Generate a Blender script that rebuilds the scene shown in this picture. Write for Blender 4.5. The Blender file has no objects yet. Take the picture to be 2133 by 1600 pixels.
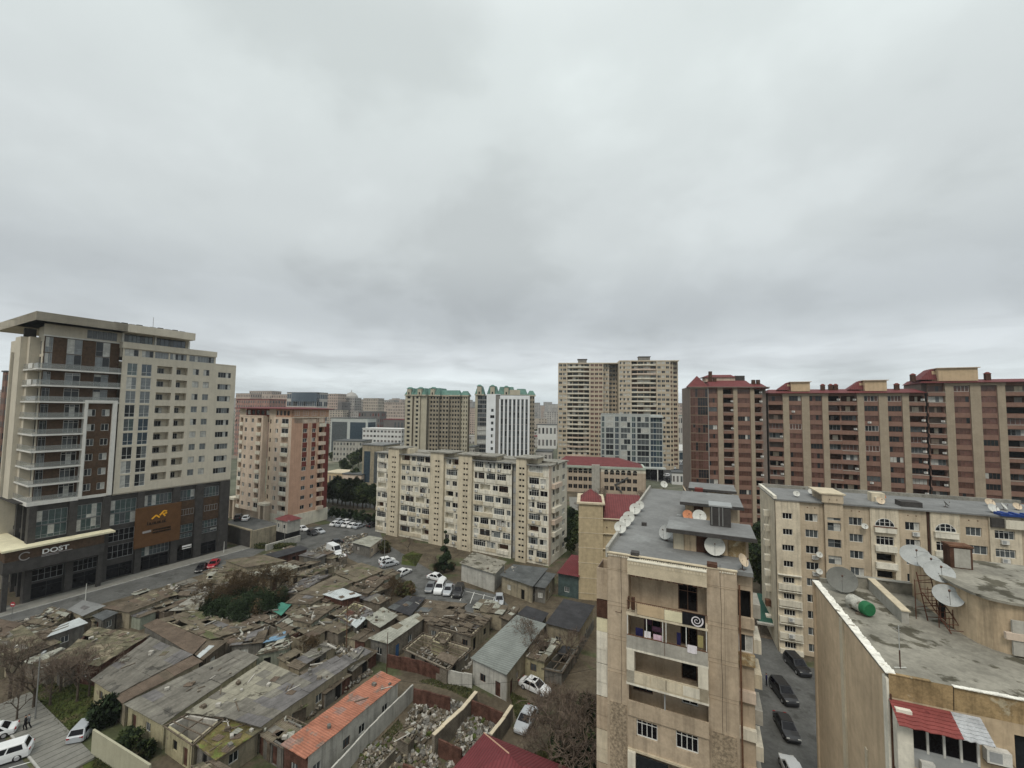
import bpy, math, random
from mathutils import Matrix, Vector
rnd = random.Random(7)
S = bpy.context.scene
COL = S.collection
# ------------------------------------------------------------------ camera
F_PX = 870.; CX = 1066.5; CY = 800.; PITCH = math.atan(52/870.); ROLL = 0.0125; H = 39.0
cam = bpy.data.cameras.new('camera'); camo = bpy.data.objects.new('camera', cam); COL.objects.link(camo)
cam.sensor_fit = 'HORIZONTAL'; cam.sensor_width = 36; cam.lens = 36*F_PX/2133.
cam.clip_end = 20000; cam.clip_start = 0.1
camo.matrix_world = Matrix.Translation((0, 0, H)) @ Matrix.Rotation(math.pi/2+PITCH, 4, 'X') @ Matrix.Rotation(ROLL, 4, 'Z')
S.camera = camo
S.view_settings.view_transform = 'Standard'; S.view_settings.look = 'None'
S.view_settings.exposure = 0.0; S.view_settings.gamma = 1
# ------------------------------------------------------------------ sky: Nishita under a procedural overcast layer
SUN_EL = math.radians(52); SUN_AZ = math.radians(200)     # behind the camera, a little to the left
wd = bpy.data.worlds.new('World'); S.world = wd; wd.use_nodes = True
nt = wd.node_tree; nt.nodes.clear()
def nd(t, nt=nt, **k):
    n = nt.nodes.new(t)
    for a, b in k.items(): setattr(n, a, b)
    return n
out = nd('ShaderNodeOutputWorld'); bg = nd('ShaderNodeBackground'); nt.links.new(bg.outputs[0], out.inputs[0])
sky = nd('ShaderNodeTexSky', sky_type='NISHITA', sun_disc=False, sun_elevation=SUN_EL, sun_rotation=SUN_AZ)
tc = nd('ShaderNodeTexCoord'); sp = nd('ShaderNodeSeparateXYZ'); nt.links.new(tc.outputs['Generated'], sp.inputs[0])
def mth(op, a, b=None, c=None, nt=nt):
    n = nd('ShaderNodeMath', nt, operation=op)
    for i, v in enumerate((a, b, c)):
        if v is None: continue
        if isinstance(v, (int, float)): n.inputs[i].default_value = v
        else: nt.links.new(v, n.inputs[i])
    return n.outputs[0]
zc = mth('MAXIMUM', sp.outputs[2], 0.0); den = mth('ADD', zc, 0.30)
cx = mth('DIVIDE', sp.outputs[0], den); cy = mth('DIVIDE', sp.outputs[1], den)
cmb = nd('ShaderNodeCombineXYZ'); nt.links.new(cx, cmb.inputs[0]); nt.links.new(cy, cmb.inputs[1])
def noise(vec, scale, detail=4, rough=.5, dist=0., off=(0, 0, 0), nt=nt):
    mp = nd('ShaderNodeMapping', nt); nt.links.new(vec, mp.inputs[0]); mp.inputs['Location'].default_value = off
    n = nd('ShaderNodeTexNoise', nt); nt.links.new(mp.outputs[0], n.inputs['Vector'])
    n.inputs['Scale'].default_value = scale; n.inputs['Detail'].default_value = detail
    n.inputs['Roughness'].default_value = rough; n.inputs['Distortion'].default_value = dist
    return n.outputs['Fac']
def ramp(fac, stops, nt=nt):
    r = nd('ShaderNodeValToRGB', nt); nt.links.new(fac, r.inputs[0]); r.color_ramp.interpolation = 'EASE'
    e = r.color_ramp.elements
    while len(e) < len(stops): e.new(0.5)
    for i, (p, c) in enumerate(stops):
        e[i].position = p; e[i].color = (c, c, c, 1) if isinstance(c, (int, float)) else (*c, 1)
    return r.outputs[0]
n1 = noise(cmb.outputs[0], 1.35, 5, .5, .2, (1.3, 4.1, 0))
n2 = noise(cmb.outputs[0], 4.2, 5, .55, .3, (7.7, 2.2, 0))
nn = mth('ADD', mth('MULTIPLY', n1, .85), mth('MULTIPLY', n2, .15))
cl = ramp(nn, [(.36, .84), (.49, .97), (.61, 1.07)])
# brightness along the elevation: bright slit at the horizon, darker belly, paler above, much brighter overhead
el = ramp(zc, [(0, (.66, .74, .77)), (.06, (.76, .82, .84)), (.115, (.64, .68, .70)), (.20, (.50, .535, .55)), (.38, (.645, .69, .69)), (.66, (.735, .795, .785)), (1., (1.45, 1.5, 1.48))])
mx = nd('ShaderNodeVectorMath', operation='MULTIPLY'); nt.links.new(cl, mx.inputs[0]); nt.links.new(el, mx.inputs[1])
# bands of darker and lighter streaks low over the horizon
bmp = nd('ShaderNodeCombineXYZ'); nt.links.new(mth('MULTIPLY', sp.outputs[0], 3.5), bmp.inputs[0]); nt.links.new(mth('MULTIPLY', sp.outputs[2], 20), bmp.inputs[2])
nb = noise(bmp.outputs[0], 1.0, 4, .6, .4, (3.1, 0, 1.2))
band = ramp(nb, [(.38, .84), (.5, .98), (.6, 1.08)])
bw = ramp(zc, [(0, 1.), (.10, .75), (.2, 0.)])
mixb = nd('ShaderNodeMix', data_type='RGBA'); nt.links.new(bw, mixb.inputs[0]); mixb.inputs[6].default_value = (1, 1, 1, 1); nt.links.new(band, mixb.inputs[7])
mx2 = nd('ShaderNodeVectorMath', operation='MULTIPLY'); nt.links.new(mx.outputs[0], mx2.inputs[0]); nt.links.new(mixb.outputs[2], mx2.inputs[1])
# the clouds scatter the daylight of the sky above them: Nishita at 0.12 added faintly through the deck
sc = nd('ShaderNodeVectorMath', operation='SCALE'); nt.links.new(sky.outputs[0], sc.inputs[0]); sc.inputs['Scale'].default_value = 0.12*0.05
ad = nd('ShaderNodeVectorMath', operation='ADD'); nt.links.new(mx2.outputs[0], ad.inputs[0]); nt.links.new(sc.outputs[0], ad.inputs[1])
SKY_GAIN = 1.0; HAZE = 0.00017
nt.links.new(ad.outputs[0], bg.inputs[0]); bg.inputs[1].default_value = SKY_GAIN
sl = bpy.data.lights.new('sun', 'SUN'); sl.energy = 1.5; sl.angle = math.radians(18); sl.color = (1, .93, .82)
so = bpy.data.objects.new('sun', sl); COL.objects.link(so)
sd = Vector((math.sin(SUN_AZ)*math.cos(SUN_EL), math.cos(SUN_AZ)*math.cos(SUN_EL), math.sin(SUN_EL)))
so.rotation_euler = sd.to_track_quat('Z', 'Y').to_euler()
# ------------------------------------------------------------------ pixel ray helpers (photo pixels -> points on real planes)
def ray(u, v):
    x = (u-CX)/F_PX; y = (v-CY)/F_PX; c, s = math.cos(ROLL), math.sin(ROLL)
    xr = c*x+s*y; yr = -s*x+c*y; cp, sp_ = math.cos(PITCH), math.sin(PITCH)
    return (xr, cp+sp_*yr, sp_-cp*yr)
def P(u, v, z=0.):
    r = ray(u, v); t = (z-H)/r[2]; return Vector((r[0]*t, r[1]*t, z))
def PD(u, v, D):
    r = ray(u, v); t = D/r[1]; return Vector((r[0]*t, D, H+r[2]*t))
# ------------------------------------------------------------------ materials
MATS = {}
def mk(name, col, rough=.9, n=(0.6, .12), st=0, brick=None, metal=0., spec=.12, bump=0., patch=None, corr=None, lg=0):
    """n noise (scale, amount); st vertical streak stains; brick (w,h,mortar width,darkening); patch (scale, threshold, colour); corr corrugation period"""
    m = bpy.data.materials.new(name); m.use_nodes = True; t = m.node_tree; t.nodes.clear()
    o = nd('ShaderNodeOutputMaterial', t); b = nd('ShaderNodeBsdfPrincipled', t); t.links.new(b.outputs[0], o.inputs[0])
    b.inputs['Roughness'].default_value = rough; b.inputs['Metallic'].default_value = metal; b.inputs['Specular IOR Level'].default_value = spec
    tcn = nd('ShaderNodeTexCoord', t); V = tcn.outputs['Object']
    cur = None
    rgb = nd('ShaderNodeRGB', t); rgb.outputs[0].default_value = (*col, 1); cur = rgb.outputs[0]
    def mul(cur, fac):
        v = nd('ShaderNodeVectorMath', t, operation='MULTIPLY'); t.links.new(cur, v.inputs[0]); t.links.new(fac, v.inputs[1]); return v.outputs[0]
    if patch:
        ps, pt, pc = patch
        f = ramp(noise(V, ps, 6, .6, .3, (5, 3, 1), nt=t), [(pt-.03, 0.), (pt+.03, 1.)], nt=t)
        mxn = nd('ShaderNodeMix', t, data_type='RGBA'); t.links.new(f, mxn.inputs[0]); t.links.new(cur, mxn.inputs[6]); mxn.inputs[7].default_value = (*pc, 1); cur = mxn.outputs[2]
    if n and n[1] > 0:
        a = n[1]
        cur = mul(cur, ramp(noise(V, n[0], 6, .65, nt=t), [(.3, 1-a), (.7, 1+a)], nt=t))
        cur = mul(cur, ramp(noise(V, n[0]*9, 3, .6, off=(9, 9, 9), nt=t), [(.3, 1-a*.5), (.7, 1+a*.5)], nt=t))
    if st:
        mp = nd('ShaderNodeMapping', t); t.links.new(V, mp.inputs[0]); mp.inputs['Scale'].default_value = (1.7, 1.7, .13)
        cur = mul(cur, ramp(noise(mp.outputs[0], 1.0, 5, .65, .2, nt=t), [(.34, 1-st), (.55, 1.), (.8, 1+st*.25)], nt=t))
    if lg:
        mp = nd('ShaderNodeMapping', t); t.links.new(V, mp.inputs[0]); mp.inputs['Scale'].default_value = (1.5, .16, 1)
        cur = mul(cur, ramp(noise(mp.outputs[0], 1.0, 6, .68, .4, nt=t), [(.32, 1-lg), (.5, 1.), (.72, 1+lg*.7)], nt=t))
    if brick:
        sx = nd('ShaderNodeSeparateXYZ', t); t.links.new(V, sx.inputs[0])
        cb = nd('ShaderNodeCombineXYZ', t); t.links.new(mth('ADD', sx.outputs[0], sx.outputs[1], nt=t), cb.inputs[0]); t.links.new(sx.outputs[2], cb.inputs[1])
        bt = nd('ShaderNodeTexBrick', t); t.links.new(cb.outputs[0], bt.inputs[0])
        bt.inputs['Scale'].default_value = 1; bt.inputs['Brick Width'].default_value = brick[0]; bt.inputs['Row Height'].default_value = brick[1]
        bt.inputs['Mortar Size'].default_value = brick[2]; bt.inputs['Mortar Smooth'].default_value = .2; bt.offset = brick[4] if len(brick) > 4 else 0.5
        k = brick[3]; bt.inputs['Color1'].default_value = (1, 1, 1, 1); bt.inputs['Color2'].default_value = (.93, .93, .93, 1); bt.inputs['Mortar'].default_value = (k, k, k, 1)
        cur = mul(cur, bt.outputs[0])
    if corr or bump:
        bn = nd('ShaderNodeBump', t); bn.inputs['Strength'].default_value = .6 if corr else bump; bn.inputs['Distance'].default_value = .05
        if corr:
            wv = nd('ShaderNodeTexWave', t, wave_type='BANDS', bands_direction=corr[1]); t.links.new(V, wv.inputs[0]); wv.inputs['Scale'].default_value = .314/corr[0]
            t.links.new(wv.outputs[1], bn.inputs['Height'])
            cur = mul(cur, ramp(wv.outputs[1], [(.0, .78), (.5, 1.05)], nt=t))
        else: t.links.new(noise(V, 6, 8, .7, nt=t), bn.inputs['Height'])
        t.links.new(bn.outputs[0], b.inputs['Normal'])
    t.links.new(cur, b.inputs['Base Color'])
    MATS[name] = m; return m
def glass(name, col, rough=.06, spec=.7):
    m = mk(name, col, rough, (0.9, .25), spec=spec); return m
# ------------------------------------------------------------------ mesh builder
class Face:
    """a vertical plane of a building: origin (x,y), tangent t, outward normal n (building coordinates)"""
    def __init__(s, o, t, ang=None):
        s.o = o; l = math.hypot(*t); s.t = (t[0]/l, t[1]/l); s.n = (s.t[1], -s.t[0]); s.op = []
    def p(s, a, d, z): return (s.o[0]+s.t[0]*a-s.n[0]*d, s.o[1]+s.t[1]*a-s.n[1]*d, z)
    def sh(s, d): return Face(s.p(0, d, 0)[:2], s.t)
IDF = Face((0, 0), (1, 0))
class MB:
    def __init__(s): s.v = []; s.f = []; s.m = []
    def quad(s, pts, mat):
        k = len(s.v); s.v += [tuple(p) for p in pts]; s.f.append(tuple(range(k, k+len(pts)))); s.m.append(mat)
    def box(s, a0, a1, d0, d1, z0, z1, mat, f=IDF, skip=''):
        q = [f.p(a, d, z) for z in (z0, z1) for d in (d0, d1) for a in (a0, a1)]
        k = len(s.v); s.v += q
        for c, ids in (('b', (0, 2, 3, 1)), ('t', (4, 5, 7, 6)), ('f', (0, 1, 5, 4)), ('k', (2, 6, 7, 3)), ('l', (0, 4, 6, 2)), ('r', (1, 3, 7, 5))):
            if c in skip: continue
            s.f.append(tuple(k+i for i in ids)); s.m.append(mat)
    def prism(s, poly, z0, z1, mat, top=None, bottom=True):
        n = len(poly); k = len(s.v)
        s.v += [(x, y, z0) for x, y in poly]+[(x, y, z1) for x, y in poly]
        for i in range(n): s.f.append((k+i, k+(i+1) % n, k+n+(i+1) % n, k+n+i)); s.m.append(mat)
        s.f.append(tuple(range(k+n, k+2*n))); s.m.append(top or mat)
        if bottom: s.f.append(tuple(range(k+n-1, k-1, -1))); s.m.append(mat)
    def frustum(s, r0, z0, r1, z1, mat, top=None):
        (a, b, c, d), (e, f, g, h) = r0, r1; k = len(s.v)
        s.v += [(a, c, z0), (b, c, z0), (b, d, z0), (a, d, z0), (e, g, z1), (f, g, z1), (f, h, z1), (e, h, z1)]
        for ids in ((0, 1, 5, 4), (1, 2, 6, 5), (2, 3, 7, 6), (3, 0, 4, 7)): s.f.append(tuple(k+i for i in ids)); s.m.append(mat)
        s.f.append((k+4, k+5, k+6, k+7)); s.m.append(top or mat); s.f.append((k+3, k+2, k+1, k)); s.m.append(mat)
    def tube(s, p, q, r, mat, n=6, r2=None):
        p = Vector(p); q = Vector(q); d = (q-p)
        if d.length < 1e-6: return
        d.normalize(); u = d.orthogonal().normalized(); w = d.cross(u); r2 = r if r2 is None else r2; k = len(s.v)
        for c, rr in ((p, r), (q, r2)):
            for i in range(n):
                a = 2*math.pi*i/n; s.v.append(tuple(c+u*(math.cos(a)*rr)+w*(math.sin(a)*rr)))
        for i in range(n): s.f.append((k+i, k+(i+1) % n, k+n+(i+1) % n, k+n+i)); s.m.append(mat)
        s.f.append(tuple(range(k+n-1, k-1, -1))); s.m.append(mat); s.f.append(tuple(range(k+n, k+2*n))); s.m.append(mat)
    def lathe(s, prof, mat, n=16, M=None):
        k = len(s.v); M = M or Matrix.Identity(4)
        for r, z in prof:
            for i in range(n):
                a = 2*math.pi*i/n; s.v.append(tuple(M @ Vector((math.cos(a)*r, math.sin(a)*r, z))))
        for j in range(len(prof)-1):
            for i in range(n): s.f.append((k+j*n+i, k+j*n+(i+1) % n, k+(j+1)*n+(i+1) % n, k+(j+1)*n+i)); s.m.append(mat)
    def add(s, o, M):
        k = len(s.v); s.v += [tuple(M @ Vector(p)) for p in o.v]; s.f += [tuple(k+i for i in f) for f in o.f]; s.m += o.m
    def mesh(s, name):
        me = bpy.data.meshes.new(name); me.from_pydata(s.v, [], s.f)
        ms = sorted(set(s.m)); ix = {m: i for i, m in enumerate(ms)}
        for m in ms: me.materials.append(MATS[m])
        me.polygons.foreach_set('material_index', [ix[m] for m in s.m]); me.update(); return me
def tag(o, label=None, cat=None, group=None, kind=None):
    if label: o['label'] = label
    if cat: o['category'] = cat
    if group: o['group'] = group
    if kind: o['kind'] = kind
    return o
def link(name, data, parent=None, M=None):
    o = bpy.data.objects.new(name, data); COL.objects.link(o)
    if parent: o.parent = parent
    if M is not None: o.matrix_local = M
    return o
def put(mb, name, parent=None, M=None, smooth=False):
    me = mb.mesh(name)
    if smooth: me.polygons.foreach_set('use_smooth', [True]*len(me.polygons))
    return link(name, me, parent, M)
def empty(name, loc, rz=0):
    o = bpy.data.objects.new(name, None); COL.objects.link(o); o.location = loc; o.rotation_euler = (0, 0, rz); return o
# ------------------------------------------------------------------ windows
GL = {'dark': ['glass_dark', 'glass_dark', 'glass_mid', 'glass_curtain'], 'mix': ['glass_dark', 'glass_mid', 'glass_curtain', 'glass_mid'],
      'blue': ['glass_blue', 'glass_blue', 'glass_teal', 'glass_mid'], 'black': ['glass_black'], 'brown': ['glass_brown', 'glass_brown', 'glass_brown2', 'glass_dark'],
      'office': ['glass_office', 'glass_curtain', 'glass_dark', 'glass_office'], 'tealbase': ['glass_teal', 'glass_teal', 'glass_mid', 'glass_curtain']}
WC = {}
def win_mb(w, h, n=2, style='dark', fm='frame_white', tr=0, fw=.07, var=0):
    key = (round(w, 2), round(h, 2), n, style, fm, tr, fw, var)
    if key in WC: return key
    r = random.Random(hash((key[0], key[1], n, len(style), var)) & 0xffff); fr = MB(); gl = MB()
    fr.box(0, w, 0, .07, 0, fw, fm); fr.box(0, w, 0, .07, h-fw, h, fm)
    fr.box(0, fw, 0, .07, fw, h-fw, fm); fr.box(w-fw, w, 0, .07, fw, h-fw, fm)
    pw = (w-fw)/n
    for i in range(1, n): fr.box(i*pw, i*pw+fw*.8, .005, .065, fw, h-fw, fm)
    if tr: fr.box(fw, w-fw, .01, .06, h*tr, h*tr+fw*.7, fm)
    ch = GL[style]; base = ch[(var*7+r.randrange(2)) % len(ch)]
    for i in range(n):
        g = base if r.random() < .6 else r.choice(ch)
        x0 = i*pw+fw*.5; x1 = (i+1)*pw+fw*.5
        if tr and r.random() < .4:
            gl.quad([(x0, .04, fw), (x1, .04, fw), (x1, .04, h*tr), (x0, .04, h*tr)], g)
            gl.quad([(x0, .04, h*tr), (x1, .04, h*tr), (x1, .04, h-fw), (x0, .04, h-fw)], r.choice(ch))
        else: gl.quad([(x0, .04, fw), (x1, .04, fw), (x1, .04, h-fw), (x0, .04, h-fw)], g)
    WC[key] = [fr, gl, None, None, None]; return key
ac = None
class Bld:
    def __init__(s, name, label, cat, O, th, z0=0., group=None, split=False):
        s.th = math.radians(th); s.O = O; s.split = split
        s.root = tag(empty(name, (O[0], O[1], z0), -s.th), label, cat, group); s.z0 = z0
        s.wall = MB(); s.items = {}; s.parts = []
    def face(s, o, t): 
        f = Face(o, t); f.b = s; f.op = []; return f
    def F(s, y=0., x=0.): return s.face((x, y), (1, 0))
    def R(s, x=0., y=0.): return s.face((x, y), (0, 1))
    def L(s, x=0., y=0.): return s.face((x, y), (0, -1))
    def sz(s, f, u, v):
        """pixel (u,v) of the photo on face f -> (s, z)"""
        c, sn = math.cos(s.th), math.sin(s.th)
        w = lambda x, y: (s.O[0]+x*c+y*sn, s.O[1]-x*sn+y*c)
        o = w(*f.o); t = (f.t[0]*c+f.t[1]*sn, -f.t[0]*sn+f.t[1]*c); n = (f.n[0]*c+f.n[1]*sn, -f.n[0]*sn+f.n[1]*c)
        r = ray(u, v); k = (o[0]*n[0]+o[1]*n[1])/(r[0]*n[0]+r[1]*n[1])
        return ((r[0]*k-o[0])*t[0]+(r[1]*k-o[1])*t[1], H+r[2]*k-s.z0)
    def local(s, p):
        dx, dy = p[0]-s.O[0], p[1]-s.O[1]; c, sn = math.cos(s.th), math.sin(s.th)
        return (dx*c-dy*sn, dx*sn+dy*c)
    def world(s, x, y, z=0): 
        c, sn = math.cos(s.th), math.sin(s.th); return Vector((s.O[0]+x*c+y*sn, s.O[1]-x*sn+y*c, s.z0+z))
    def win(s, f, a0, a1, z0, z1, n=2, style='dark', fm='frame_white', tr=0, d=.16, fw=.07, hole=True, rev=None):
        if hole: f.op.append((a0, a1, z0, z1, d+.05, None, rev))
        key = win_mb(a1-a0, z1-z0, n, style, fm, tr, fw, rnd.randrange(4))
        x, y, z = f.p(a0, d if hole else -.03, z0)
        M = Matrix.Translation((x, y, z)) @ Matrix.Rotation(math.atan2(f.t[1], f.t[0]), 4, 'Z')
        s.items.setdefault('window', []).append((key, M))
    def hole(s, f, a0, a1, z0, z1, d, back, rev=None): f.op.append((a0, a1, z0, z1, d, back, rev))
    def item(s, name, mb, smooth=False): s.items.setdefault(name, []).append((mb, Matrix.Identity(4)))
    def acu(s, f, a, z, d=0.):
        x, y, zz = f.p(a, d, z); M = Matrix.Translation((x, y, zz)) @ Matrix.Rotation(math.atan2(f.t[1], f.t[0]), 4, 'Z')
        s.items.setdefault('air_conditioner', []).append(('ac', M))
    def skin(s, f, a0, a1, z0, z1, mat, mb=None, d=0.):
        """wall sheet with the openings registered on f cut out, with reveals"""
        mb = mb or s.wall; op = [o for o in f.op if o[0] < a1-1e-4 and o[1] > a0+1e-4 and o[2] < z1-1e-4 and o[3] > z0+1e-4]
        A = sorted({round(x, 4) for x in [a0, a1]+[v for o in op for v in o[:2] if a0 < v < a1]})
        Z = sorted({round(x, 4) for x in [z0, z1]+[v for o in op for v in o[2:4] if z0 < v < z1]})
        for j in range(len(Z)-1):
            zc = (Z[j]+Z[j+1])/2; st = None
            for i in range(len(A)-1):
                ac_ = (A[i]+A[i+1])/2
                solid = not any(o[0] < ac_ < o[1] and o[2] < zc < o[3] for o in op)
                if solid and st is None: st = A[i]
                if st is not None and (not solid or i == len(A)-2):
                    en = A[i] if not solid else A[i+1]
                    mb.quad([f.p(st, d, Z[j]), f.p(en, d, Z[j]), f.p(en, d, Z[j+1]), f.p(st, d, Z[j+1])], mat); st = None
        for o in op:
            p0, p1, q0, q1, dp, back, rev = o; rv = rev or mat
            if d+dp > d:
                for e in ((p0, q0, p1, q0), (p1, q0, p1, q1), (p1, q1, p0, q1), (p0, q1, p0, q0)):
                    mb.quad([f.p(e[0], d, e[1]), f.p(e[2], d, e[3]), f.p(e[2], d+dp, e[3]), f.p(e[0], d+dp, e[1])], rv)
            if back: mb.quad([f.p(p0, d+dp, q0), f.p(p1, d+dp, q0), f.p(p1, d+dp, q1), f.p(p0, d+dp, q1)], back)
    def done(s):
        if s.wall.f: put(s.wall, 'wall', s.root)
        for name, mb in s.parts: put(mb, name, s.root)
        cpos = Vector((0, 0, H)); Rm = Matrix.Translation((s.O[0], s.O[1], s.z0)) @ Matrix.Rotation(-s.th, 4, 'Z')
        for name, L in s.items.items():
            def c(it):
                m, M = it
                p = Rm @ M.translation if isinstance(m, (tuple, str)) else Rm @ Vector(m.v[0])
                return (p-cpos).length
            L.sort(key=c); rest = MB()
            for i, (m, M) in enumerate(L):
                if isinstance(m, tuple):
                    w = WC[m]
                    if i >= 100: rest.add(w[0], M); rest.add(w[1], M); continue
                    if s.split:
                        if w[3] is None: w[3] = w[0].mesh('window'); w[4] = w[1].mesh('pane')
                        o = link('window', w[3], s.root, M); link('pane', w[4], o)
                    else:
                        if w[2] is None:
                            a = MB(); a.add(w[0], Matrix.Identity(4)); a.add(w[1], Matrix.Identity(4)); w[2] = a.mesh('window')
                        link('window', w[2], s.root, M)
                elif m == 'ac':
                    if i >= 100: rest.add(AC_MB, M); continue
                    link('air_conditioner', ac_mesh(), s.root, M)
                else:
                    if i >= 100: rest.add(m, M); continue
                    put(m, name, s.root)
            if rest.f: tag(put(rest, name, s.root), kind='stuff')
        return s
AC_MB = None; AC_ME = None
def ac_mesh():
    global AC_ME
    if AC_ME is None: AC_ME = AC_MB.mesh('air_conditioner')
    return AC_ME
def text_mb(body, size, mat, ext=.02):
    c = bpy.data.curves.new('t', 'FONT'); c.body = body; c.size = size; c.extrude = ext; c.offset = size*.018
    o = bpy.data.objects.new('t', c); COL.objects.link(o); dg = bpy.context.evaluated_depsgraph_get()
    me = bpy.data.meshes.new_from_object(o.evaluated_get(dg)); mb = MB()
    mb.v = [tuple(v.co) for v in me.vertices]; mb.f = [tuple(p.vertices) for p in me.polygons]; mb.m = [mat]*len(mb.f)
    bpy.data.objects.remove(o); bpy.data.curves.remove(c); return mb
# ------------------------------------------------------------------ material library
W_ = mk
glass('glass_dark', (.016, .019, .022), .08, .3); glass('glass_mid', (.075, .085, .09), .12, .4); glass('glass_curtain', (.42, .42, .39), .25, .5)
glass('glass_black', (.006, .006, .008), .12, .2); glass('glass_blue', (.028, .048, .068)); glass('glass_teal', (.06, .088, .088), .1)
glass('glass_brown', (.085, .042, .032), .2, .4); glass('glass_brown2', (.12, .06, .048), .25, .4); glass('glass_office', (.13, .145, .15), .12)
W_('frame_white', (.62, .62, .59), .5, (1, .05)); W_('frame_dark', (.05, .05, .05), .5, (1, .05)); W_('frame_brown', (.12, .072, .052), .6)
W_('frame_grey', (.30, .31, .31), .5, (1, .08)); W_('ac_white', (.58, .57, .53), .6, (2, .15)); W_('black', (.012, .012, .012), .8)
W_('tower_beige', (.54, .495, .405), .85, (.4, .06), .08); W_('white_slab', (.62, .61, .57), .7, (1, .06), .06)
W_('wood_clad', (.088, .056, .036), .7, (2, .22), .1, brick=(2.4, .18, .012, .75)); W_('base_grey', (.062, .058, .055), .6, (.8, .2), .1, brick=(.9, .6, .012, .7))
W_('canopy_cream', (.66, .61, .43), .7, (.8, .1)); W_('sign_brown', (.115, .058, .026), .6, (.9, .12)); W_('sign_dark', (.012, .009, .006), .6); W_('sign_gold', (.85, .42, .03), .5, (1, .05))
W_('sign_white', (.75, .74, .72), .5, (1, .03)); W_('sign_grey', (.30, .28, .27), .6)
W_('salmon', (.49, .31, .22), .9, (.4, .08), .1); W_('salmon_beige', (.56, .47, .37), .9, (.4, .08), .12); W_('pinkish', (.56, .46, .37), .9, (.5, .1), .15)
W_('dark_red', (.15, .040, .032), .8, (.6, .12), .1); W_('red_roof', (.145, .042, .042), .6, (.7, .14), .0, corr=(.5, 'X')); W_('red_roof_y', (.145, .042, .042), .6, (.7, .14), .0, corr=(.5, 'Y'))
W_('cream', (.63, .59, .49), .9, (.5, .09), .2); W_('cream2', (.56, .495, .375), .9, (.6, .1), .22); W_('cream_white', (.69, .655, .56), .9, (.6, .12), .25)
W_('panel_tan', (.45, .365, .27), .92, (.5, .13), .22, brick=(3.05, 2.8, .02, .55, 0.), bump=.2); W_('panel_plain', (.42, .34, .25), .92, (.6, .14), .25, bump=.3)
W_('pebble', (.31, .25, .18), .95, (4.5, .42), .15, bump=1.); W_('stone_yellow', (.46, .375, .24), .9, (1.2, .12), .12, brick=(1.0, .5, .012, .86), bump=.2)
W_('stone_cap', (.52, .45, .33), .9, (1, .12), .1)
W_('right_tan', (.50, .415, .305), .9, (.5, .1), .2, brick=(3.3, 2.6, .014, .8, 0.)); W_('right_pale', (.60, .53, .41), .9, (.5, .12), .28)
W_('roof_grey', (.19, .192, .188), .85, (.35, .14), 0, brick=(1.0, 9., .008, .82), patch=(.22, .62, (.22, .225, .22))); W_('roof_dark', (.095, .1, .1), .85, (.5, .25)); W_('roof_pale', (.24, .23, .2), .9, (.5, .25), patch=(.5, .6, (.13, .12, .1)))
W_('roof_tar', (.235, .222, .185), .9, (.45, .25), 0, patch=(.6, .565, (.085, .078, .058)))
W_('wing_wall', (.48, .375, .255), .9, (.35, .16), .38, bump=.15); W_('wing_side', (.56, .44, .305), .9, (.22, .13), .12); W_('wing_stain', (.30, .215, .115), .95, (.9, .3), .35, patch=(.9, .56, (.42, .36, .25))); W_('white_cap', (.72, .70, .63), .8, (2.5, .2), patch=(1.6, .62, (.3, .27, .22)))
W_('brown_band', (.215, .128, .098), .8, (.6, .09), .1); W_('brown_pilaster', (.33, .275, .205), .9, (.35, .09), .08, brick=(1.2, .6, .01, .88)); W_('brown_grey', (.20, .165, .14), .9, (.6, .1), .1)
W_('penthouse_yellow', (.50, .385, .25), .9, (.5, .1), .1); W_('grey_side', (.21, .2, .185), .9, (.4, .12), .15)
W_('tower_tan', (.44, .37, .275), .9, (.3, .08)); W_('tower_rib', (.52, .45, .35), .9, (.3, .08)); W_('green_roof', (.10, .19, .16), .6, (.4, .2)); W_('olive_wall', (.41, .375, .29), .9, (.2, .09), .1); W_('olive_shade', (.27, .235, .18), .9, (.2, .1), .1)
W_('glass_frame', (.42, .44, .42), .5, (.5, .08)); W_('white_tower', (.70, .72, .73), .8, (.3, .05), .05); W_('grey_stone', (.36, .345, .305), .9, (.6, .14), .15)
W_('school_tan', (.42, .345, .265), .9, (.4, .1), .12); W_('green_fascia', (.36, .41, .35), .8, (.4, .1)); W_('rust', (.13, .068, .042), .9, (1.5, .35), .2); W_('rust_dark', (.075, .04, .028), .9, (2, .3))
W_('dish_white', (.54, .54, .50), .5, (1.5, .1)); W_('dish_grey', (.15, .15, .135), .6, (1.5, .12)); W_('dish_orange', (.55, .24, .13), .6, (2, .15)); W_('dish_mesh', (.36, .37, .36), .6, (1.5, .12)); W_('dish_rust', (.30, .12, .055), .8, (2, .25)); W_('dish_cream', (.55, .45, .33), .6, (1.5, .15))
W_('metal', (.25, .25, .24), .5, (1, .15), metal=.4)
W_('far1', (.40, .35, .29), .9, (.1, .12)); W_('far2', (.40, .34, .29), .9, (.1, .12)); W_('far3', (.34, .325, .305), .9, (.1, .12)); W_('far4', (.42, .40, .37), .9, (.1, .1)); W_('far_pink', (.42, .335, .28), .9, (.1, .1)); W_('far_dark', (.14, .13, .125), .9, (.1, .1))
gm = MATS['far1']
AC_MB = MB(); AC_MB.box(-.42, .42, -.34, -.02, 0, .58, 'ac_white'); AC_MB.lathe([(0, -.345), (.2, -.345), (.22, -.342)], 'black', 12, Matrix.Translation((-.12, 0, .29)) @ Matrix.Rotation(-math.pi/2, 4, 'X') @ Matrix.Scale(-1, 4, (0, 0, 1))); 
AC_MB.quad([(-.34, -.343, .07), (.1, -.343, .07), (.1, -.343, .51), (-.34, -.343, .51)], 'frame_grey'); AC_MB.box(-.4, .4, -.3, -.02, -.06, 0, 'rust_dark')
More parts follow.
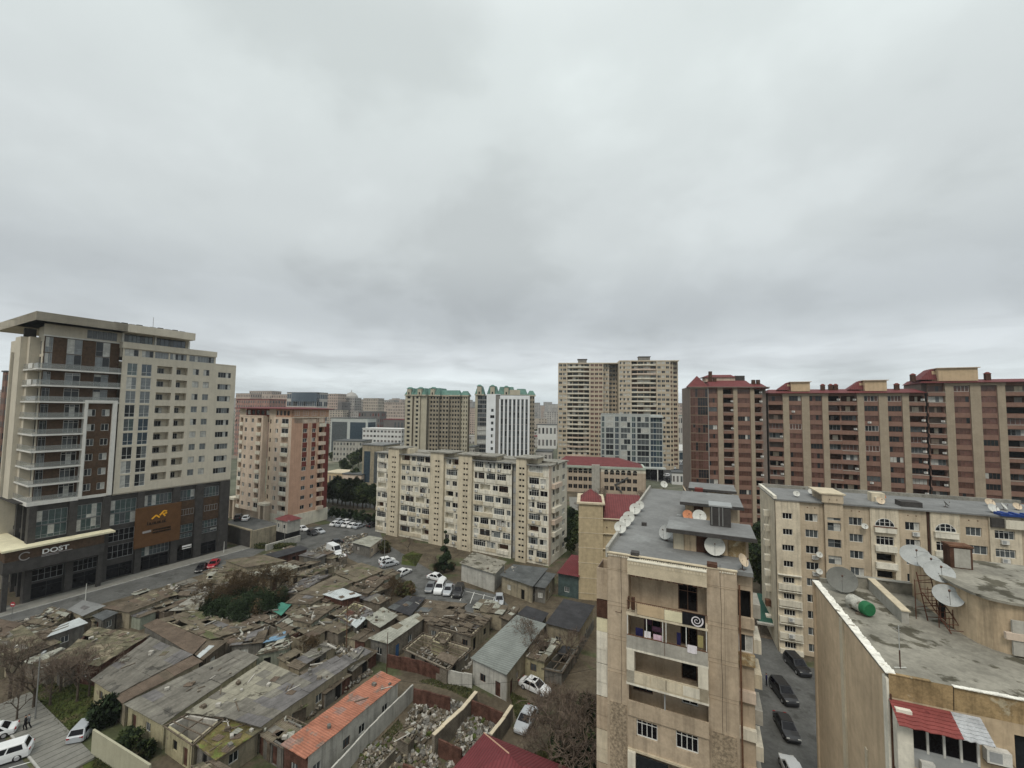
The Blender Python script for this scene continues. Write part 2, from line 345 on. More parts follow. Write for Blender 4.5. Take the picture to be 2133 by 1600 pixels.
# glass railing
def trans(name, col, a):
    m = bpy.data.materials.new(name); m.use_nodes = True; t = m.node_tree; t.nodes.clear(); o = nd('ShaderNodeOutputMaterial', t)
    b = nd('ShaderNodeBsdfPrincipled', t); b.inputs['Base Color'].default_value = (*col, 1); b.inputs['Roughness'].default_value = .08; b.inputs['Alpha'].default_value = a
    t.links.new(b.outputs[0], o.inputs[0]); MATS[name] = m
trans('rail_glass', (.30, .32, .31), .35)
# ================================================================== 1. beige office tower on the left
def office_tower():
    b = Bld('office_tower', 'beige office tower with brown cladding, wraparound white balconies and a big overhanging flat roof', 'office building', (-94.41, 84.06), 29)
    f = b.R()
    # beige slab part
    for j in range(9):
        zt = 48.35-3.2*j
        for a0, a1 in ((12.9, 14.75), (15.5, 17.45)): b.win(f, a0, a1, zt-2.7, zt+.1, 2, 'office' if j not in (0, 4, 5) else 'blue', 'frame_white', .3, d=.1)
        for a0, a1 in ((18.5, 21.55), (22.4, 24.8)):
            b.hole(f, a0, a1, zt-1.85, zt-.05, 1.5, 'tower_beige')
            g = f.sh(1.45); b.win(g, a0+.15, a0+(a1-a0)*.62, zt-1.8, zt-.5, 3, 'black' if j > 3 else 'dark', 'frame_grey', hole=False)
        for a0, a1 in ((25.95, 27.35), (28.35, 29.75)): b.win(f, a0, a1, zt-1.65, zt-.1, 2, 'office', 'frame_grey', d=.12)
        b.win(f, 31.85, 35.1, zt-1.9, zt-.45, 5, 'office', 'frame_grey', d=.12)
    b.skin(f, 11.9, 36.3, 18.9, 49.8, 'tower_beige')
    for a0, a1, n in ((12.3, 14.8, 3), (15.4, 17.6, 3), (17.9, 20.6, 5), (20.9, 24.4, 6), (25., 30.7, 9)): b.win(f, a0, a1, 50.1, 51.65, n, 'office', 'frame_grey', d=.1)
    b.skin(f, 11.9, 31.1, 49.8, 51.8, 'tower_beige')
    w = b.wall
    w.box(11.7, 31.2, -.35, 12, 51.8, 53.2, 'tower_beige', f); w.box(11.9, 31.1, .3, 12, 49.8, 51.8, 'tower_beige', f, 'fb')
    w.box(31.1, 36.3, 0, 12, 49.7, 49.8, 'tower_beige', f); w.box(31.1, 36.3, 0, .25, 49.8, 50.1, 'tower_beige', f); w.box(36.05, 36.3, .25, 12, 49.8, 50.1, 'tower_beige', f)
    w.box(11.9, 36.3, .3, 14, 18.6, 18.9, 'tower_beige', f)
    # right (far) end and back
    w.quad([f.p(36.3, 0, 0), f.p(36.3, 14, 0), f.p(36.3, 14, 49.8), f.p(36.3, 0, 49.8)], 'tower_beige')
    w.box(-2, 36.3, 13.6, 14, 0, 49.8, 'tower_beige', f)
    # glazed top storey under the big roof
    g = f.sh(1.4)
    for i, (a0, a1) in enumerate(((12.4, 17.8), (18.4, 24.6))): b.win(g, a0, a1, 53.25, 55.2, 7, 'blue', 'frame_dark', d=.05)
    b.skin(g, 11.9, 25.2, 53.2, 55.3, 'tower_beige')
    w.box(11.9, 25.2, 1.9, 12, 53.2, 55.3, 'base_grey', f, 'f')
    for a in (11.95, 18.0, 25.0): w.box(a, a+.35, .9, 1.3, 53.2, 55.3, 'white_slab', f)
    # left part, set back behind the balconies, brown cladding and glass
    g = f.sh(1.4)
    for k in range(11):
        z = 19.4+3.33*k
        up = z > 38
        cols = [(0.15, 1.25, 2), (3.3, 5.65, 2), (7.8, 10.2, 2)] if up else [(0.15, 1.25, 2), (3.6, 5.9, 3)]
        if k == 10: break
        for i, (a0, a1, n) in enumerate(cols):
            if k >= 8 and k < 10: b.win(g, a0, a1, z+.1, z+3.3, n, 'office', 'frame_grey', .35, d=.05)
            elif k < 8: b.win(g, a0, a1, z+.1, z+2.75, n, 'office' if i != 1 else ('office' if up else 'dark'), 'frame_grey' if i != 1 else 'frame_white', .8, d=.05)
    b.skin(g, 0, 11.8, 19.3, 52.8, 'wood_clad')
    w.box(0, 5.8, 1.35, 1.5, 52.8, 55.3, 'tower_beige', f, 'b')
    g2 = f.sh(1.3)
    for a0, a1, n in ((2.1, 5.4, 4), (6.2, 11.2, 6)): b.win(g2, a0, a1, 53.2, 55.1, n, 'mix', 'frame_grey', d=.08)
    b.skin(g2, -.2, 11.9, 52.8, 55.3, 'tower_beige')
    w.box(-.2, 11.9, 1.1, 1.3, 52.75, 53.0, 'white_slab', f)
    # front (narrow) face behind the balconies
    ff = b.F(y=.9, x=-1.4)
    for k in range(10):
        z = 19.4+3.33*k
        for a0, a1, n, st in ((-7.3, -5.4, 2, 'dark'), (-4.4, -2.4, 2, 'brown'), (-1.5, -.1, 1, 'office')): b.win(ff, a0, a1, z+.1, z+2.8, n, st, 'frame_dark', d=.05)
    b.skin(ff, -8, 0, 19.3, 55.3, 'tower_beige')
    # slabs and rails as balconies
    for k in range(9):
        z = 19.4+3.33*k; m = MB(); e = 11.85 if z > 38 else 6.3; t = .75 if k == 0 else .3
        m.prism([(-9.5, -1.0), (0.15, -1.0), (0.15, e), (-1.4, e), (-1.4, .9), (-9.5, .9)], z-t, z, 'white_slab')
        m.box(-.95, e-.1, .0, .03, z+.02, z+1.0, 'rail_glass', b.R(.1)); m.box(-9.2, .02, .0, .03, z+.02, z+1.0, 'rail_glass', b.F(-.95))
        m.box(-.95, e-.1, .0, .05, z+1.0, z+1.05, 'metal', b.R(.1)); m.box(-9.2, .02, .0, .05, z+1.0, z+1.05, 'metal', b.F(-.95))
        if k >= 7: m.box(-5.6, -3.0, -.12, -.05, z, z+1.1, 'white_slab', b.F(-.95))
        b.item('balcony', m)
    # white frame and brown infill
    fr = MB(); fr.box(6.3, 6.8, -.2, 1.2, 18.9, 39.2, 'white_slab', f); fr.box(10.85, 11.6, -.2, 1.2, 18.9, 39.2, 'white_slab', f); fr.box(6.3, 11.6, -.2, 1.2, 39.2, 39.75, 'white_slab', f)
    b.parts.append(('facade_frame', fr))
    g3 = f.sh(.35)
    for k in range(6):
        z = 20.3+3.2*k
        for a0, a1 in ((7.0, 8.2), (9.2, 10.5)): b.win(g3, a0, a1, z, z+1.5, 2, 'dark', 'frame_white', d=.1)
    b.skin(g3, 6.8, 10.85, 19.3, 39.2, 'wood_clad'); w.box(6.3, 11.6, .2, 1.2, 18.7, 19.3, 'white_slab', f)
    w.box(-2, 11.9, 2.2, 13.6, 19.0, 19.2, 'base_grey', f)
    # beige piers of the left face
    fx = b.F(-1.6)
    w.box(-13.2, -9.4, 0, 4, 18.9, 53.0, 'tower_beige', fx); w.box(-16.2, -13.2, 2.2, 4, 18.9, 53, 'grey_side', fx); w.box(-19.5, -16.2, .6, 4, 18.9, 52.6, 'tower_beige', fx); w.box(-9.4, -8, 1, 4, 18.9, 53, 'tower_beige', fx)
    w.box(-14, -13.4, 1.2, 3, 20, 55.3, 'base_grey', fx)
    # roof
    r = MB(); r.box(-2.1, 25.2, -2, 12, 55.35, 57.1, 'tower_beige', f, ''); r.box(-2.1, -2.05, 0, 26, 55.35, 57.1, 'tower_beige', f); 
    r.box(-27, 2, 0, 14, 55.35, 57.1, 'tower_beige', b.F(-2.1)); b.parts.append(('roof', r))
    for k in range(9):
        m = MB(); a = 10.3+k*1.35 if k < 4 else 16.9+(k-4)*1.5
        m.box(a, a+1.0, .5, 1.4, 57.1, 57.55+.1*(k % 2), 'black', f); m.box(a+.1, a+.9, .45, .5, 57.2, 57.5, 'metal', f); b.item('roof_vent', m)
    m = MB(); m.tube(f.p(17.5, 1, 57), f.p(17.5, 1, 60), .05, 'metal'); b.parts.append(('antenna', m))
    # base storeys
    for i, (a0, a1) in enumerate(((-.6, .45), (5.1, 6.3), (10.4, 11.6), (16.4, 17.6), (23.3, 24.7), (28.2, 29.9), (33.9, 36.2))):
        m = MB(); m.box(a0, a1, -.25 if a0 > 0 else -.4, 1.2, 0, 18.6 if a0 > 5.2 else 18.6, 'base_grey', f); b.item('column', m)
    gb = f.sh(.55)
    spans = ((.45, 5.1), (6.3, 10.4), (11.6, 16.4), (17.6, 23.3), (24.7, 28.2), (29.9, 33.9))
    for i, (a0, a1) in enumerate(spans):
        n = max(3, int((a1-a0)/.8)); hi = [(14.95, 17.5)] if i >= 3 else [(11.9, 14.4), (14.5, 17.4)]
        for z0, z1 in hi: b.win(gb, a0+.05, a1-.05, z0, z1, n, 'tealbase', 'frame_grey', .25, d=.05)
        if i in (3,): lo = [(3.4, 5.6)]
        elif i >= 4: lo = [(11.6, 13.0), (7.0, 8.9), (5.6, 6.6)]
        elif i == 2: lo = [(8.2, 10.8), (4.5, 7.4)]
        else: lo = [(3.6, 5.9)]
        for z0, z1 in lo: b.win(gb, a0+.15, a1-.1, z0, z1, n, 'tealbase' if i > 2 else 'black', 'frame_grey', .5, d=.05)
        b.win(gb, a0+.1, a1-.1, .2, 3.2, max(2, n//2), 'black', 'frame_dark', .7, d=.05)
    b.skin(gb, .45, 33.9, 0, 18.6, 'base_grey')
    w.box(24.7, 34.0, .3, .6, 9.0, 14.8, 'wood_clad', f)
    for a0, a1 in ((25.2, 28.0), (30.4, 33.5)): b.win(f.sh(.3), a0, a1, 11.3, 12.8, 5, 'office', 'frame_grey', hole=False)
    gf = b.F(.3, -.6)
    for k in range(3):
        for i in range(4): b.win(gf, -4.9-4.4*i, -.9-4.4*i, 1+5.9*k, 6.2+5.9*k, 4, 'black', 'frame_dark', .5, d=.1)
    b.skin(gf, -24, 0, 0, 18.9, 'base_grey')
    for i in range(5):
        m = MB(); m.box(-.9-4.4*i, -.1-4.4*i, -.5, .2, 0, 18.6, 'base_grey', gf); b.item('column', m)
    # canopy and its sign band
    c = MB(); c.prism([(3.0, -4.2), (3.0, 11.8), (.1, 11.8), (.1, -.4), (-22, -.4), (-22, -4.2)], 11.1, 11.45, 'canopy_cream'); c.box(-24, 3, 0, .1, 0, 0.01, 'black', b.F(-50, 0)) if False else None
    c.prism([(2.4, -3.7), (2.4, 10.2), (.1, 10.2), (.1, -.4), (-22, -.4), (-22, -3.7)], 9.1, 11.1, 'wood_clad'); c.prism([(2.55, -3.85), (2.55, 10.3), (.1, 10.3), (.1, -.4), (-22, -.4), (-22, -3.85)], 6.9, 9.1, 'base_grey')
    b.parts.append(('canopy', c))
    for x, y in ((2.0, 9.8), (2.0, -3.3)):
        m = MB(); m.box(x-.35, x+.35, y-.35, y+.35, 0, 6.9, 'base_grey'); b.item('column', m)
    t = text_mb('DOST', 1.25, 'sign_white', .04); s = MB()
    M = Matrix.Translation((2.6, 1.0, 9.5)) @ Matrix.Rotation(math.pi/2, 4, 'Z') @ Matrix.Rotation(math.pi/2, 4, 'X') @ Matrix.Scale(1.15, 4, (1, 0, 0))
    s.add(t, M); g4 = b.R(2.58); b.parts.append(('sign_lettering', s)); s = MB()
    s.box(1.0, 5.3, -.03, .03, 9.2, 9.32, 'sign_grey', g4); s.box(1.0, 3.4, -.03, .03, 8.95, 9.05, 'sign_grey', g4)
    b.parts.append(('sign_subtitle', s)); s = MB()
    pr_ = [(math.cos(.6+i*.3)*.8, math.sin(.6+i*.3)*.8) for i in range(18)]
    for (x0, y0), (x1, y1) in zip(pr_, pr_[1:]):
        s.quad([g4.p(-1.2+x0, -.04, 9.75+y0), g4.p(-1.2+x1, -.04, 9.75+y1), g4.p(-1.2+x1*.78, -.04, 9.75+y1*.78), g4.p(-1.2+x0*.78, -.04, 9.75+y0*.78)], 'sign_grey')
    b.parts.append(('sign_emblem', s))
    # billboard
    p = MB(); g5 = f.sh(-.7); p.box(16.05, 24.85, 0, .6, 5.8, 14.9, 'sign_brown', g5)
    def stroke(a0, z0, a1, z1, wd_, mat):
        dx, dz = a1-a0, z1-z0; l = math.hypot(dx, dz); nx, nz = -dz/l*wd_/2, dx/l*wd_/2
        q = [(a0+nx, z0+nz), (a1+nx, z1+nz), (a1-nx, z1-nz), (a0-nx, z0-nz)]
        p.quad([g5.p(a, -.06, z) for a, z in q], mat)
        for i in range(4):
            (a, z), (c_, d_) = q[i], q[(i+1) % 4]; p.quad([g5.p(a, -.06, z), g5.p(c_, -.06, d_), g5.p(c_, 0, d_), g5.p(a, 0, z)], mat)
    G_ = 'sign_gold'
    for q in ((19.0, 12.0, 19.8, 12.75, .3), (19.8, 12.75, 20.5, 12.1, .3), (20.5, 12.55, 21.3, 13.5, .3), (21.3, 13.5, 21.9, 13.3, .28), (21.1, 12.9, 21.6, 12.2, .3), (21.4, 12.85, 21.95, 12.9, .3)): stroke(*q, G_)
    x = 18.2
    for i, wd_ in enumerate((.42, .3, .34, .34, .3, .34, .34, .3)):
        stroke(x, 10.75+.0*i, x+.08, 11.55 if i in (0, 7) else 11.3, .12, 'sign_dark'); stroke(x, 10.8, x+wd_, 10.8, .12, 'sign_dark')
        if i % 2 == 0: stroke(x+wd_, 10.75, x+wd_, 11.3, .12, 'sign_dark')
        x += wd_+.14
    for z, a0, a1 in ((9.35, 19.3, 22.9), (8.75, 19.3, 22.7)):
        x = a0
        while x < a1:
            wd_ = .18+.1*rnd.random(); stroke(x, z, x+wd_, z+.02, .34, 'sign_dark'); x += wd_+.07
    stroke(17.4, 9.2, 19.0, 9.3, .5, 'sign_grey')
    b.parts.append(('billboard', p))
    p = MB(); p.box(25.2, 27.8, -.5, .2, 3.0, 4.1, 'sign_dark', f); tt = text_mb('SHOP', .8, 'sign_white', .02) if False else None
    for z0, z1 in ((3.55, 3.95), (3.1, 3.3)): p.box(25.6, 27.6, -.54, -.5, z0, z1, 'sign_white', f)
    b.parts.append(('shop_sign', p))
    b.done()
office_tower()
# ================================================================== 2. salmon block
def salmon_block():
    b = Bld('apartment_block', 'salmon and beige ten storey apartment block with dark red stripes and a red roof edge', 'apartment block', (-70.7, 134.9), 28)
    f = b.F(); g = b.R(); w = b.wall
    Z = [4.2+3.12*k for k in range(11)]
    # left face bays
    def bay(a0, a1, cols, mat, d):
        h = f.sh(d)
        for k in range(10):
            for c0, c1, n, kind in cols:
                if kind == 'b':
                    b.hole(h, c0, c1, Z[k]+1.0, Z[k]+2.65, 1.1, None); q = h.sh(1.05)
                    if rnd.random() < .35: b.win(h, c0, c1, Z[k]+1.0, Z[k]+2.65, 2, 'black' if rnd.random() < .5 else 'mix', 'frame_white', hole=False)
                    else: w.quad([h.p(c0, 1.1, Z[k]+1), h.p(c1, 1.1, Z[k]+1), h.p(c1, 1.1, Z[k]+2.65), h.p(c0, 1.1, Z[k]+2.65)], rnd.choice(['black', 'glass_brown', mat]))
                    m = MB(); m.box(c0-.1, c1+.1, -.25, 0, Z[k]-.1, Z[k]+1.0, 'cream' if rnd.random() < .8 else 'cream_white', h); b.item('balcony', m)
                else: b.win(h, c0, c1, Z[k]+1.0, Z[k]+2.4, n, 'dark' if rnd.random() < .7 else 'mix', 'frame_white')
        b.skin(h, a0, a1, 4.1, 35.4, mat); 
        if d < 0: w.box(a0, a1, d+.01 if False else 0, -d, 4.0, 4.1, mat, h); w.quad([h.p(a0, 0, 4.1), h.p(a0, -d+.5, 4.1), h.p(a0, -d+.5, 35.4), h.p(a0, 0, 35.4)], mat); w.quad([h.p(a1, 0, 4.1), h.p(a1, -d+.5, 4.1), h.p(a1, -d+.5, 35.4), h.p(a1, 0, 35.4)], mat); w.box(a0-.1, a1+.1, -.1, -d, 35.4, 35.7, mat, h)
    bay(-26.8, -13.2, [(-26.3, -24.6, 2, 'b'), (-23.6, -22.3, 2, 'w'), (-19.8, -18.4, 2, 'w'), (-16.5, -14.2, 3, 'b')], 'pinkish', -1.2)
    bay(-9.3, 0, [(-8.4, -6.9, 2, 'w'), (-5.0, -1.5, 3, 'b')], 'pinkish', 0)
    h = f.sh(.8)
    for k in range(10):
        for c0, c1 in ((-28.2, -27.2), (-12.6, -11.9)): b.win(h, c0, c1, Z[k]+.8, Z[k]+2.2, 1, 'dark', 'frame_brown')
    b.skin(h, -30.5, -26.8, 0, 38, 'salmon_beige'); b.skin(h, -13.2, -9.3, 0, 38, 'salmon_beige')
    w.quad([f.p(-9.3, 0, 4.1), f.p(-9.3, .8, 4.1), f.p(-9.3, .8, 35.4), f.p(-9.3, 0, 35.4)], 'pinkish')
    for a0, a1, m_, d in ((-26.8, -13.2, 'dark_red', 1.0), (-9.3, 0, 'salmon', .6)):
        hh = f.sh(d)
        for k in range(5): c = a0+(a1-a0)*(k+.15)/5; b.win(hh, c, c+(a1-a0)/5*.7, 35.9, 37.5, 2, 'dark', 'frame_brown')
        b.skin(hh, a0, a1, 35.4, 38, m_)
    # right face
    for k in range(10):
        z = Z[k]
        for c0, c1 in ((4.15, 5.7), (7.55, 8.9)): b.win(g, c0, c1, z+1.1, z+2.4, 2, 'mix', 'frame_white')
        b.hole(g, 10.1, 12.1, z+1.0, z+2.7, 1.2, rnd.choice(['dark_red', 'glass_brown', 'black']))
        m = MB(); m.box(9.9, 12.3, -.9, 0, z-.15, z+1.0, 'pinkish' if k < 9 else 'cream', g); b.item('balcony', m)
        if k > 4:
            for c0, c1 in ((4.1, 5.75), (7.5, 8.95)): w.box(c0, c1, -.06, 0, z-.6, z+1.02, 'dark_red', g, 'k')
    b.skin(g, 0, 12.3, 4.1, 35.4, 'salmon'); w.box(12.3, 14.3, 0, 12, 4.1, 33, 'dark_red', g); w.box(-.02, 9.6, .0, .01, 4.1, 4.11, 'salmon', g)
    for a in (3.85, 5.9, 7.2, 9.2): w.box(a, a+.14, -.09, 0, 19.5, 35.6, 'salmon_beige', g)
    w.box(-.1, 12.5, -.15, 0, 35.1, 35.5, 'salmon_beige', g); b.skin(g.sh(.6), 0, 14.3, 35.4, 38, 'salmon')
    for a in (1, 4.3, 7.6, 10.8): b.win(g.sh(.6), a, a+2, 35.9, 37.5, 3, 'dark', 'frame_white', hole=False)
    w.box(0, 14.6, -.3, 12, 0, 4.1, 'cream', g); w.box(-28, -.01, 1.5, 12, 0, 4.1, 'pinkish', f)
    w.box(-30.5, 0, .9, 12, 33.5, 35.3, 'pinkish', f, 'f')
    r = MB(); r.box(-31, .8, -.9, 15.2, 38.0, 38.25, 'red_roof', f); r.frustum((-31, .8, -.9, 15.2), 38.25, (-26, -4, 4.5, 10), 38.7, 'red_roof_y'); b.parts.append(('roof', r))
    # arched entrance passages
    for a0, a1 in ((-30.5, -26.9), (-12.9, -9.4)):
        m = MB(); m.box(a0, a0+.9, -1.6, .8, 0, 6.5, 'salmon_beige', f); m.box(a1-.9, a1, -1.6, .8, 0, 6.5, 'salmon_beige', f); m.box(a0-.3, a1+.3, -1.9, .8, 6.5, 7.2, 'cream', f); m.box(a0+.9, a1-.9, -.2, .8, 0, 6.4, 'rust_dark', f)
        b.item('entrance', m)
    b.done()
salmon_block()
# ================================================================== 3. cream block in the middle
def middle_block():
    b = Bld('apartment_block', 'cream eight storey apartment block with four tall stair towers in the middle of the view', 'apartment block', (9.6, 106.5), 28, split=True)
    f = b.F(); w = b.wall; Zk = [.75+3.02*k for k in range(8)]; top = 24.6
    segs = [(-59, -53.6), (-49.2, -37.1), (-32.3, -27.1), (-22.6, -10.5), (-5.9, 0)]
    for si, (a0, a1) in enumerate(segs):
        for k in range(8):
            z = Zk[k]; x = a0+.35; mb = MB()
            while x < a1-1.2:
                ww = rnd.choice([1.4, 1.6, 2.6, 2.8, 3.2, 3.8]); ww = min(ww, a1-.35-x)
                if ww > 2.2:   # glazed or open balcony
                    r = rnd.random()
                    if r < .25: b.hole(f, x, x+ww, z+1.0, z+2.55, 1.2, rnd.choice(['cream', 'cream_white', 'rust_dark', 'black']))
                    else: b.win(f, x, x+ww, z+.95, z+2.6, int(ww/.62), rnd.choice(['mix', 'dark', 'dark', 'office', 'black']), rnd.choice(['frame_white', 'frame_grey', 'frame_white', 'frame_brown']), .7)
                    mb.box(x-.15, x+ww+.15, -.12-.3*rnd.random(), 0, z-.02, z+.95, rnd.choice(['cream_white', 'cream', 'cream2', 'cream_white']), f)
                else: b.win(f, x, x+ww, z+1.05, z+2.45, 2, rnd.choice(['dark', 'mix', 'black', 'dark']), 'frame_white')
                if rnd.random() < .3: b.acu(f, x+ww*.5, z+.3, -.35 if ww > 2.2 else -.02)
                x += ww+.35+.5*rnd.random()
            if mb.f: b.item('balcony', mb)
            w.box(a0, a1, -.07, 0, z-.12, z-.03, 'cream2', f, 'k')
        b.skin(f, a0, a1, 0, top, ['cream_white', 'cream', 'cream', 'cream_white', 'cream_white'][si])
    for i, (a0, a1, zt) in enumerate(((-53.6, -49.2, 26.4), (-37.1, -32.3, 26.1), (-27.1, -22.6, 26.0), (-8.9, -5.9, 26.3))):
        h = f.sh(-.9); c = (a0+a1)/2+.2
        for k in range(16):
            for q in (-.8, .1): b.win(h, c+q, c+q+.65, .9+1.5*k, 1.45+1.5*k, 1, 'black', 'cream2', d=.14, fw=.03)
        b.skin(h, a0, a1, 0, zt, 'cream2'); 
        for a in (a0, a1): w.quad([h.p(a, 0, 0), h.p(a, 6 if a == a1 else 6, 0), h.p(a, 6, zt), h.p(a, 0, zt)], 'cream2')
        r = MB(); r.box(a0-.4, a1+.4+(7 if i == 2 else 2.5 if i else 1), -.4, 6.5, zt, zt+.3, 'roof_pale', h); r.box(a1, a1+2.2+(4.5 if i == 2 else 0), 2.2, 6, top+.2, zt, 'cream2', h)
        b.item('stair_roof', r)
    b.skin(f.sh(.7), -10.5, -8.9, 0, top, 'grey_stone'); 
    for k in range(8): w.box(-10.4, -9.0, .6, .7, Zk[k]+.9, Zk[k]+2.3, 'frame_grey', f)
    g = b.R()
    for k in range(8):
        z = Zk[k]
        b.win(g, 2.6, 4.2, z+1, z+2.4, 2, 'dark', 'frame_white'); b.win(g, 9.4, 11.5, z+1, z+2.4, 3, 'mix', 'frame_white')
        if k in (2, 3, 4, 6): m = MB(); m.box(1.8, 7.2, -.9, 0, z-.1, z+1, rnd.choice(['cream', 'pinkish']), g); b.item('balcony', m)
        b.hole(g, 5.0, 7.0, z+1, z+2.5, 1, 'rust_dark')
    b.skin(g, 0, 13, 0, top, 'cream'); w.box(0, 1.4, -.12, 0, 0, top, 'pinkish', g)
    w.box(-59, 0, 12.9, 13, 0, top, 'cream', f); w.box(-59.02, -59, 0, 13, 0, top, 'cream', f)
    r = MB(); r.box(-59.4, .4, -.5, 13.4, top, top+.28, 'roof_pale', f)
    for a0, a1 in segs: r.box(a0+.05, a1-.05, -.85, -.5, top+.02, top+.26, 'roof_grey', f)
    r.box(-59.4, .4, 4, 5, top+.28, top+.7, 'roof_pale', f); b.parts.append(('roof', r))
    b.done()
middle_block()
# ================================================================== 4. tan block on the right
def right_block():
    b = Bld('apartment_block', 'tan nine storey block with arched top windows and a grey roof full of satellite dishes', 'apartment block', (44.1, 70.8), 20.5, split=True)
    f = b.F(); w = b.wall; top = 24.4; zr = [21.9-2.58*k for k in range(9)]
    cols = [('A', .1, 3.55, -.05), ('B', 3.55, 6.84, .25), ('C', 6.84, 9.3, -.35), ('D', 9.3, 12.9, .25), ('E', 12.9, 16.45, .05), ('F', 16.45, 19.85, .25), ('G', 20.2, 23.6, .05), ('H', 23.6, 26.8, .25), ('I', 26.8, 30.2, .0), ('J', 30.2, 33.6, .25), ('K', 33.6, 37, -.2)]
    for nme, a0, a1, d in cols:
        h = f.sh(d); c = (a0+a1)/2; mat = 'right_pale' if nme in 'AEGI' else 'right_tan'
        for k, z in enumerate(zr):
            if z < 1.2: continue
            if nme in 'BDFHJ':
                ww = 1.75; 
                if nme == 'H' and k == 1: ww = 2.9
                b.win(h, c-ww/2, c+ww/2, z-.6, z+.65, 3 if ww < 2 else 4, 'dark' if rnd.random() < .6 else 'mix', 'frame_white')
                if nme in 'BF' and rnd.random() < .5: b.acu(h, c+.3, z-1.35)
            elif nme == 'A':
                if k < 4: b.win(h, c-.75-.15*(k == 2), c+.65+.15*(k == 2), z-.5, z+.5, 3 if k != 2 else 4, 'black', 'frame_white')
                else:
                    b.win(h, c-.85, c+.75, z-.5, z+.45, 4, 'black', 'frame_white')
                    m = MB(); m.box(a0+.15, a1-.1, -.5, 0, z-1.45, z-.55, 'cream', h); m.box(a0+.1, a1-.05, -.55, 0, z+.85, z+.93, 'cream_white', h); b.item('balcony', m)
                    if k in (6, 7): b.acu(h, c, z-1.1, -.5)
            elif nme in 'C':
                zz = z-.9; 
                if k == 0: b.win(h, c-.88, c+.88, z-.0, z+.45, 2, 'dark', 'frame_grey', fw=.05)
                b.win(h, c-.88, c+.88, zz-.75, zz+.55, 2, 'dark', 'frame_grey', .55, fw=.05)
            elif nme == 'K': b.win(h, c-.9, c+.9, z-.6, z+.6, 3, 'dark', 'frame_white')
            elif nme == 'I':
                b.win(h, c-1.15, c+1.0, z-.65, z+.55, 4, 'mix' if k % 2 else 'dark', 'frame_white', .75); 
                if k in (0, 1, 2): b.acu(h, c-.2, z-1.3)
            else:  # E, G arched / balconies
                if k == 0:
                    n = 10; R0 = 1.2; pts = []
                    gz = z-.25; arc = [(c-R0*math.cos(math.pi*i/n), gz+R0*.95*math.sin(math.pi*i/n)) for i in range(n+1)]
                    m = MB()
                    m.quad([h.p(x, .02-.03, q) for x, q in arc], 'glass_dark')
                    for i in range(n):
                        (x0, q0), (x1, q1) = arc[i], arc[i+1]; m.tube(h.p(x0, -.03, q0), h.p(x1, -.03, q1), .05, 'frame_white', 4)
                    for x in (-.62, 0, .62): m.box(c+x-.04, c+x+.04, -.06, 0, gz, gz+.95*math.sqrt(R0*R0-x*x), 'frame_white', h)
                    m.box(c-R0, c+R0, -.06, 0, gz-.06, gz+.03, 'frame_white', h); m.box(c-R0+.1, c+R0-.1, -.055, 0, gz+.55, gz+.6, 'frame_white', h)
                    b.item('window', m) if False else b.item('arched_window', m)
                    mm = MB(); mm.box(c-1.35, c+1.35, -.45, 0, gz-.95, gz-.15, 'cream_white', h); mm.box(c-1.4, c+1.4, -.5, 0, gz-.15, gz-.08, 'rust' if nme == 'E' else 'cream', h); b.item('balcony', mm)
                else:
                    if k == 1: b.win(h, c-1.1, c+1.1, z-.6, z+.75, 4, 'black', 'frame_white', .7)
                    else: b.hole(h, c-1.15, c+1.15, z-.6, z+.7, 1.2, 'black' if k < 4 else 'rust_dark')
                    m = MB(); m.box(c-1.35, c+1.35, -.4, 0, z-1.5, z-.62, 'cream_white', h); b.item('balcony', m)
        b.skin(h, a0, a1, 0, top if nme != 'C' else 26.0, mat)
        if nme == 'C':
            for a in (a0, a1): w.quad([h.p(a, 0, 0), h.p(a, 6, 0), h.p(a, 6, 26), h.p(a, 0, 26)], mat)
            m = MB(); m.box(a0-.7, a1+.3, -.5, 5.4, 26, 26.2, 'stone_cap', h); m.box(a0-.35, a1, -.35, 0, 24.7, 26, mat, h); m.box(a0, a1, .2, 5.2, top, 26, mat, h); m.box(a0+.6, a0+.68, -.37, -.3, 25.1, 25.35, 'rust_dark', h); m.box(a1-.9, a1-.82, -.37, -.3, 25.1, 25.35, 'rust_dark', h); b.item('stair_head', m)
        else:
            for q in (-.5, .5):
                if nme in 'BDFHJ': w.box(c+q-.08, c+q+.08, -.02, 0, 23.45, 23.6, 'rust', h)
        for a in (a0, a1): w.quad([h.p(a, 0, 0), h.p(a, .5, 0), h.p(a, .5, top), h.p(a, 0, top)], mat)
    w.box(19.85, 20.2, .35, .4, 0, top, 'rust_dark', f); m = MB(); m.tube(f.p(20.0, .2, 0), f.p(20.0, .2, top), .08, 'rust_dark'); b.parts.append(('drainpipe', m))
    m = MB(); m.box(26.9, 28.3, -.32, .0, 22.9, 24.2, 'base_grey', f); m.box(28.3, 31.0, -.6, 0, 22.9, 24.1, 'cream', f); b.parts.append(('balcony_box', m))
    l = b.L(0, 0)
    for k, z in enumerate(zr[:8]):
        mm = MB(); mm.box(-5.2, -4.2, -.8, 0, z-1.2, z-.2, rnd.choice(['cream', 'rust', 'cream_white']), l); b.item('balcony', mm)
    b.skin(l, -12, 0, 0, top+.3, 'right_pale'); w.quad([(0, 12, 0), (37, 12, 0), (37, 12, top), (0, 12, top)], 'right_tan'); w.quad([(37, 0, 0), (37, 12, 0), (37, 12, top), (37, 0, top)], 'right_tan')
    r = MB(); r.box(-.1, 37.2, -.25, 12, top, top+.22, 'roof_grey', f); r.box(-.2, .25, -.4, 12, top+.22, top+.75, 'cream_white', f); r.box(0, 37, 11.6, 12, top+.2, top+.8, 'roof_pale', f); b.parts.append(('roof', r))
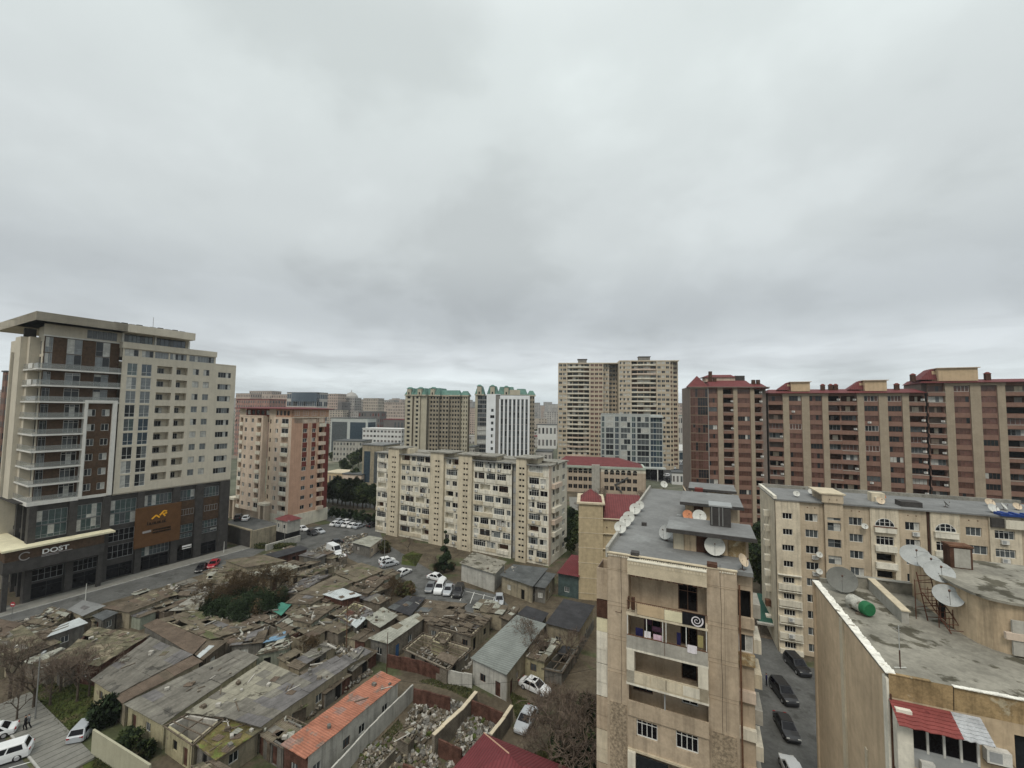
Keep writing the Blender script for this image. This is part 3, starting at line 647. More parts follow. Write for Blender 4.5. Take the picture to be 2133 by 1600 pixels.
    m = MB(); m.box(17.3, 19.9, 1.2, 3.2, top+.2, top+1.0, 'base_grey', f); b.parts.append(('roof_hatch', m))
    m = MB(); m.box(14.6, 16.4, 4, 5.5, top+.2, top+1.6, 'cream2', f); m.box(15.0, 15.6, 3.6, 4, top+.2, top+1.0, 'cream', f); b.parts.append(('roof_shed', m))
    b.done(); return b
RB = right_block()
# ================================================================== 5. near tan panel block
def near_block():
    b = Bld('apartment_block', 'nearest tan panel apartment block with stacked balconies and a long grey felt roof', 'apartment block', (8.57, 37.56), 24.5, split=True)
    f = b.F(); w = b.wall; top = 26.5; SL = [25.15, 22.15, 19.35, 16.6, 13.8, 11.0, 8.2, 5.4, 2.6]
    # wall strips either side of the balcony stack
    for a0, a1, d in ((0, 1.8, 0), (7.9, 10.05, 0)):
        h = f.sh(d); w.quad([h.p(a0, 0, 14.3), h.p(a1, 0, 14.3), h.p(a1, 0, top), h.p(a0, 0, top)], 'panel_tan')
        w.quad([h.p(a0, 0, 0), h.p(a1, 0, 0), h.p(a1, 0, 14.3), h.p(a0, 0, 14.3)], 'panel_plain'); 
        w.box(a0+.22, a1-.2, -.04, 0, 0, 14.1, 'pebble', h, 'k')
        for z in SL: w.box(a0, a1, -.03, 0, z-.04, z+.0, 'rust_dark' if z > 30 else 'panel_plain', h, 'k')
    # worn parapet edge
    pr = MB(); pr.box(-.05, 10.1, -.06, .25, top, top+.08, 'stone_cap', f)
    for i in range(60):
        a = .1+i*.165
        if 1.9 < a < 2.7 or 8.0 < a < 8.7: continue
        pr.box(a, a+.09+.05*rnd.random(), -.07, .05, top-.22+.05*rnd.random(), top-.1, 'cream', f)
    b.parts.append(('parapet', pr))
    # balcony recess
    dep = 1.35; g = f.sh(dep)
    for k, z in enumerate(SL[:-1]):
        zl = SL[k+1]; zt = z
        if k == 0: zt = 25.2
        # back wall with door / window
        if k in (0,): b.win(g, 5.7, 7.2, zl+.1, zl+2.5, 2, 'black', 'frame_brown', .65, d=.1)
        elif k == 1:
            b.win(g, 2.9, 4.3, zl+.1, zl+2.4, 2, 'brown', 'frame_brown', d=.1); b.win(g, 5.85, 7.15, zl+.1, zl+2.4, 2, 'black', 'frame_brown', d=.1)
        elif k == 2: b.win(g, 5.9, 7.1, zl+.1, zl+2.3, 1, 'black', 'frame_brown', d=.1)
        elif k == 3:
            b.win(g, 1.95, 3.6, zl+.9, zl+2.5, 3, 'brown', 'frame_brown', d=.1); b.win(g, 5.9, 7.15, zl+.9, zl+2.3, 2, 'black', 'frame_white', d=.1)
        if k not in (4,): w.box(1.8, 7.9, .02, dep, zl-.12, zl+.02, 'panel_plain', f)
    b.skin(g, 1.8, 7.9, 0, top, 'grey_side' if False else 'panel_plain')
    for a in (1.8, 7.9): w.quad([f.p(a, 0, 0), f.p(a, dep, 0), f.p(a, dep, top), f.p(a, 0, top)], 'panel_plain')
    # top fascia
    m = MB(); m.box(1.78, 7.92, -.45, .0, 25.1, 26.25, 'stone_cap', f); m.box(1.78, 7.92, -.5, .0, 26.25, 26.33, 'cream', f)
    for i in range(26): a = 1.9+i*.23; m.box(a, a+.13, -.49, -.45, 25.98, 26.15, 'cream2', f)
    for i in range(12): a = 2+i*.48+.1*rnd.random(); m.box(a, a+.2+.2*rnd.random(), -.44, -.1, 25.02-.04*rnd.random(), 25.1, 'rust_dark', f)
    b.item('balcony_fascia', m)
    # balcony at 22.15 : railing with yellow sheets
    def slab(z, d=-.95, mat='cream2'): 
        m = MB(); m.box(1.75, 7.95, d, .05, z-.16, z, mat, f); return m
    m = slab(22.15); m.box(1.8, 7.9, -.93, -.9, 23.12, 23.17, 'rust', f)
    for i in range(40): a = 1.82+i*.156; m.box(a, a+.025, -.92, -.9, 22.15, 23.12, 'rust', f)
    m.box(2.65, 4.75, -.96, -.93, 22.2, 23.05, 'penthouse_yellow', f); m.box(4.78, 6.1, -.96, -.93, 22.2, 23.0, 'canopy_cream', f)
    for a in (1.85, 2.15, 2.3): m.box(a, a+.12, -.8, -.5, 22.4, 23.35, 'rust_dark', f)
    b.item('balcony', m)
    m = slab(19.35, -.95, 'cream_white'); m.box(1.78, 7.92, -.95, -.85, 19.35, 20.4, 'grey_stone', f)
    for a in (1.82, 3.35, 4.6, 4.85, 6.35, 7.8): m.box(a, a+.06, -.92, -.87, 20.4, 22.0, 'frame_white', f)
    m.box(4.75, 4.78, -.97, -.95, 19.4, 20.4, 'rust', f); m.box(1.8, 7.9, -.95, -.86, 20.38, 20.44, 'rust', f); b.item('balcony', m)
    m = slab(16.6, -.95, 'cream_white'); m.box(1.78, 7.92, -.95, -.85, 16.6, 17.6, 'stone_cap', f); m.box(1.78, 2.4, -.95, -.2, 16.6, 19.2, 'cream', f); m.box(7.2, 7.92, -.95, -.2, 16.6, 19.2, 'cream', f)
    for a in (2.4, 3.7, 4.8, 6.1): m.box(a, a+1.2, -.97, -.95, 16.75, 17.5, 'cream2' if a != 6.1 else 'cream', f)
    b.item('balcony', m)
    m = slab(13.8, -.4, 'panel_plain'); m.box(1.78, 7.92, -.42, -.3, 13.65, 14.85, 'panel_plain', f); m.box(4.65, 4.75, -.4, -.3, 14.85, 16.45, 'frame_grey', f); b.item('balcony', m)
    # glazed-in level with two windows
    q = f.sh(-.25)
    b.win(q, 2.45, 4.1, 12.05, 13.4, 4, 'black', 'frame_white', .75); b.win(q, 5.5, 7.15, 12.1, 13.45, 4, 'black', 'frame_white', .75)
    b.skin(q, 1.78, 7.92, 11.0, 13.65, 'panel_plain'); m = slab(11.0, -.4, 'stone_cap'); b.item('balcony', m)
    for z in (8.2, 5.4, 2.6): m = slab(z, -.6); m.box(1.78, 7.92, -.6, -.5, z, z+1, 'cream2', f); m.box(1.78, 2.4, -.6, -.1, z, z+2.7, 'cream', f); m.box(2.45, 4.9, -.55, -.5, z+1, z+2.6, 'glass_dark', f); b.item('balcony', m)
    # laundry-level brackets, cable
    m = MB(); m.tube(f.p(.7, 0, 21.6), f.p(1.3, -.7, 21.9), .025, 'rust_dark'); m.tube(f.p(1.3, -.7, 21.9), f.p(1.3, -.7, 22.1), .03, 'rust_dark'); b.parts.append(('bracket', m))
    # recessed side strip on the right with small balconies
    h = f.sh(1.0)
    for k, z in enumerate(SL[:-1]):
        zl = SL[k+1]
        if k == 0: b.hole(h, 10.15, 11.05, zl+.3, z-.3, .8, 'black')
        elif k == 1: b.win(h, 10.15, 11.15, zl+.7, zl+2.1, 2, 'mix', 'frame_white')
        m = MB(); mat = ['panel_plain', 'wing_stain', 'pinkish', 'cream', 'panel_plain', 'cream2', 'stone_cap', 'panel_plain'][k]
        m.box(10.05, 11.25, -.35, .0, zl-.1, zl+.7, mat, h); b.item('balcony', m)
    b.skin(h, 10.05, 11.2, 0, top, 'panel_tan'); w.quad([f.p(10.05, 0, 0), f.p(10.05, 1, 0), f.p(10.05, 1, top), f.p(10.05, 0, top)], 'panel_plain')
    m = MB(); m.tube(f.p(10.2, -.1, 0), f.p(10.2, -.1, 25.6), .07, 'rust'); b.parts.append(('drainpipe', m))
    # long sides
    r = b.R(11.2)
    for j in range(8):
        for k, z in enumerate(SL[1:]):
            a = 3+j*3.8
            if j % 2: b.win(r, a, a+1.6, z+.9, z+2.3, 3, 'dark', 'frame_white')
            else:
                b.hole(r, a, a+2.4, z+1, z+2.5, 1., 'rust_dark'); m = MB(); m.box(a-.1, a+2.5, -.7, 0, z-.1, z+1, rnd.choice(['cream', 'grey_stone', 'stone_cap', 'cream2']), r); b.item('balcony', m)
    b.skin(r, 1.0, 33.6, 0, top, 'panel_plain')
    l = b.L(0)
    for j in range(8):
        for k, z in enumerate(SL[1:]):
            a = -32+j*3.8
            if j % 2: b.win(l, a, a+1.6, z+.9, z+2.3, 3, 'dark', 'frame_white')
    b.skin(l, -33.6, 0, 0, top, 'panel_tan')
    for k, z in enumerate(SL[1:]):   # little side balconies at the left corner
        m = MB(); mat = ['panel_plain', 'canopy_cream', 'cream_white', 'cream_white', 'panel_plain', 'cream2', 'panel_plain', 'panel_plain'][k]
        m.box(-3.4, -.9, -1.15, 0, z-.12, z+1.05 if k not in (0,) else z+1.0, mat, l); 
        m.box(-3.4, -3.3, -1.15, 0, z+1, z+2.6, mat, l); m.box(-1.0, -.9, -1.15, 0, z+1, z+2.6, mat if k != 1 else 'rust_dark', l); m.box(-3.3, -1.0, -1.1, -1.05, z+1.05, z+2.55, 'glass_mid' if k % 2 else 'glass_brown', l)
        b.item('balcony', m)
    w.quad([(0, 33.6, 0), (11.2, 33.6, 0), (11.2, 33.6, top), (0, 33.6, top)], 'panel_plain')
    # roof
    rf = MB(); rf.box(0, 11.2, .25, 33.6, top-.3, top+.02, 'roof_grey', f)
    rf.box(-.15, .1, 0, 33.6, top-.4, top+.5, 'grey_stone', f); 
    rf.box(2.0, 2.65, -.05, .6, top+.0, top+.35, 'base_grey', f); rf.box(7.95, 8.7, -.05, .6, top+.0, top+.35, 'rust_dark', f)
    b.parts.append(('roof', rf))
    # roof houses
    def house(y0, y1, zt, x0=5.2, mats=('stone_cap', 'wing_wall', 'grey_stone')):
        m = MB(); m.box(x0, 11.2, y0+1.2, y1, top, zt, 'panel_plain')
        x = x0+.05
        for i, ww in enumerate((.9, 1.0, 1.2, 1.3, 1.4)):
            if x+ww > 11.2: break
            m.box(x, x+ww-.05, y0+1.1, y0+1.2, top+.03, zt-.05, ['cream2', 'wing_wall', 'rust_dark', 'penthouse_yellow', 'wing_stain'][(i+(y0 > 10)) % 5]); x += ww
        m.box(x0-.5, 11.7, y0, y1+.5, zt, zt+.22, 'roof_grey'); m.box(x0-.5, 11.75, y0-.05, y0+.12, zt-.08, zt+.24, 'base_grey'); b.item('roof_house', m)
    house(2.6, 7.0, 28.3); house(14.5, 21.5, 28.4, 5.8); house(25.0, 30, 28.3, 6.4)
    m = MB(); m.box(8.3, 10.0, 5.5, 7.2, 28.5, 30.3, 'base_grey'); m.box(8.2, 10.1, 5.4, 7.3, 30.3, 30.42, 'frame_grey'); 
    for a in (8.4, 9.0, 9.3): m.box(a, a+.08, 5.44, 5.5, 28.6, 30.25, 'metal')
    b.item('chimney', m)
    m = MB(); m.box(6.7, 7.7, 24.0, 25.0, 26.5, 28.7, 'dark_red'); b.item('chimney', m)
    m = MB(); m.box(9.6, 11.3, 22, 24.2, 26.5, 28.2, 'cream_white'); b.item('roof_house', m)
    for x, y in ((3.9, 6.5), (5.3, 13.0), (4.9, 15.6), (1.6, 10.2), (7.0, 8.6)):
        m = MB(); m.box(x, x+.5, y, y+.4, top, top+.35, rnd.choice(['frame_grey', 'base_grey', 'cream_white'])); b.item('roof_vent', m)
    b.done(); return b
NB = near_block()
# ================================================================== 6. wing at the bottom right with the tar roof
def wing_block():
    b = Bld('apartment_block', 'ochre apartment block at bottom right with stained tar roof and white painted roof edge', 'apartment block', (18.75, 21.41), 21.7, split=True)
    f = b.F(); w = b.wall; top = 26.2; l = b.L(0)
    b.skin(l, -12.2, 0, 0, top, 'wing_side')
    w.box(-12.2, -11.9, -.12, 0, 0, top, 'wing_side', l); w.box(-6.55, -6.0, -.1, 0, 0, top-.2, 'cream2', l); w.box(-3.2, -2.9, -.06, 0, 0, 20.5, 'cream2', l); w.box(-.45, 0, -.1, 0, 0, top-.25, 'cream_white', l)
    # front
    b.win(f, 4.45, 5.2, 22.6, 24.6, 1, 'dark', 'frame_grey')
    b.hole(f, .95, 3.2, 22.15, 24.45, 1.0, None)
    for z in (19.3, 16.4, 13.5): b.win(f, 1.0, 3, z+.8, z+2.3, 3, 'dark', 'frame_white'); b.win(f, 4.2, 5.4, z+.8, z+2.3, 2, 'dark', 'frame_white')
    b.skin(f, 0, 14, 0, 25.1, 'wing_wall'); w.quad([f.p(0, -.002, 25.1), f.p(14, -.002, 25.1), f.p(14, -.002, top), f.p(0, -.002, top)], 'wing_stain')
    g = f.sh(1.0); w.quad([g.p(.95, 0, 22.15), g.p(3.2, 0, 22.15), g.p(3.2, 0, 24.45), g.p(.95, 0, 24.45)], 'grey_stone')
    # enclosed balcony under the awning
    m = MB(); m.box(0.05, .65, -.55, 0, 22.0, 24.9, 'cream_white', f); m.box(.65, 3.3, -.3, 0, 21.9, 22.15, 'wing_wall', f)
    m.box(.65, 3.2, -.12, -.05, 22.9, 23.0, 'frame_grey', f); m.box(.65, 3.2, -.1, 0, 22.15, 22.9, 'frame_grey', f)
    for i in range(5): a = .7+i*.6; m.box(a, a+.09, -.13, -.03, 22.9, 24.5, 'ac_white', f)
    for i in range(4): a = .79+i*.6; m.quad([f.p(a, -.06, 23.0), f.p(a+.51, -.06, 23.0), f.p(a+.51, -.06, 24.45), f.p(a, -.06, 24.45)], 'glass_black')
    m.box(1.0, 1.5, -.35, -.12, 22.2, 22.6, 'ac_white', f); b.item('balcony', m)
    m = MB(); m.box(0.1, 14, -.5, 0, 21.3, 21.9, 'wing_wall', f); m.box(.1, 14, -.6, 0, 21.9, 22.0, 'stone_cap', f); b.item('balcony', m)
    # awnings
    def awn(a0, a1, mat):
        m = MB(); n = 7; k = 8
        def pt(i, j):
            a = a0+(a1-a0)*j/k; t = i/n; return f.p(a, -.05-1.0*t, 25.05-.62*t-.035*((i % 1)) + .03*math.sin(j*2.6)*t)
        for i in range(n):
            for j in range(k):
                p0, p1, p2, p3 = pt(i, j), pt(i, j+1), pt(i+1, j+1), pt(i+1, j)
                dz = .035; m.quad([(p0[0], p0[1], p0[2]), (p1[0], p1[1], p1[2]), (p2[0], p2[1], p2[2]+dz), (p3[0], p3[1], p3[2]+dz)], mat)
                m.quad([(p3[0], p3[1], p3[2]+dz), (p2[0], p2[1], p2[2]+dz), p2, p3], mat)
        return m
    b.item('awning', awn(-.05, 2.25, 'awning_red')); b.item('awning', awn(2.2, 3.3, 'awning_pale'))
    b.acu(f, 3.75, 23.3)
    m = MB(); m.tube(f.p(.02, -.1, 10), f.p(.02, -.1, 25.3), .04, 'rust_dark'); b.parts.append(('drainpipe', m))
    m = MB(); m.tube(f.p(3.3, -.1, 24.3), f.p(4.6, -.1, 23.0), .015, 'black', 4); m.tube(f.p(4.6, -.1, 23.0), f.p(9, -.1, 22.8), .015, 'black', 4); b.parts.append(('cable', m))
    w.quad([(0, 12.2, 0), (14, 12.2, 0), (14, 12.2, top), (0, 12.2, top)], 'wing_wall')
    r = MB(); N = 12
    r.box(.0, 14, .0, 12.2, top-.25, top, 'roof_tar', f)
    for i in range(60):   # rough white roof edge
        y0, y1 = 12.2*i/60-.005, 12.2*(i+1)/60+.005; e = .29+.03*math.sin(i*.9)+.02*math.sin(i*2.3)
        r.prism([(-.12, y0), (e, y0), (e+.02, y1), (-.12, y1)], top, top+.045+.01*math.sin(i*1.7), 'white_cap')
    for i in range(10, 40):
        x0, x1 = .33*i-.9, .33*(i+1)-.88; 
        if x0 < 1.6: continue
        r.prism([(x0, -.12), (x1, -.12), (x1, .10+.04*math.sin(i)), (x0, .10)], top, top+.04+.01*math.sin(i*2.3), 'white_cap')
    r.box(0, 1.6, -.05, .12, top, top+.04, 'wing_stain', f); b.parts.append(('roof', r))
    p = MB(); p.box(1.9, 14, 11.9, 12.25, top, top+.75, 'roof_tar'); p.box(1.4, 14, 11.85, 12.3, top+.75, top+.8, 'roof_pale'); p.box(.35, 1.9, 12.0, 12.2, top, top+.3, 'roof_tar'); b.parts.append(('parapet', p))
    p = MB(); p.prism([(3.25, 11.9), (3.6, 11.9), (3.45, 6.6), (3.1, 6.6)], top, top+.75, 'grey_stone'); p.prism([(3.2, 11.9), (3.65, 11.9), (3.5, 6.5), (3.05, 6.5)], top+.75, top+.82, 'stone_cap'); b.parts.append(('dividing_wall', p))
    # roof house with a curved wall
    p = MB(); zt = 28.9; P0 = [(5.75, 12.2), (5.75, 9.0), (5.7, 7.6), (5.75, 6.6), (6.0, 5.5), (6.4, 4.9), (7.0, 4.6), (8.2, 4.5), (14, 4.5), (14, 12.2)]
    p.prism(P0, top, zt, 'wing_wall'); p.prism([(x-.25 if x < 8 else x, y-.25) for x, y in P0[1:8]]+[(14, 4.2), (14, 12.2), (5.5, 12.2)], zt, zt+.14, 'roof_tar')
    p.box(6.9, 14, 4.38, 4.5, top+.1, zt-.8, 'grey_stone'); p.box(6.6, 14, 4.3, 4.5, top+.9, top+1.25, 'pinkish'); p.box(5.68, 5.76, 7.8, 8.5, top+.1, top+1.9, 'black')
    b.item('roof_house', p)
    p = MB(); p.box(6.9, 8.0, 9.7, 10.5, zt+.14, 30.4, 'rust_dark'); p.box(6.85, 8.05, 9.62, 10.55, 30.4, 30.5, 'rust'); p.quad([(7.1, 9.69, 29.1), (7.9, 9.69, 29.1), (7.9, 9.69, 30.3), (7.1, 9.69, 30.3)], 'grey_stone'); b.item('chimney', p)
    b.done(); return b
mk('awning_red', (.21, .058, .052), .5, (2, .15), 0, patch=(2.5, .66, (.12, .03, .03)))
mk('awning_pale', (.40, .41, .42), .5, (2, .2))
WB = wing_block()
# ================================================================== 7. long brown block behind
def brown_block():
    O = PD(1606, 840, 140); b = Bld('apartment_block', 'long brown and tan fifteen storey block with red roof and recessed balcony bands', 'apartment block', (O.x, O.y), 25)
    f = b.F(); w = b.wall
    def X(px): return b.sz(f, px, 950)[0]
    z1 = lambda q: X(1420+q/5.925); z2 = lambda q: X(1773+q/5.333)
    segs = [('b', z1(1085), z1(1265), 0), ('p', z1(1265), z1(1340), 0), ('w', z1(1340), z1(1500), 0), ('p', z1(1500), z1(1595), 0), ('w', z1(1595), z1(1755), 0), ('p', z1(1755), z1(1830), 0),
            ('b', z1(1830), z1(1990), 0), ('b', z1(1990), z2(90), 0), ('p', z2(90), z2(165), 0), ('w', z2(165), z2(330), 0), ('p', z2(330), z2(430), 0), ('w', z2(430), z2(595), 0), ('p', z2(595), z2(670), 0),
            ('b', z2(670), z2(860), 0), ('g', z2(860), z2(890), 0), ('b', z2(890), z2(1080), 1), ('p', z2(1080), z2(1175), 1), ('w', z2(1175), z2(1360), 1), ('p', z2(1360), z2(1480), 1),
            ('w', z2(1480), z2(1665), 1), ('p', z2(1665), z2(1755), 1), ('b', z2(1755), z2(1755)+7, 1), ('b', z2(1755)+7, z2(1755)+14, 1)]
    fl = 3.07; E0 = b.sz(f, 1606, 819)[1]; E1 = b.sz(f, 1960, 797)[1]
    for kind, a0, a1, hi in segs:
        e = E1 if hi else E0
        d = .9 if kind == 'b' else (.35 if kind == 'w' else 0); h = f.sh(d); n = int(e/fl)
        if kind == 'p': w.box(a0, a1, 0, 3, 0, e-.1, 'brown_pilaster', f); continue
        if kind == 'g': w.box(a0, a1, 1.5, 2, 0, e, 'black', f); continue
        for k in range(n):
            zt = e-.9-fl*k
            if zt < 3: break
            if kind == 'w':
                b.win(h, a0+.12, a1-.12, zt-1.75, zt-.05, int((a1-a0)/.75), rnd.choice(['brown', 'brown', 'brown', 'brown', 'dark']), rnd.choice(['frame_brown']*9+['frame_white']), d=.12)
                if k and rnd.random() < .06: b.acu(h, a0+1.2, zt-2.4)
            else:
                q = rnd.random(); c = (a0+a1)/2
                if q < .35: b.win(h, a0+.15, a1-.15, zt-1.75, zt-.05, int((a1-a0)/.9), rnd.choice(['brown', 'dark', 'mix']), rnd.choice(['frame_brown', 'frame_grey']), d=.12)
                else:
                    b.hole(h, a0+.2, a1-.2, zt-1.75, zt-.05, 1.4, rnd.choice(['rust_dark', 'black', 'rust_dark', 'glass_brown', 'brown_grey'])); hh = h.sh(1.3)
                    if rnd.random() < .6: w.box(c-.9+rnd.random(), c+.1+rnd.random(), 0, .05, zt-1.75, zt-.3, rnd.choice(['cream', 'pinkish', 'cream2', 'grey_side']), hh)
                m = MB(); m.box(a0+.02, a1-.02, -.85, 0, zt-3.0, zt-1.95, 'brown_band' if rnd.random() < .93 else 'dark_red', h); m.box(a0, a1, -.9, 0, zt-1.95, zt-1.86, 'grey_stone', h) if rnd.random() < .5 else None; b.item('balcony', m)
                if rnd.random() < .3: b.acu(h, a1-.5, zt-1.5)
        b.skin(h, a0, a1, 0, e-.1, 'brown_band')
    xs0, xs1, xs2 = segs[0][1], segs[14][1], segs[-1][2]
    w.box(xs0, xs1, 2.8, 14, 0, E0, 'brown_grey', f); w.box(xs1, xs2, 2.8, 15, 0, E1, 'brown_grey', f, ''); w.box(xs0-.05, xs0, 0, 14, 0, E0, 'brown_grey', f)
    w.box(segs[1][1]-.1, segs[5][2]+.1, -.12, .5, E0-.9, E0-.12, 'brown_pilaster', f); w.box(segs[8][1]-.1, segs[12][2]+.1, -.12, .5, E0-.9, E0-.12, 'brown_pilaster', f)
    w.box(segs[16][1]-.1, segs[20][2]+.1, -.12, .5, E1-.9, E1-.12, 'brown_pilaster', f)
    r = MB()
    def slope(a0, a1, z0, z1, y0=-.9, y1=5.0): r.frustum((a0, a1, y0, 14.5), z0, (a0+1, a1-1, y1, 13.5), z1, 'red_roof'); 
    slope(xs0-.3, xs1, E0, E0+1.4); slope(xs1-.6, xs2, E1, E1+1.2, -.9, 6)
    r.box(xs0-.3, xs1, -.95, .3, E0-.12, E0, 'red_roof', f); r.box(xs1-.5, xs2, -.95, .3, E1-.12, E1, 'red_roof', f)
    b.parts.append(('roof', r))
    def ph(u0, u1, ztop, z0, d0, d1):
        m = MB(); a0, a1 = X(u0), X(u1); m.box(a0, a1, d0, d1, z0, ztop, 'penthouse_yellow', f); c = (a0+a1)/2; m.box(a0-.4, a1+.4, d0-.5, d1+.4, ztop, ztop+.2, 'salmon_beige', f); m.box(a0-.9, a0-.0, d0+1.5, d1, z0, ztop-.6, 'penthouse_yellow', f); m.frustum((a0-4, a0+2, d0+1, d1+2), z0+.5, (a0-1, a0, d0+2, d1), ztop, 'red_roof'); 
        b.item('roof_house', m)
    ph(1653, 1693, E0+3.6, E0+.6, 1.0, 5); ph(1809, 1856, E0+3.8, E0+.6, 1.0, 5); ph(1966, 2050, E1+4.2, E1+.5, .8, 7)
    for u in (1724, 1741, 1752, 1884, 1920, 2082):
        m = MB(); a = X(u); e = E0 if u < 1900 else E1; m.box(a-.55, a+.55, 3, 4.1, e+.6, e+2.6, 'rust_dark', f); m.frustum((a-.7, a+.7, 2.9, 4.2), e+2.6, (a-.2, a+.2, 3.4, 3.7), e+3.1, 'dark_red'); b.item('chimney', m)
    b.done()
    # ---- separate lower-left wing with the glazed corner and the pointed turret
    O2 = PD(1602, 840, 139.2); b = Bld('apartment_block', 'brown block with glazed corner bay and pointed red turret', 'apartment block', (O2.x, O2.y), 12)
    f = b.F(); w = b.wall; X2 = lambda q: b.sz(f, 1420+q/5.925, 946)[0]
    E = b.sz(f, 1560, 806)[1]; n = 16
    segs = [('c', 108, 330), ('s', 335, 455), ('p', 455, 520), ('b', 520, 650), ('p', 650, 700), ('w', 700, 862), ('p', 862, 912), ('b', 912, 1010), ('q', 1010, 1072)]
    for kind, q0, q1 in segs:
        a0, a1 = X2(q0), X2(q1)
        if kind in 'pq': w.box(a0, a1, -.1 if kind == 'p' else 1.2, 3, 0, E, 'brown_pilaster' if kind == 'p' else 'brown_grey', f); continue
        h = f.sh({'c': -.5, 's': .2, 'b': .8, 'w': .3}[kind])
        for k in range(n):
            zt = E-.7-3.05*k
            if zt < 3: break
            if kind == 'c':
                if zt > 12: b.win(h, a0+.05, a1-.05, zt-2.9, zt+.05, 7, 'brown', 'frame_brown', .6, d=.06, fw=.1)
                else: b.win(h, a0+1, a0+2.6, zt-2, zt-.5, 2, 'brown', 'frame_brown', d=.06)
            elif kind in 'ws': b.win(h, a0+.15, a1-.15, zt-1.7, zt-.1, int((a1-a0)/.75), 'brown' if rnd.random() < .8 else 'mix', 'frame_brown', d=.1)
            else:
                b.hole(h, a0+.3, a1-.2, zt-1.7, zt-.05, 1.3, rnd.choice(['black', 'rust_dark', 'rust_dark']))
                m = MB(); m.box(a0+.1, a1+.05, -.8, 0, zt-2.9, zt-1.85, 'brown_band', h); m.box(a0+.1, a1+.05, -.85, 0, zt-1.85, zt-1.78, 'grey_stone', h); b.item('balcony', m)
                if rnd.random() < .4: b.acu(h, a1-.3, zt-1.4, -.2)
        b.skin(h, a0, a1, 0, E, 'brown_band' if kind != 'c' else ('brown_pilaster'))
    aL, aR = X2(108), X2(1072)
    w.box(aL, aR, 2.5, 14, 0, E, 'brown_grey', f); w.box(aL, aL+.1, -.5, 3, 0, E, 'brown_grey', f); w.box(X2(330), X2(336), -.6, 0, 0, E, 'frame_grey', f)
    r = MB(); t0, t1 = X2(100), X2(330); r.frustum((t0-.3, t1+.2, -.9, 4.5), E, ((t0+t1)/2-.05, (t0+t1)/2+.05, 1.8, 1.9), E+3.9, 'red_roof_y')
    r.frustum((t1+.2, X2(900), -.9, 14), E, (t1+1.2, X2(900)-1, 4, 10), E+2.4, 'red_roof'); r.frustum((X2(900), aR+.6, -.9, 14), E-.6, (X2(900), aR-.5, 4, 10), E+1.4, 'red_roof')
    r.box(t0-.3, aR+.6, -.95, 0, E-.25, E, 'brown_grey', f); b.parts.append(('roof', r))
    m = MB(); m.box(X2(330)+.5, X2(730), 4.5, 9.5, E+2, E+3.6, 'pinkish', f); m.frustum((X2(300), X2(740), 4, 10), E+3.6, (X2(400), X2(690), 6, 8), E+4.6, 'red_roof'); m.box(X2(735), X2(860), 5, 8, E+2, E+4.2, 'base_grey', f); b.item('roof_house', m)
    for q in (400, 455, 950, 1010):
        m = MB(); a = X2(q); m.box(a-.5, a+.5, 3, 4, E+(1.5 if q < 900 else .2), E+(5.6 if q == 400 else 3.2 if q > 400 and q < 900 else 2.6), 'rust_dark', f); b.item('chimney', m)
    b.done()
brown_block()
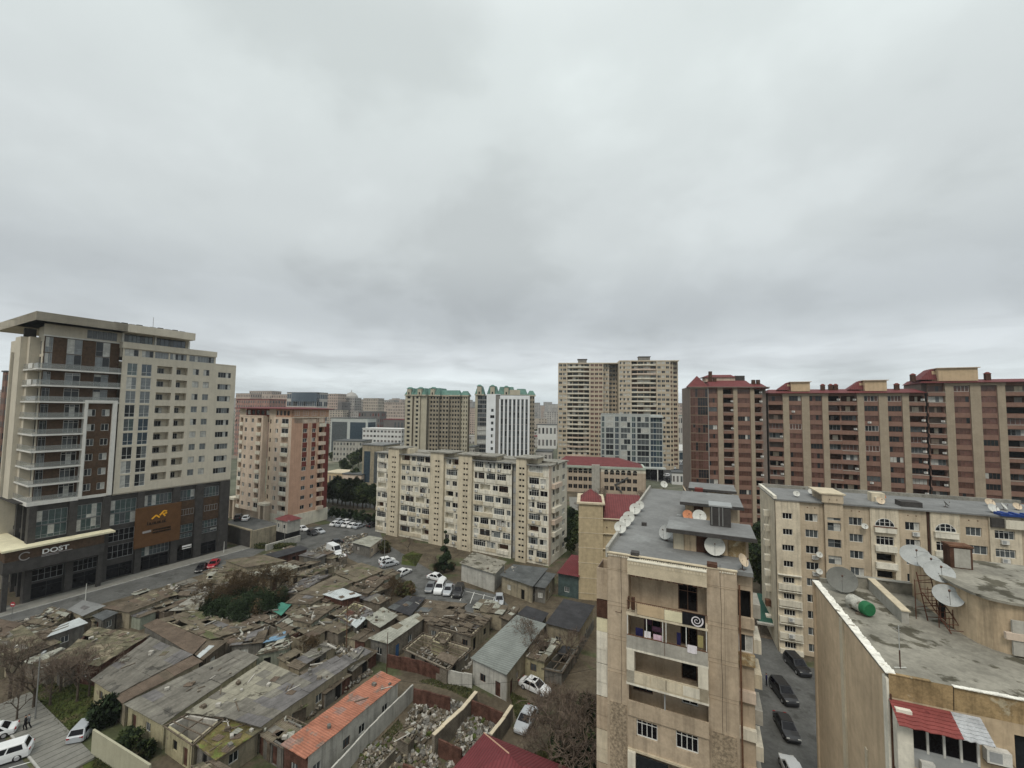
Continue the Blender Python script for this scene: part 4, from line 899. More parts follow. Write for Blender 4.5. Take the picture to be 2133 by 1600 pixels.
# ================================================================== 8. towers in the middle distance
def grid(b, f, a0, a1, z0, z1, n, fl, mat, ww=.6, wh=.55, style='dark', fm='frame_white', nn=2, balc=None, d=.15, bd=1.2):
    pw = (a1-a0)/n; k = 0; z = z0
    while z+fl <= z1+.01:
        for i in range(n):
            c = a0+pw*(i+.5); w_ = pw*ww
            b.win(f, c-w_/2, c+w_/2, z+fl*(1-wh)*.6, z+fl*(1-wh)*.6+fl*wh, nn, style, fm, d=d)
        if balc: m = MB(); m.box(a0+.1, a1-.1, -bd, 0, z-.12, z+.95, balc, f); b.item('balcony', m)
        z += fl
    b.skin(f, a0, a1, 0, z1, mat)
def twin_tower(u0, v0, D, cols, lab, th, ztop, u_roof):
    O = PD(u0, 850, D); b = Bld('apartment_tower', lab, 'apartment tower', (O.x, O.y), th)
    f = b.F(); w = b.wall; X = lambda u, dd=0: b.sz(f.sh(dd), u, 850)[0]; fl = 3.1
    Zt = b.sz(f, u0, v0)[1]; nf = int(Zt/fl); z0 = Zt-nf*fl
    for kind, ua, ub, d in cols:
        a0, a1 = X(ua, d), X(ub, d); h = f.sh(d)
        if kind == 'g': grid(b, h, a0, a1, z0, Zt, max(1, round((a1-a0)/2.6)), fl, 'tower_tan', .8, .55, 'brown' if rnd.random() < .3 else 'dark', 'tower_rib', 2, d=.2)
        elif kind == 'b':
            n = 4; pw = (a1-a0)/n; pts = []
            for k in range(nf):
                z = z0+fl*k
                for i in range(n):
                    if rnd.random() < .5: b.win(h, a0+pw*i+.2, a0+pw*(i+1)-.2, z+1, z+2.6, 2, 'dark', 'tower_rib')
                    else: b.hole(h, a0+pw*i+.2, a0+pw*(i+1)-.2, z+.9, z+2.7, 1.2, rnd.choice(['black', 'rust_dark', 'glass_dark']))
                m = MB(); N = 7; arc = [(a0+(a1-a0)*i/N, -.4-2.0*math.sin(math.pi*i/N)) for i in range(N+1)]
                if k % 7 == 3: arc = [(a0, -.4), (a1, -.4)]
                pl = [h.p(a, dd, 0)[:2] for a, dd in arc]+[h.p(a1, .1, 0)[:2], h.p(a0, .1, 0)[:2]]
                m.prism(pl, z-.1, z+.85, 'cream' if rnd.random() < .75 else 'pinkish'); b.item('balcony', m)
            b.skin(h, a0, a1, 0, Zt, 'tower_tan')
        for a in (a0, a1): w.box(a-.25, a+.25, -.35, max(.2, 3-d), 0, Zt, 'tower_rib', h)
    aL, aR = X(cols[0][1]), X(cols[-1][2], cols[-1][3])-.3; dm = max(c[3] for c in cols)
    w.box(aL, aR, dm+1.5, dm+18, 0, Zt-.2, 'tower_tan', f)
    for kk in range(1, nf):
        if kk % 3 == 0: w.box(aL, aR, min(c[3] for c in cols)-.1 if False else dm+1.4, dm+1.5, 0, .1, 'tower_tan', f)
    r = MB(); r.box(aL, aR, 0, dm+18, Zt-.2, Zt+.4, 'tower_rib', f); a0, a1 = X(u_roof[0]), X(u_roof[1]); r.box(a0, a1, 2, 8, Zt+.4, Zt+3.0, 'grey_side', f); r.box(a0-.5, a1+.5, 1.5, 8.5, Zt+3, Zt+3.3, 'base_grey', f); b.parts.append(('roof', r))
    b.done()
twin_tower(1163, 757, 296, [('g', 1163, 1180, 0), ('b', 1181, 1228, 1), ('g', 1229, 1256, -.5), ('g', 1256, 1268, 3), ('g', 1268, 1290, 9)], 'taller tan tower of two, left one, with curved balconies and ribbed bays', 8, 0, (1204, 1222))
twin_tower(1290, 752, 285, [('g', 1290, 1314, 0), ('b', 1315, 1368, 1), ('g', 1369, 1396, -.3), ('g', 1396, 1402, 2), ('g', 1402, 1412, 6)], 'tan tower on the right of the pair, rising behind the grey glass office', 8, 0, (1333, 1356))
def glass_office():
    O = PD(1252, 860, 245); b = Bld('glass_office', 'grey gridded glass office with blue reflective corner in front of tan towers', 'office building', (O.x, O.y), 12)
    f = b.F(); w = b.wall; X = lambda u: b.sz(f, u, 900)[0]; Zt = b.sz(f, 1260, 863)[1]; fl = 3.25
    cols = [(1252, 1260, 2), (1261, 1279, 3), (1280, 1290, 3), (1292, 1314, 4), (1315, 1325, 3), (1326, 1353, 5), (1354, 1381, 7)]
    for i, (ua, ub, n) in enumerate(cols):
        a0, a1 = X(ua), X(ub); h = f.sh(.8 if i == 6 else 0)
        for k in range(11):
            z = Zt-1-fl*(k+1)
            if z < 1: break
            b.win(h, a0+.25, a1-.2, z+.15, z+fl-.15, max(1, n//2+1), 'dark' if i in (1, 3, 5) else 'blue', 'glass_frame', d=.1, fw=.14)
        b.skin(h, a0, a1, 0, Zt, 'glass_frame')
        w.box(a0-.25, a0+.2, -.3, 0, 0, Zt, 'glass_frame', f)
    aL, aR = X(1252), X(1381); w.box(aL, aR, 1.2, 20, 0, Zt, 'glass_frame', f); w.box(aL, X(1354), -.2, .2, Zt, Zt+.5, 'glass_frame', f); w.box(X(1354), aR+.3, -.3, 20, Zt-1.5, Zt-.9, 'glass_frame', f)
    m = MB(); m.box(X(1338), X(1384), -5, .5, 6.5, 7.2, 'glass_frame', f); m.box(X(1366), X(1368), -4.8, -4.4, 0, 6.5, 'frame_white', f); m.box(X(1340), X(1381), -.3, .0, .2, 6.3, 'glass_black', f); b.parts.append(('entrance_canopy', m))
    b.done()
glass_office()
def green_tower(u, D, v_eave, lab, faces, th, roofs):
    last = faces[-1]; lastr = roofs[-1]
    O = PD(u, 850, D); b = Bld('apartment_tower', lab, 'apartment tower', (O.x, O.y), th)
    f = b.F(); w = b.wall; X = lambda uu, dd=0: b.sz(f.sh(dd), uu, 880)[0]; Zt = b.sz(f, u, v_eave)[1]; fl = 3.05
    for kind, ua, ub, d, n in faces:
        a0, a1 = X(ua, d), X(ub, d); h = f.sh(d); nf = int(Zt/fl); z0 = Zt-nf*fl
        if kind == 'glass':
            for k in range(nf): b.win(h, a0+.1, a1-.1, z0+fl*k+.1, z0+fl*k+fl-.5, 4, 'dark', 'frame_grey', d=.05)
            b.skin(h, a0, a1, 0, Zt, 'grey_side')
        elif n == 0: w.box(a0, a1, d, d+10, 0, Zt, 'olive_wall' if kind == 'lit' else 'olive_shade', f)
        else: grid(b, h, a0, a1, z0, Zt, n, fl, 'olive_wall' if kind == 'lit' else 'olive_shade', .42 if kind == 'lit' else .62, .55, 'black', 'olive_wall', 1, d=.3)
        w.box(a0, a1, d+.5, d+(3.5 if ub >= last[2]-25 else 14), 0, Zt, 'olive_shade', f, 'f'); 
        for a in (a0, a1): w.quad([h.p(a, 0, 0), h.p(a, 1, 0), h.p(a, 1, Zt), h.p(a, 0, Zt)], 'olive_shade')
    r = MB()
    for ua, ub, hh, d in roofs:
        a0, a1 = X(ua, d), X(ub, d); dd = 4.5 if ub >= lastr[1]-25 else 14; r.box(a0-.4, a1+.4, d-.6, d+dd, Zt-.2, Zt+.7, 'olive_wall', f); r.frustum((a0-.3, a1+.3, d-.5, d+dd), Zt+.7, (a0+1.4, a1-1.4, d+1.6, d+dd-1.6), Zt+hh*.82, 'green_roof')
    b.parts.append(('roof', r))
    for ua, ub, hh, d in roofs[:3]:
        m = MB(); c = (X(ua, d)+X(ub, d))/2; m.box(c-1.5, c+1.5, d-.9, d+3, Zt, Zt+hh*.85-.6, 'olive_wall', f); m.frustum((c-1.9, c+1.9, d-1.3, d+3.4), Zt+hh*.85-.6, (c-.7, c+.7, d, d+2), Zt+hh*.85+.5, 'green_roof'); m.box(c-.5, c+.5, d-1.0, d-.9, Zt+.8, Zt+2.4, 'black', f); b.item('dormer', m)
    b.done()
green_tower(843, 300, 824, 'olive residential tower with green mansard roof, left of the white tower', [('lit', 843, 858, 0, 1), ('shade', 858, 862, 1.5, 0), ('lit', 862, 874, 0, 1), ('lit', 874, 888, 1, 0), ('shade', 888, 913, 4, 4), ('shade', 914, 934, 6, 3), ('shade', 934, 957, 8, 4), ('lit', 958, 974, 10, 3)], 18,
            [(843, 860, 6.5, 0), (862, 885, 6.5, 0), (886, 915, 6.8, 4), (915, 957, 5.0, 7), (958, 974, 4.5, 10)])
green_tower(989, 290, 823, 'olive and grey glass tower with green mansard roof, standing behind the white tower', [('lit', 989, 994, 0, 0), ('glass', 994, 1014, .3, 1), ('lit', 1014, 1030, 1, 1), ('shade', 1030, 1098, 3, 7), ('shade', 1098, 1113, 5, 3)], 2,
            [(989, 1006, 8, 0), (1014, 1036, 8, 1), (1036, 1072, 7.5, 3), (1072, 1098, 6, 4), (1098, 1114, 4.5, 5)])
def white_tower():
    O = PD(1013, 850, 238); b = Bld('office_tower', 'narrow white tower with vertical fins and dark window strips', 'office building', (O.x, O.y), 3)
    f = b.F(); w = b.wall; X = lambda u: b.sz(f, u, 870)[0]; Zt = b.sz(f, 1020, 822)[1]; a0, a1, a2, a3 = X(1013), X(1032), X(1041), X(1101)
    for k in range(8): z = Zt-9.8-3.6*k; c = (a0+a1)/2+.8; b.win(f, c-.7-(.5 if k == 1 else 0), c+.7+(.5 if k == 1 else 0), z, z+1.7, 2, 'dark' if k != 1 else 'black', 'frame_grey')
    b.skin(f, a0, a1, 0, Zt, 'white_tower'); w.box(a1, a2, .3, 1, 0, Zt, 'grey_side', f); n = 7; pw = (a3-a2)/n; g = f.sh(.4)
    for i in range(n):
        for k in range(12):
            z = Zt-2.6-3.5*(k+1)
            if z > 0: b.win(g, a2+pw*i+.55, a2+pw*(i+1)-.55, z, z+3.2, 1, 'dark', 'grey_side', .45, d=.08)
    b.skin(g, a2, a3, 0, Zt-2.6, 'grey_side')
    for i in range(n+1): w.box(a2+pw*i-.5, a2+pw*i+.5, -.1, .5, 0, Zt-2.4, 'white_tower', f)
    w.box(a2, a3+.5, -.1, .5, Zt-2.4, Zt-.4, 'white_tower', f); w.box(a0, a3+.5, .6, 16, 0, Zt-.4, 'white_tower', f)
    r = MB(); r.box(a0, a2+.2, 0, 6, Zt, Zt+.3, 'white_tower', f); r.box((a2+a3)/2-3, (a2+a3)/2+3, 4, 9, Zt-.4, Zt+3, 'olive_wall', f); r.box(a2, a3, 1, 15, Zt-.4, Zt-.1, 'roof_dark', f); b.parts.append(('roof', r)); b.done()
white_tower()
def school():
    O = P(1345, 1032); Zt = 12.6; b = Bld('school', 'long low tan building with arched upper windows and a dark red hipped roof', 'public building', (O.x, O.y), 12)
    f = b.F(); w = b.wall; X = lambda u: b.sz(f, u, 1000)[0]; aL = X(1185)-6; a1 = 0
    xs = [X(1180+q/7.62) for q in (632, 722, 812, 900, 992, 1085)]; xs2 = [X(1180+q/7.62) for q in (60, 140, 220, 300, 382)]
    fr_ = f.sh(-1.0)
    for grp, h in ((xs, fr_), (xs2, f)):
        for x in grp:
            for k, z in enumerate((1.6, 5.2, 8.8)): b.win(h, x-.95, x+.95, z, z+(2.0 if k < 2 else 1.5), 2, 'black', 'school_tan', d=.3)
            m = MB(); m.quad([h.p(x-.95+.95*(1-math.cos(math.pi*i/8)), -.02, 10.2+.95*math.sin(math.pi*i/8)) for i in range(9)], 'black'); b.item('window_arch', m)
    xm = X(1180+545/7.62); b.skin(fr_, xm, a1, 0, 10.0, 'school_tan'); b.skin(f, aL, xm, 0, 10.0, 'school_tan')
    w.box(xm, a1, -.9, 13, 10, Zt-1.0, 'cream', f, ''); w.box(aL, xm, .1, 13, 10, Zt-1, 'cream', f)
    w.box(aL, a1, -1.3, 13, Zt-1.0, Zt, 'green_fascia', f); w.box(a1-.1, a1, -1, 13, 0, 10, 'school_tan', f); w.box(xm-4.2, xm-.5, -1.8, 0, 0, 13.2, 'grey_stone', f)
    r = MB(); r.frustum((aL-.5, a1-1, -.8, 14), Zt, (aL+4, a1-12, 5.5, 7.5), Zt+3.4, 'red_roof'); b.parts.append(('roof', r))
    m = MB(); m.tube(f.p(X(1283), -1.4, 4.6), f.p(X(1308), -1.4, 8.0), .35, 'roof_dark', 4); m.tube(f.p(X(1280), -1.4, 4.8), f.p(X(1295), -1.4, 1.0), .35, 'roof_dark', 4); b.parts.append(('outside_stair', m)); b.done()
school()
def yellow_block():
    O = P(1205, 1248); b = Bld('stone_building', 'yellow limestone building with small maroon hipped roofs beside the grey felt roof', 'building', (O.x, O.y), 10)
    f = b.F(); w = b.wall; X = lambda u: b.sz(f, u, 1150)[0]; Z = lambda u, v: b.sz(f, u, v)[1]
    a1 = X(1256); zt = Z(1206, 1049); a2 = a1+9
    w.box(0, a1, 0, 9, 0, zt, 'stone_yellow', f); w.box(a1, a2, .4, 9, 0, Z(1258, 1084), 'stone_yellow', f)
    for k in range(6): z = zt-2.9-3.05*k; w.box(-.05, a2, -.05, .4, z, z+.12, 'rust_dark' if k > 8 else 'stone_cap', f)
    w.box(-.4, a1+.4, -.4, 9.3, zt, zt+.35, 'stone_cap', f)
    r = MB(); r.frustum((.3, a1-.1, .4, 7), zt+.35, ((a1)/2-.2, a1/2+.2, 3.4, 3.8), zt+2.4, 'red_roof'); z2 = Z(1258, 1084); r.frustum((a1+.1, a2, .3, 12), z2, (a1+1.2, a2-.5, 10, 11), z2+3.4, 'red_roof'); b.parts.append(('roof', r))
    b.win(f, a1+.7, a1+.9, z2-1.6, z2-1.3, 1, 'black', 'rust_dark'); b.done()
yellow_block()
# ================================================================== terrain, roads, yards
W_('dirt', (.10, .082, .058), .95, (.25, .3), 0, patch=(.12, .57, (.07, .078, .04)), bump=.4)
W_('asphalt', (.105, .105, .10), .9, (.3, .22), 0, patch=(.35, .60, (.075, .075, .07))); W_('asphalt_dark', (.062, .062, .062), .85, (.4, .25)); W_('paving', (.185, .18, .16), .9, (.5, .15), 0)
W_('grass_mat', (.052, .065, .018), .95, (.8, .4), 0, patch=(.5, .6, (.10, .085, .045)), bump=.5); W_('kerb', (.36, .355, .33), .9, (1, .15)); W_('paint_white', (.55, .55, .52), .8, (1.5, .2)); W_('joint', (.10, .10, .085), .9)
W_('far_ground', (.10, .105, .075), .95, (.012, .35), 0, patch=(.02, .58, (.19, .17, .135)))
def gz(x, y):
    d = math.hypot(x, y); t = min(1, max(0, (d-430)/1500.)); t = t*t*(3-2*t)
    return 26*t*(1-.35*min(1, max(0, x/900.)))
g = MB(); rs = [0, 60, 130, 220, 320, 420]+[430+120*i for i in range(1, 16)]+[2600, 3400, 5000, 9000]; A = [math.radians(a) for a in range(-110, 111, 5)]
A = [math.radians(a) for a in range(-180, 181, 6)]
for i, r_ in enumerate(rs):
    for a in A: x, y = r_*math.sin(a), r_*math.cos(a); g.v.append((x, y, gz(x, y)))
n = len(A)
for i in range(len(rs)-1):
    for j in range(n-1): g.f.append((i*n+j, i*n+j+1, (i+1)*n+j+1, (i+1)*n+j)); g.m.append('dirt' if rs[i] < 220 else 'far_ground')
tag(put(g, 'ground', smooth=True), kind='structure')
def sheet(name, px, mat, z=.006, kind='structure'):
    m = MB(); m.quad([P(u, v, z) if len(q) < 3 else Vector(q) for q in px for u, v in [q[:2]]], mat); return tag(put(m, name), kind=kind)
sheet('road', [(-60, 1330), (-60, 1268), (54, 1258), (250, 1212), (463, 1150), (560, 1108), (600, 1122), (500, 1172), (330, 1225), (150, 1275)], 'asphalt')
m = MB(); a = Bld.__new__(Bld)
O_ = Vector((-94.41, 84.06, 0)); ta = Vector((math.sin(math.radians(29)), math.cos(math.radians(29)), 0)); nb = Vector((math.cos(math.radians(29)), -math.sin(math.radians(29)), 0))
def strip(name, s0, s1, d0, d1, z0, z1, mat):
    m = MB(); q = [O_+ta*s0+nb*d0, O_+ta*s0+nb*d1, O_+ta*s1+nb*d1, O_+ta*s1+nb*d0]; m.prism([(p.x, p.y) for p in q][::-1], z0, z1, mat); return tag(put(m, name), kind='structure')
strip('pavement', -22, 44, .2, 4.2, 0, .14, 'paving'); strip('kerb', -22, 44, 4.2, 4.4, 0, .16, 'kerb')
sheet('parking_lot', [(520, 1092), (600, 1108), (690, 1090), (790, 1105), (800, 1128), (700, 1150), (640, 1150), (560, 1140)], 'asphalt', .008)
sheet('street', [(700, 1150), (800, 1130), (900, 1190), (960, 1222), (1040, 1240), (1060, 1262), (1045, 1300), (990, 1285), (880, 1248), (820, 1215), (760, 1180)], 'asphalt', .012)
sheet('alley', [(1560, 1330), (1605, 1318), (1640, 1375), (1720, 1400), (1900, 1640), (1560, 1700)], 'asphalt', .006)
sheet('boulevard', [(670, 1058), (790, 1078), (790, 1110), (700, 1092), (670, 1080)], 'asphalt', .01); sheet('boulevard_far', [(676, 1028), (800, 1045), (800, 1062), (676, 1045)], 'asphalt', .01)
sheet('square', [(1420, 1010), (1350, 1000), (1385, 960), (1410, 920), (1436, 900), (1440, 1000)], 'asphalt_dark', .02)
sheet('schoolyard', [(1185, 1035), (1345, 1040), (1300, 1080), (1190, 1085)], 'paving', .01)
# bottom-left road, kerb, pavement with joints
sheet('road', [(-40, 1480), (95, 1640), (-200, 1700)], 'asphalt', .006)
kb = MB(); p0, p1 = P(-25, 1478), P(100, 1632); d_ = (p1-p0).normalized(); nn_ = Vector((d_.y, -d_.x, 0)) * -1
kb.prism([(p.x, p.y) for p in (p0, p1, p1+nn_*.18, p0+nn_*.18)], 0, .15, 'kerb'); tag(put(kb, 'kerb'), kind='structure')
pv = MB(); q0, q1, q2, q3 = p0+nn_*.18, p1+nn_*.18, p1+nn_*3.6, p0+nn_*3.6
pv.prism([(p.x, p.y) for p in (q0, q1, q2, q3)], 0, .13, 'paving'); tag(put(pv, 'pavement'), kind='structure')
jt = MB(); L_ = (p1-p0).length; k = .5
while k < L_:
    c = p0+d_*k; a_, b_ = c+nn_*.2, c+nn_*3.6+d_*.3; w_ = d_*.14
    jt.quad([(q.x, q.y, .134) for q in (a_, a_+w_, b_+w_, b_)], 'joint'); k += 1.05
tag(put(jt, 'paving_joints'), kind='structure')
for i, px in enumerate([((45, 1450), (100, 1415), (205, 1430), (190, 1500), (150, 1540), (100, 1510)), ((170, 1590), (200, 1572), (270, 1600), (260, 1640), (190, 1640)), ((838, 1158), (860, 1148), (880, 1155), (866, 1180), (836, 1176))]):
    sheet('lawn', px, 'grass_mat', .02)
for i, (u, v) in enumerate(((1018, 0), )): pass
# parking bay lines on the street
pk = MB()
for u, v, u2, v2 in ((915, 1218, 905, 1236), (935, 1222, 925, 1240), (950, 1225, 940, 1245), (968, 1228, 958, 1252), (988, 1233, 979, 1257), (1009, 1238, 1001, 1264), (1030, 1243, 1024, 1268), (900, 1215, 1050, 1250)):
    a_, b_ = P(u, v, .018), P(u2, v2, .018); d_ = (b_-a_).normalized()*.07; s_ = Vector((-d_.y, d_.x, 0)); pk.quad([a_-s_, a_+s_, b_+s_, b_-s_], 'paint_white')
tag(put(pk, 'parking_lines'), kind='structure')
pk = MB()
for u, v, u2, v2 in ((68, 1586, 18, 1600),): 
    a_, b_ = P(u, v, .012), P(u2, v2, .012); d_ = (b_-a_).normalized()*.06; s_ = Vector((-d_.y, d_.x, 0)); pk.quad([a_-s_, a_+s_, b_+s_, b_-s_], 'paint_white')
tag(put(pk, 'road_marking'), kind='structure')
# ================================================================== low houses and ruins
W_('sh_tan', (.15, .127, .092), .95, (.5, .25), .0, corr=(.28, 'X'), patch=(.45, .58, (.11, .115, .06))); W_('sh_tan2', (.12, .098, .073), .95, (.6, .3), corr=(.28, 'X')); W_('sh_moss', (.115, .105, .07), .95, (.7, .4), patch=(.6, .55, (.20, .17, .12)))
W_('sh_grey', (.15, .14, .12), .95, (.4, .2), patch=(.5, .6, (.085, .08, .07)), lg=.4); W_('sh_grey2', (.175, .165, .14), .95, (.4, .22), lg=.4); W_('sh_cream', (.25, .235, .185), .95, (.5, .18), lg=.3, patch=(.7, .62, (.11, .1, .08))); W_('sh_dark', (.045, .045, .048), .8, (.5, .25))
W_('sh_mauve', (.135, .128, .125), .9, (.5, .2), lg=.45); W_('sh_brown', (.125, .095, .072), .85, (.6, .25), corr=(.3, 'X')); W_('sh_orange', (.34, .145, .095), .85, (.8, .2), corr=(.3, 'Y'), patch=(.55, .6, (.22, .15, .12))); W_('sh_orange2', (.27, .17, .14), .9, (.9, .25), corr=(.3, 'Y'))
W_('sh_white', (.46, .49, .49), .5, (.8, .12), corr=(.3, 'Y')); W_('sh_pale', (.30, .30, .255), .9, (.6, .2), corr=(.3, 'Y'), patch=(.7, .6, (.2, .19, .15))); W_('sh_green', (.06, .20, .15), .6, (.6, .2), corr=(.3, 'Y')); W_('sh_blue', (.16, .26, .36), .7, (.8, .2), corr=(.3, 'Y')); W_('sh_maroon', (.145, .036, .040), .6, (.3, .1), corr=(.35, 'X')); W_('sh_sea', (.20, .215, .20), .8, (.4, .15), corr=(.45, 'Y'))
W_('moss_floor', (.125, .105, .045), .95, (.8, .45), patch=(.9, .58, (.12, .14, .04)))
W_('wl_cream', (.30, .262, .19), .95, (.7, .2), .3, patch=(.8, .66, (.22, .19, .15))); W_('wl_yellow', (.36, .325, .21), .95, (.7, .18), .3, patch=(.9, .66, (.25, .21, .15))); W_('wl_stone', (.20, .175, .14), .95, (1, .3), .25, brick=(.42, .22, .02, .6)); W_('wl_white', (.42, .41, .37), .95, (.8, .15), .3); W_('wl_rust', (.095, .048, .036), .9, (1.2, .4), .3); W_('wl_green', (.28, .30, .24), .95, (.8, .15), .3); W_('wl_grey', (.16, .152, .135), .95, (.8, .25), .3); W_('wl_wood', (.13, .105, .08), .95, (2, .3), .2); W_('door_blue', (.05, .12, .26), .7, (1, .2)); W_('wl_smooth', (.36, .345, .255), .9, (.5, .07), .06); W_('plaster', (.40, .38, .34), .95, (1.5, .2), .1)
def shack(label, px, z=3.0, roof=('sh_tan',), wall='wl_cream', n=(6, 3), hole=0., name='shack', slope=0., wins=True, doors=True, inset=.25, rough=.06, door='wl_rust', gable=0., clutter=0, cat='shack'):
    """px: roof corners in the photo, in order left, far, right, near"""
    zz = [z+slope*s for s in (0, 1, 1, 0)] if slope else [z]*4
    W4 = [P(u, v, q) for (u, v), q in zip(px, zz)]; L, T, R, B = W4
    ax = T-L; th = math.degrees(math.atan2(ax.x, ax.y)); b = Bld(name, label, cat, (L.x, L.y), th)
    l4 = [b.local(p) for p in W4]; r = MB()
    def pt(s, t): # s along L->T, t along L->B
        x = (l4[0][0]*(1-s)+l4[1][0]*s)*(1-t)+(l4[3][0]*(1-s)+l4[2][0]*s)*t; y = (l4[0][1]*(1-s)+l4[1][1]*s)*(1-t)+(l4[3][1]*(1-s)+l4[2][1]*s)*t
        zc = (zz[0]*(1-s)+zz[1]*s)*(1-t)+(zz[3]*(1-s)+zz[2]*s)*t + gable*(1-abs(2*t-1)); return x, y, zc
    ns, nt_ = n; rr = random.Random(hash(label[:5]+str(len(label))) if False else len(label)*7+int(px[0][0]))
    for i in range(ns):
        for j in range(nt_):
            if rr.random() < hole: continue
            e = .04; q = [pt(i/ns-e/ns*2, j/nt_), pt((i+1)/ns+e/ns, j/nt_), pt((i+1)/ns+e/ns, (j+1)/nt_+e/nt_), pt(i/ns-e/ns*2, (j+1)/nt_+e/nt_)]
            o = rr.random()*rough+.012*((i+j) % 2)+.004*j; tl = (rr.random()-.5)*rough; q = [(x+(rr.random()-.5)*.06, y+(rr.random()-.5)*.06, zc+o+(tl if k in (1, 2) else -tl)) for k, (x, y, zc) in enumerate(q)]
            mat = roof[0] if rr.random() < .62 else rr.choice(roof); lo = [(x, y, zc-.05) for x, y, zc in q]
            r.quad(q[::-1], mat)
            for k in range(4): r.quad([q[k], q[(k+1) % 4], lo[(k+1) % 4], lo[k]], mat)
            r.quad(lo, mat)
    if r.f: b.parts.append(('roof', r))
    if hole > .05:
        bm = MB()
        for i in range(ns+1): bm.tube(pt(i/ns, 0), pt(i/ns, 1), .07, 'wl_wood', 4)
        for j in range(nt_+1):
            a_, c_ = pt(0, j/nt_), pt(1, j/nt_); bm.tube((a_[0], a_[1], a_[2]-.1), (c_[0], c_[1], c_[2]-.1), .08, 'wl_wood', 4)
        b.parts.append(('roof_beams', bm))
    # walls
    def ins(k, d=inset):
        c = Vector(l4[k]); ce = sum((Vector(q) for q in l4), Vector((0, 0)))/4; v = ce-c; return c+v.normalized()*d*1.4
    seq = [0, 3, 2, 1]
    for i in range(4):
        p, q = ins(seq[i]), ins(seq[(i+1) % 4]); ln = (q-p).length; h = min(zz[seq[i]], zz[seq[(i+1) % 4]])-.06
        f = b.face((p.x, p.y), (q.x-p.x, q.y-p.y)); vis = i in (0, 1)
        wm = wall if isinstance(wall, str) else wall[i % len(wall)]
        if vis and wins and h > 2:
            x = .6+rr.random()
            while x < ln-1.4:
                if doors and rr.random() < .25: b.hole(f, x, x+.9, .02, 2.0, .14, door if rr.random() < .6 else 'black'); x += 1.8+rr.random()*1.5
                elif hole > .3 and rr.random() < .5: b.hole(f, x, x+.9, .9, 2.0, .14, 'black'); x += 2+rr.random()
                else: b.win(f, x, x+1.0, .95, 2.0, 2, 'dark' if rr.random() < .8 else 'mix', rr.choice(['frame_white', 'frame_brown', 'frame_white']), d=.1); x += 2.1+rr.random()*2
        b.skin(f, 0, ln, 0, h, wm); back = MB()
        w = b.wall; w.quad([f.p(0, .22, 0), f.p(ln, .22, 0), f.p(ln, .22, h), f.p(0, .22, h)], wm); w.quad([f.p(0, 0, h), f.p(ln, 0, h), f.p(ln, .22, h), f.p(0, .22, h)], wm)
        if gable and i in (0, 2): m_ = f.p(ln/2, 0, h+gable); w.quad([f.p(0, 0, h), f.p(ln, 0, h), m_], wm)
    for i in range(clutter):
        s, t = rr.random()*.9+.05, rr.random()*.9+.05; x, y, zc = pt(s, t); k = rr.random(); m = MB()
        if k < .35: a = rr.random()*3; l = .6+rr.random()*1.6; m.box(-l/2, l/2, -.06, .06, .09, .14, 'wl_wood' if rr.random() < .6 else 'plaster'); M = Matrix.Translation((x, y, zc)) @ Matrix.Rotation(a, 4, 'Z')
        elif k < .8: s_ = .1+.18*rr.random(); m.box(-s_, s_, -s_*.7, s_*.7, .05, .05+s_*1.2, rr.choice(['plaster', 'wl_stone', 'wl_wood', 'wl_grey'])); M = Matrix.Translation((x, y, zc)) @ Matrix.Rotation(rr.random()*3, 4, 'Z')
        else: m.box(-.5, .5, -.4, .4, .08, .11, rr.choice(['sh_pale', 'sh_brown', 'sh_tan', 'sh_tan2'])); M = Matrix.Translation((x, y, zc)) @ Matrix.Rotation(rr.random()*3, 4, 'Z')
        o = MB(); o.add(m, M); b.item('roof_debris', o)
    return b.done() and b
def px(*a): return [(a[i], a[i+1]) for i in range(0, 8, 2)]
SH = shack
SH('long low house under grey corrugated sheets, red chimney stub on top, beside bare street trees', px(190, 1415, 313, 1328, 400, 1364, 242, 1447), 3.1, ('sh_grey', 'sh_grey', 'sh_mauve'), 'wl_yellow', (7, 4), .0, 'house', clutter=6, cat='house')
SH('narrow brown tin lean-to running along the grey sheet house', px(240, 1449, 400, 1366, 421, 1378, 255, 1464), 3.0, ('sh_brown', 'sh_brown', 'sh_tan2'), 'wl_cream', (8, 1))
SH('long grey roofed row house with worn dark patches, yellow wall facing the street', px(260, 1466, 493, 1353, 540, 1370, 338, 1509), 3.0, ('sh_grey', 'sh_grey2', 'sh_mauve'), 'wl_yellow', (9, 3), .0, 'house', clutter=10, cat='house')
SH('row house with cream and grey patched roof in the middle of the long roofs', px(388, 1484, 550, 1377, 622, 1407, 466, 1494), 3.05, ('sh_cream', 'sh_grey2', 'sh_grey'), 'wl_cream', (8, 4), .0, 'house', clutter=12, cat='house')
SH('long row house with mauve grey sheets ending near the orange roof', px(468, 1492, 700, 1367, 728, 1385, 543, 1514), 3.1, ('sh_mauve', 'sh_grey', 'sh_grey2'), 'wl_cream', (10, 3), .0, 'house', clutter=8, cat='house')
SH('roofless cream ruin with whitewashed inside walls between the row houses and mossy yard', px(340, 1512, 394, 1484, 466, 1497, 400, 1552), 2.9, ('sh_brown',), ('wl_yellow', 'wl_cream', 'plaster', 'plaster'), (3, 2), .85, 'ruin', rough=.2, cat='ruin')
SH('ochre mossy flat roof with broken edges beside the roofless cream ruin', px(404, 1548, 474, 1499, 545, 1521, 450, 1584), 2.6, ('moss_floor', 'sh_moss', 'moss_floor'), ('wl_grey', 'wl_cream'), (5, 4), .08, 'house', clutter=14, cat='house')
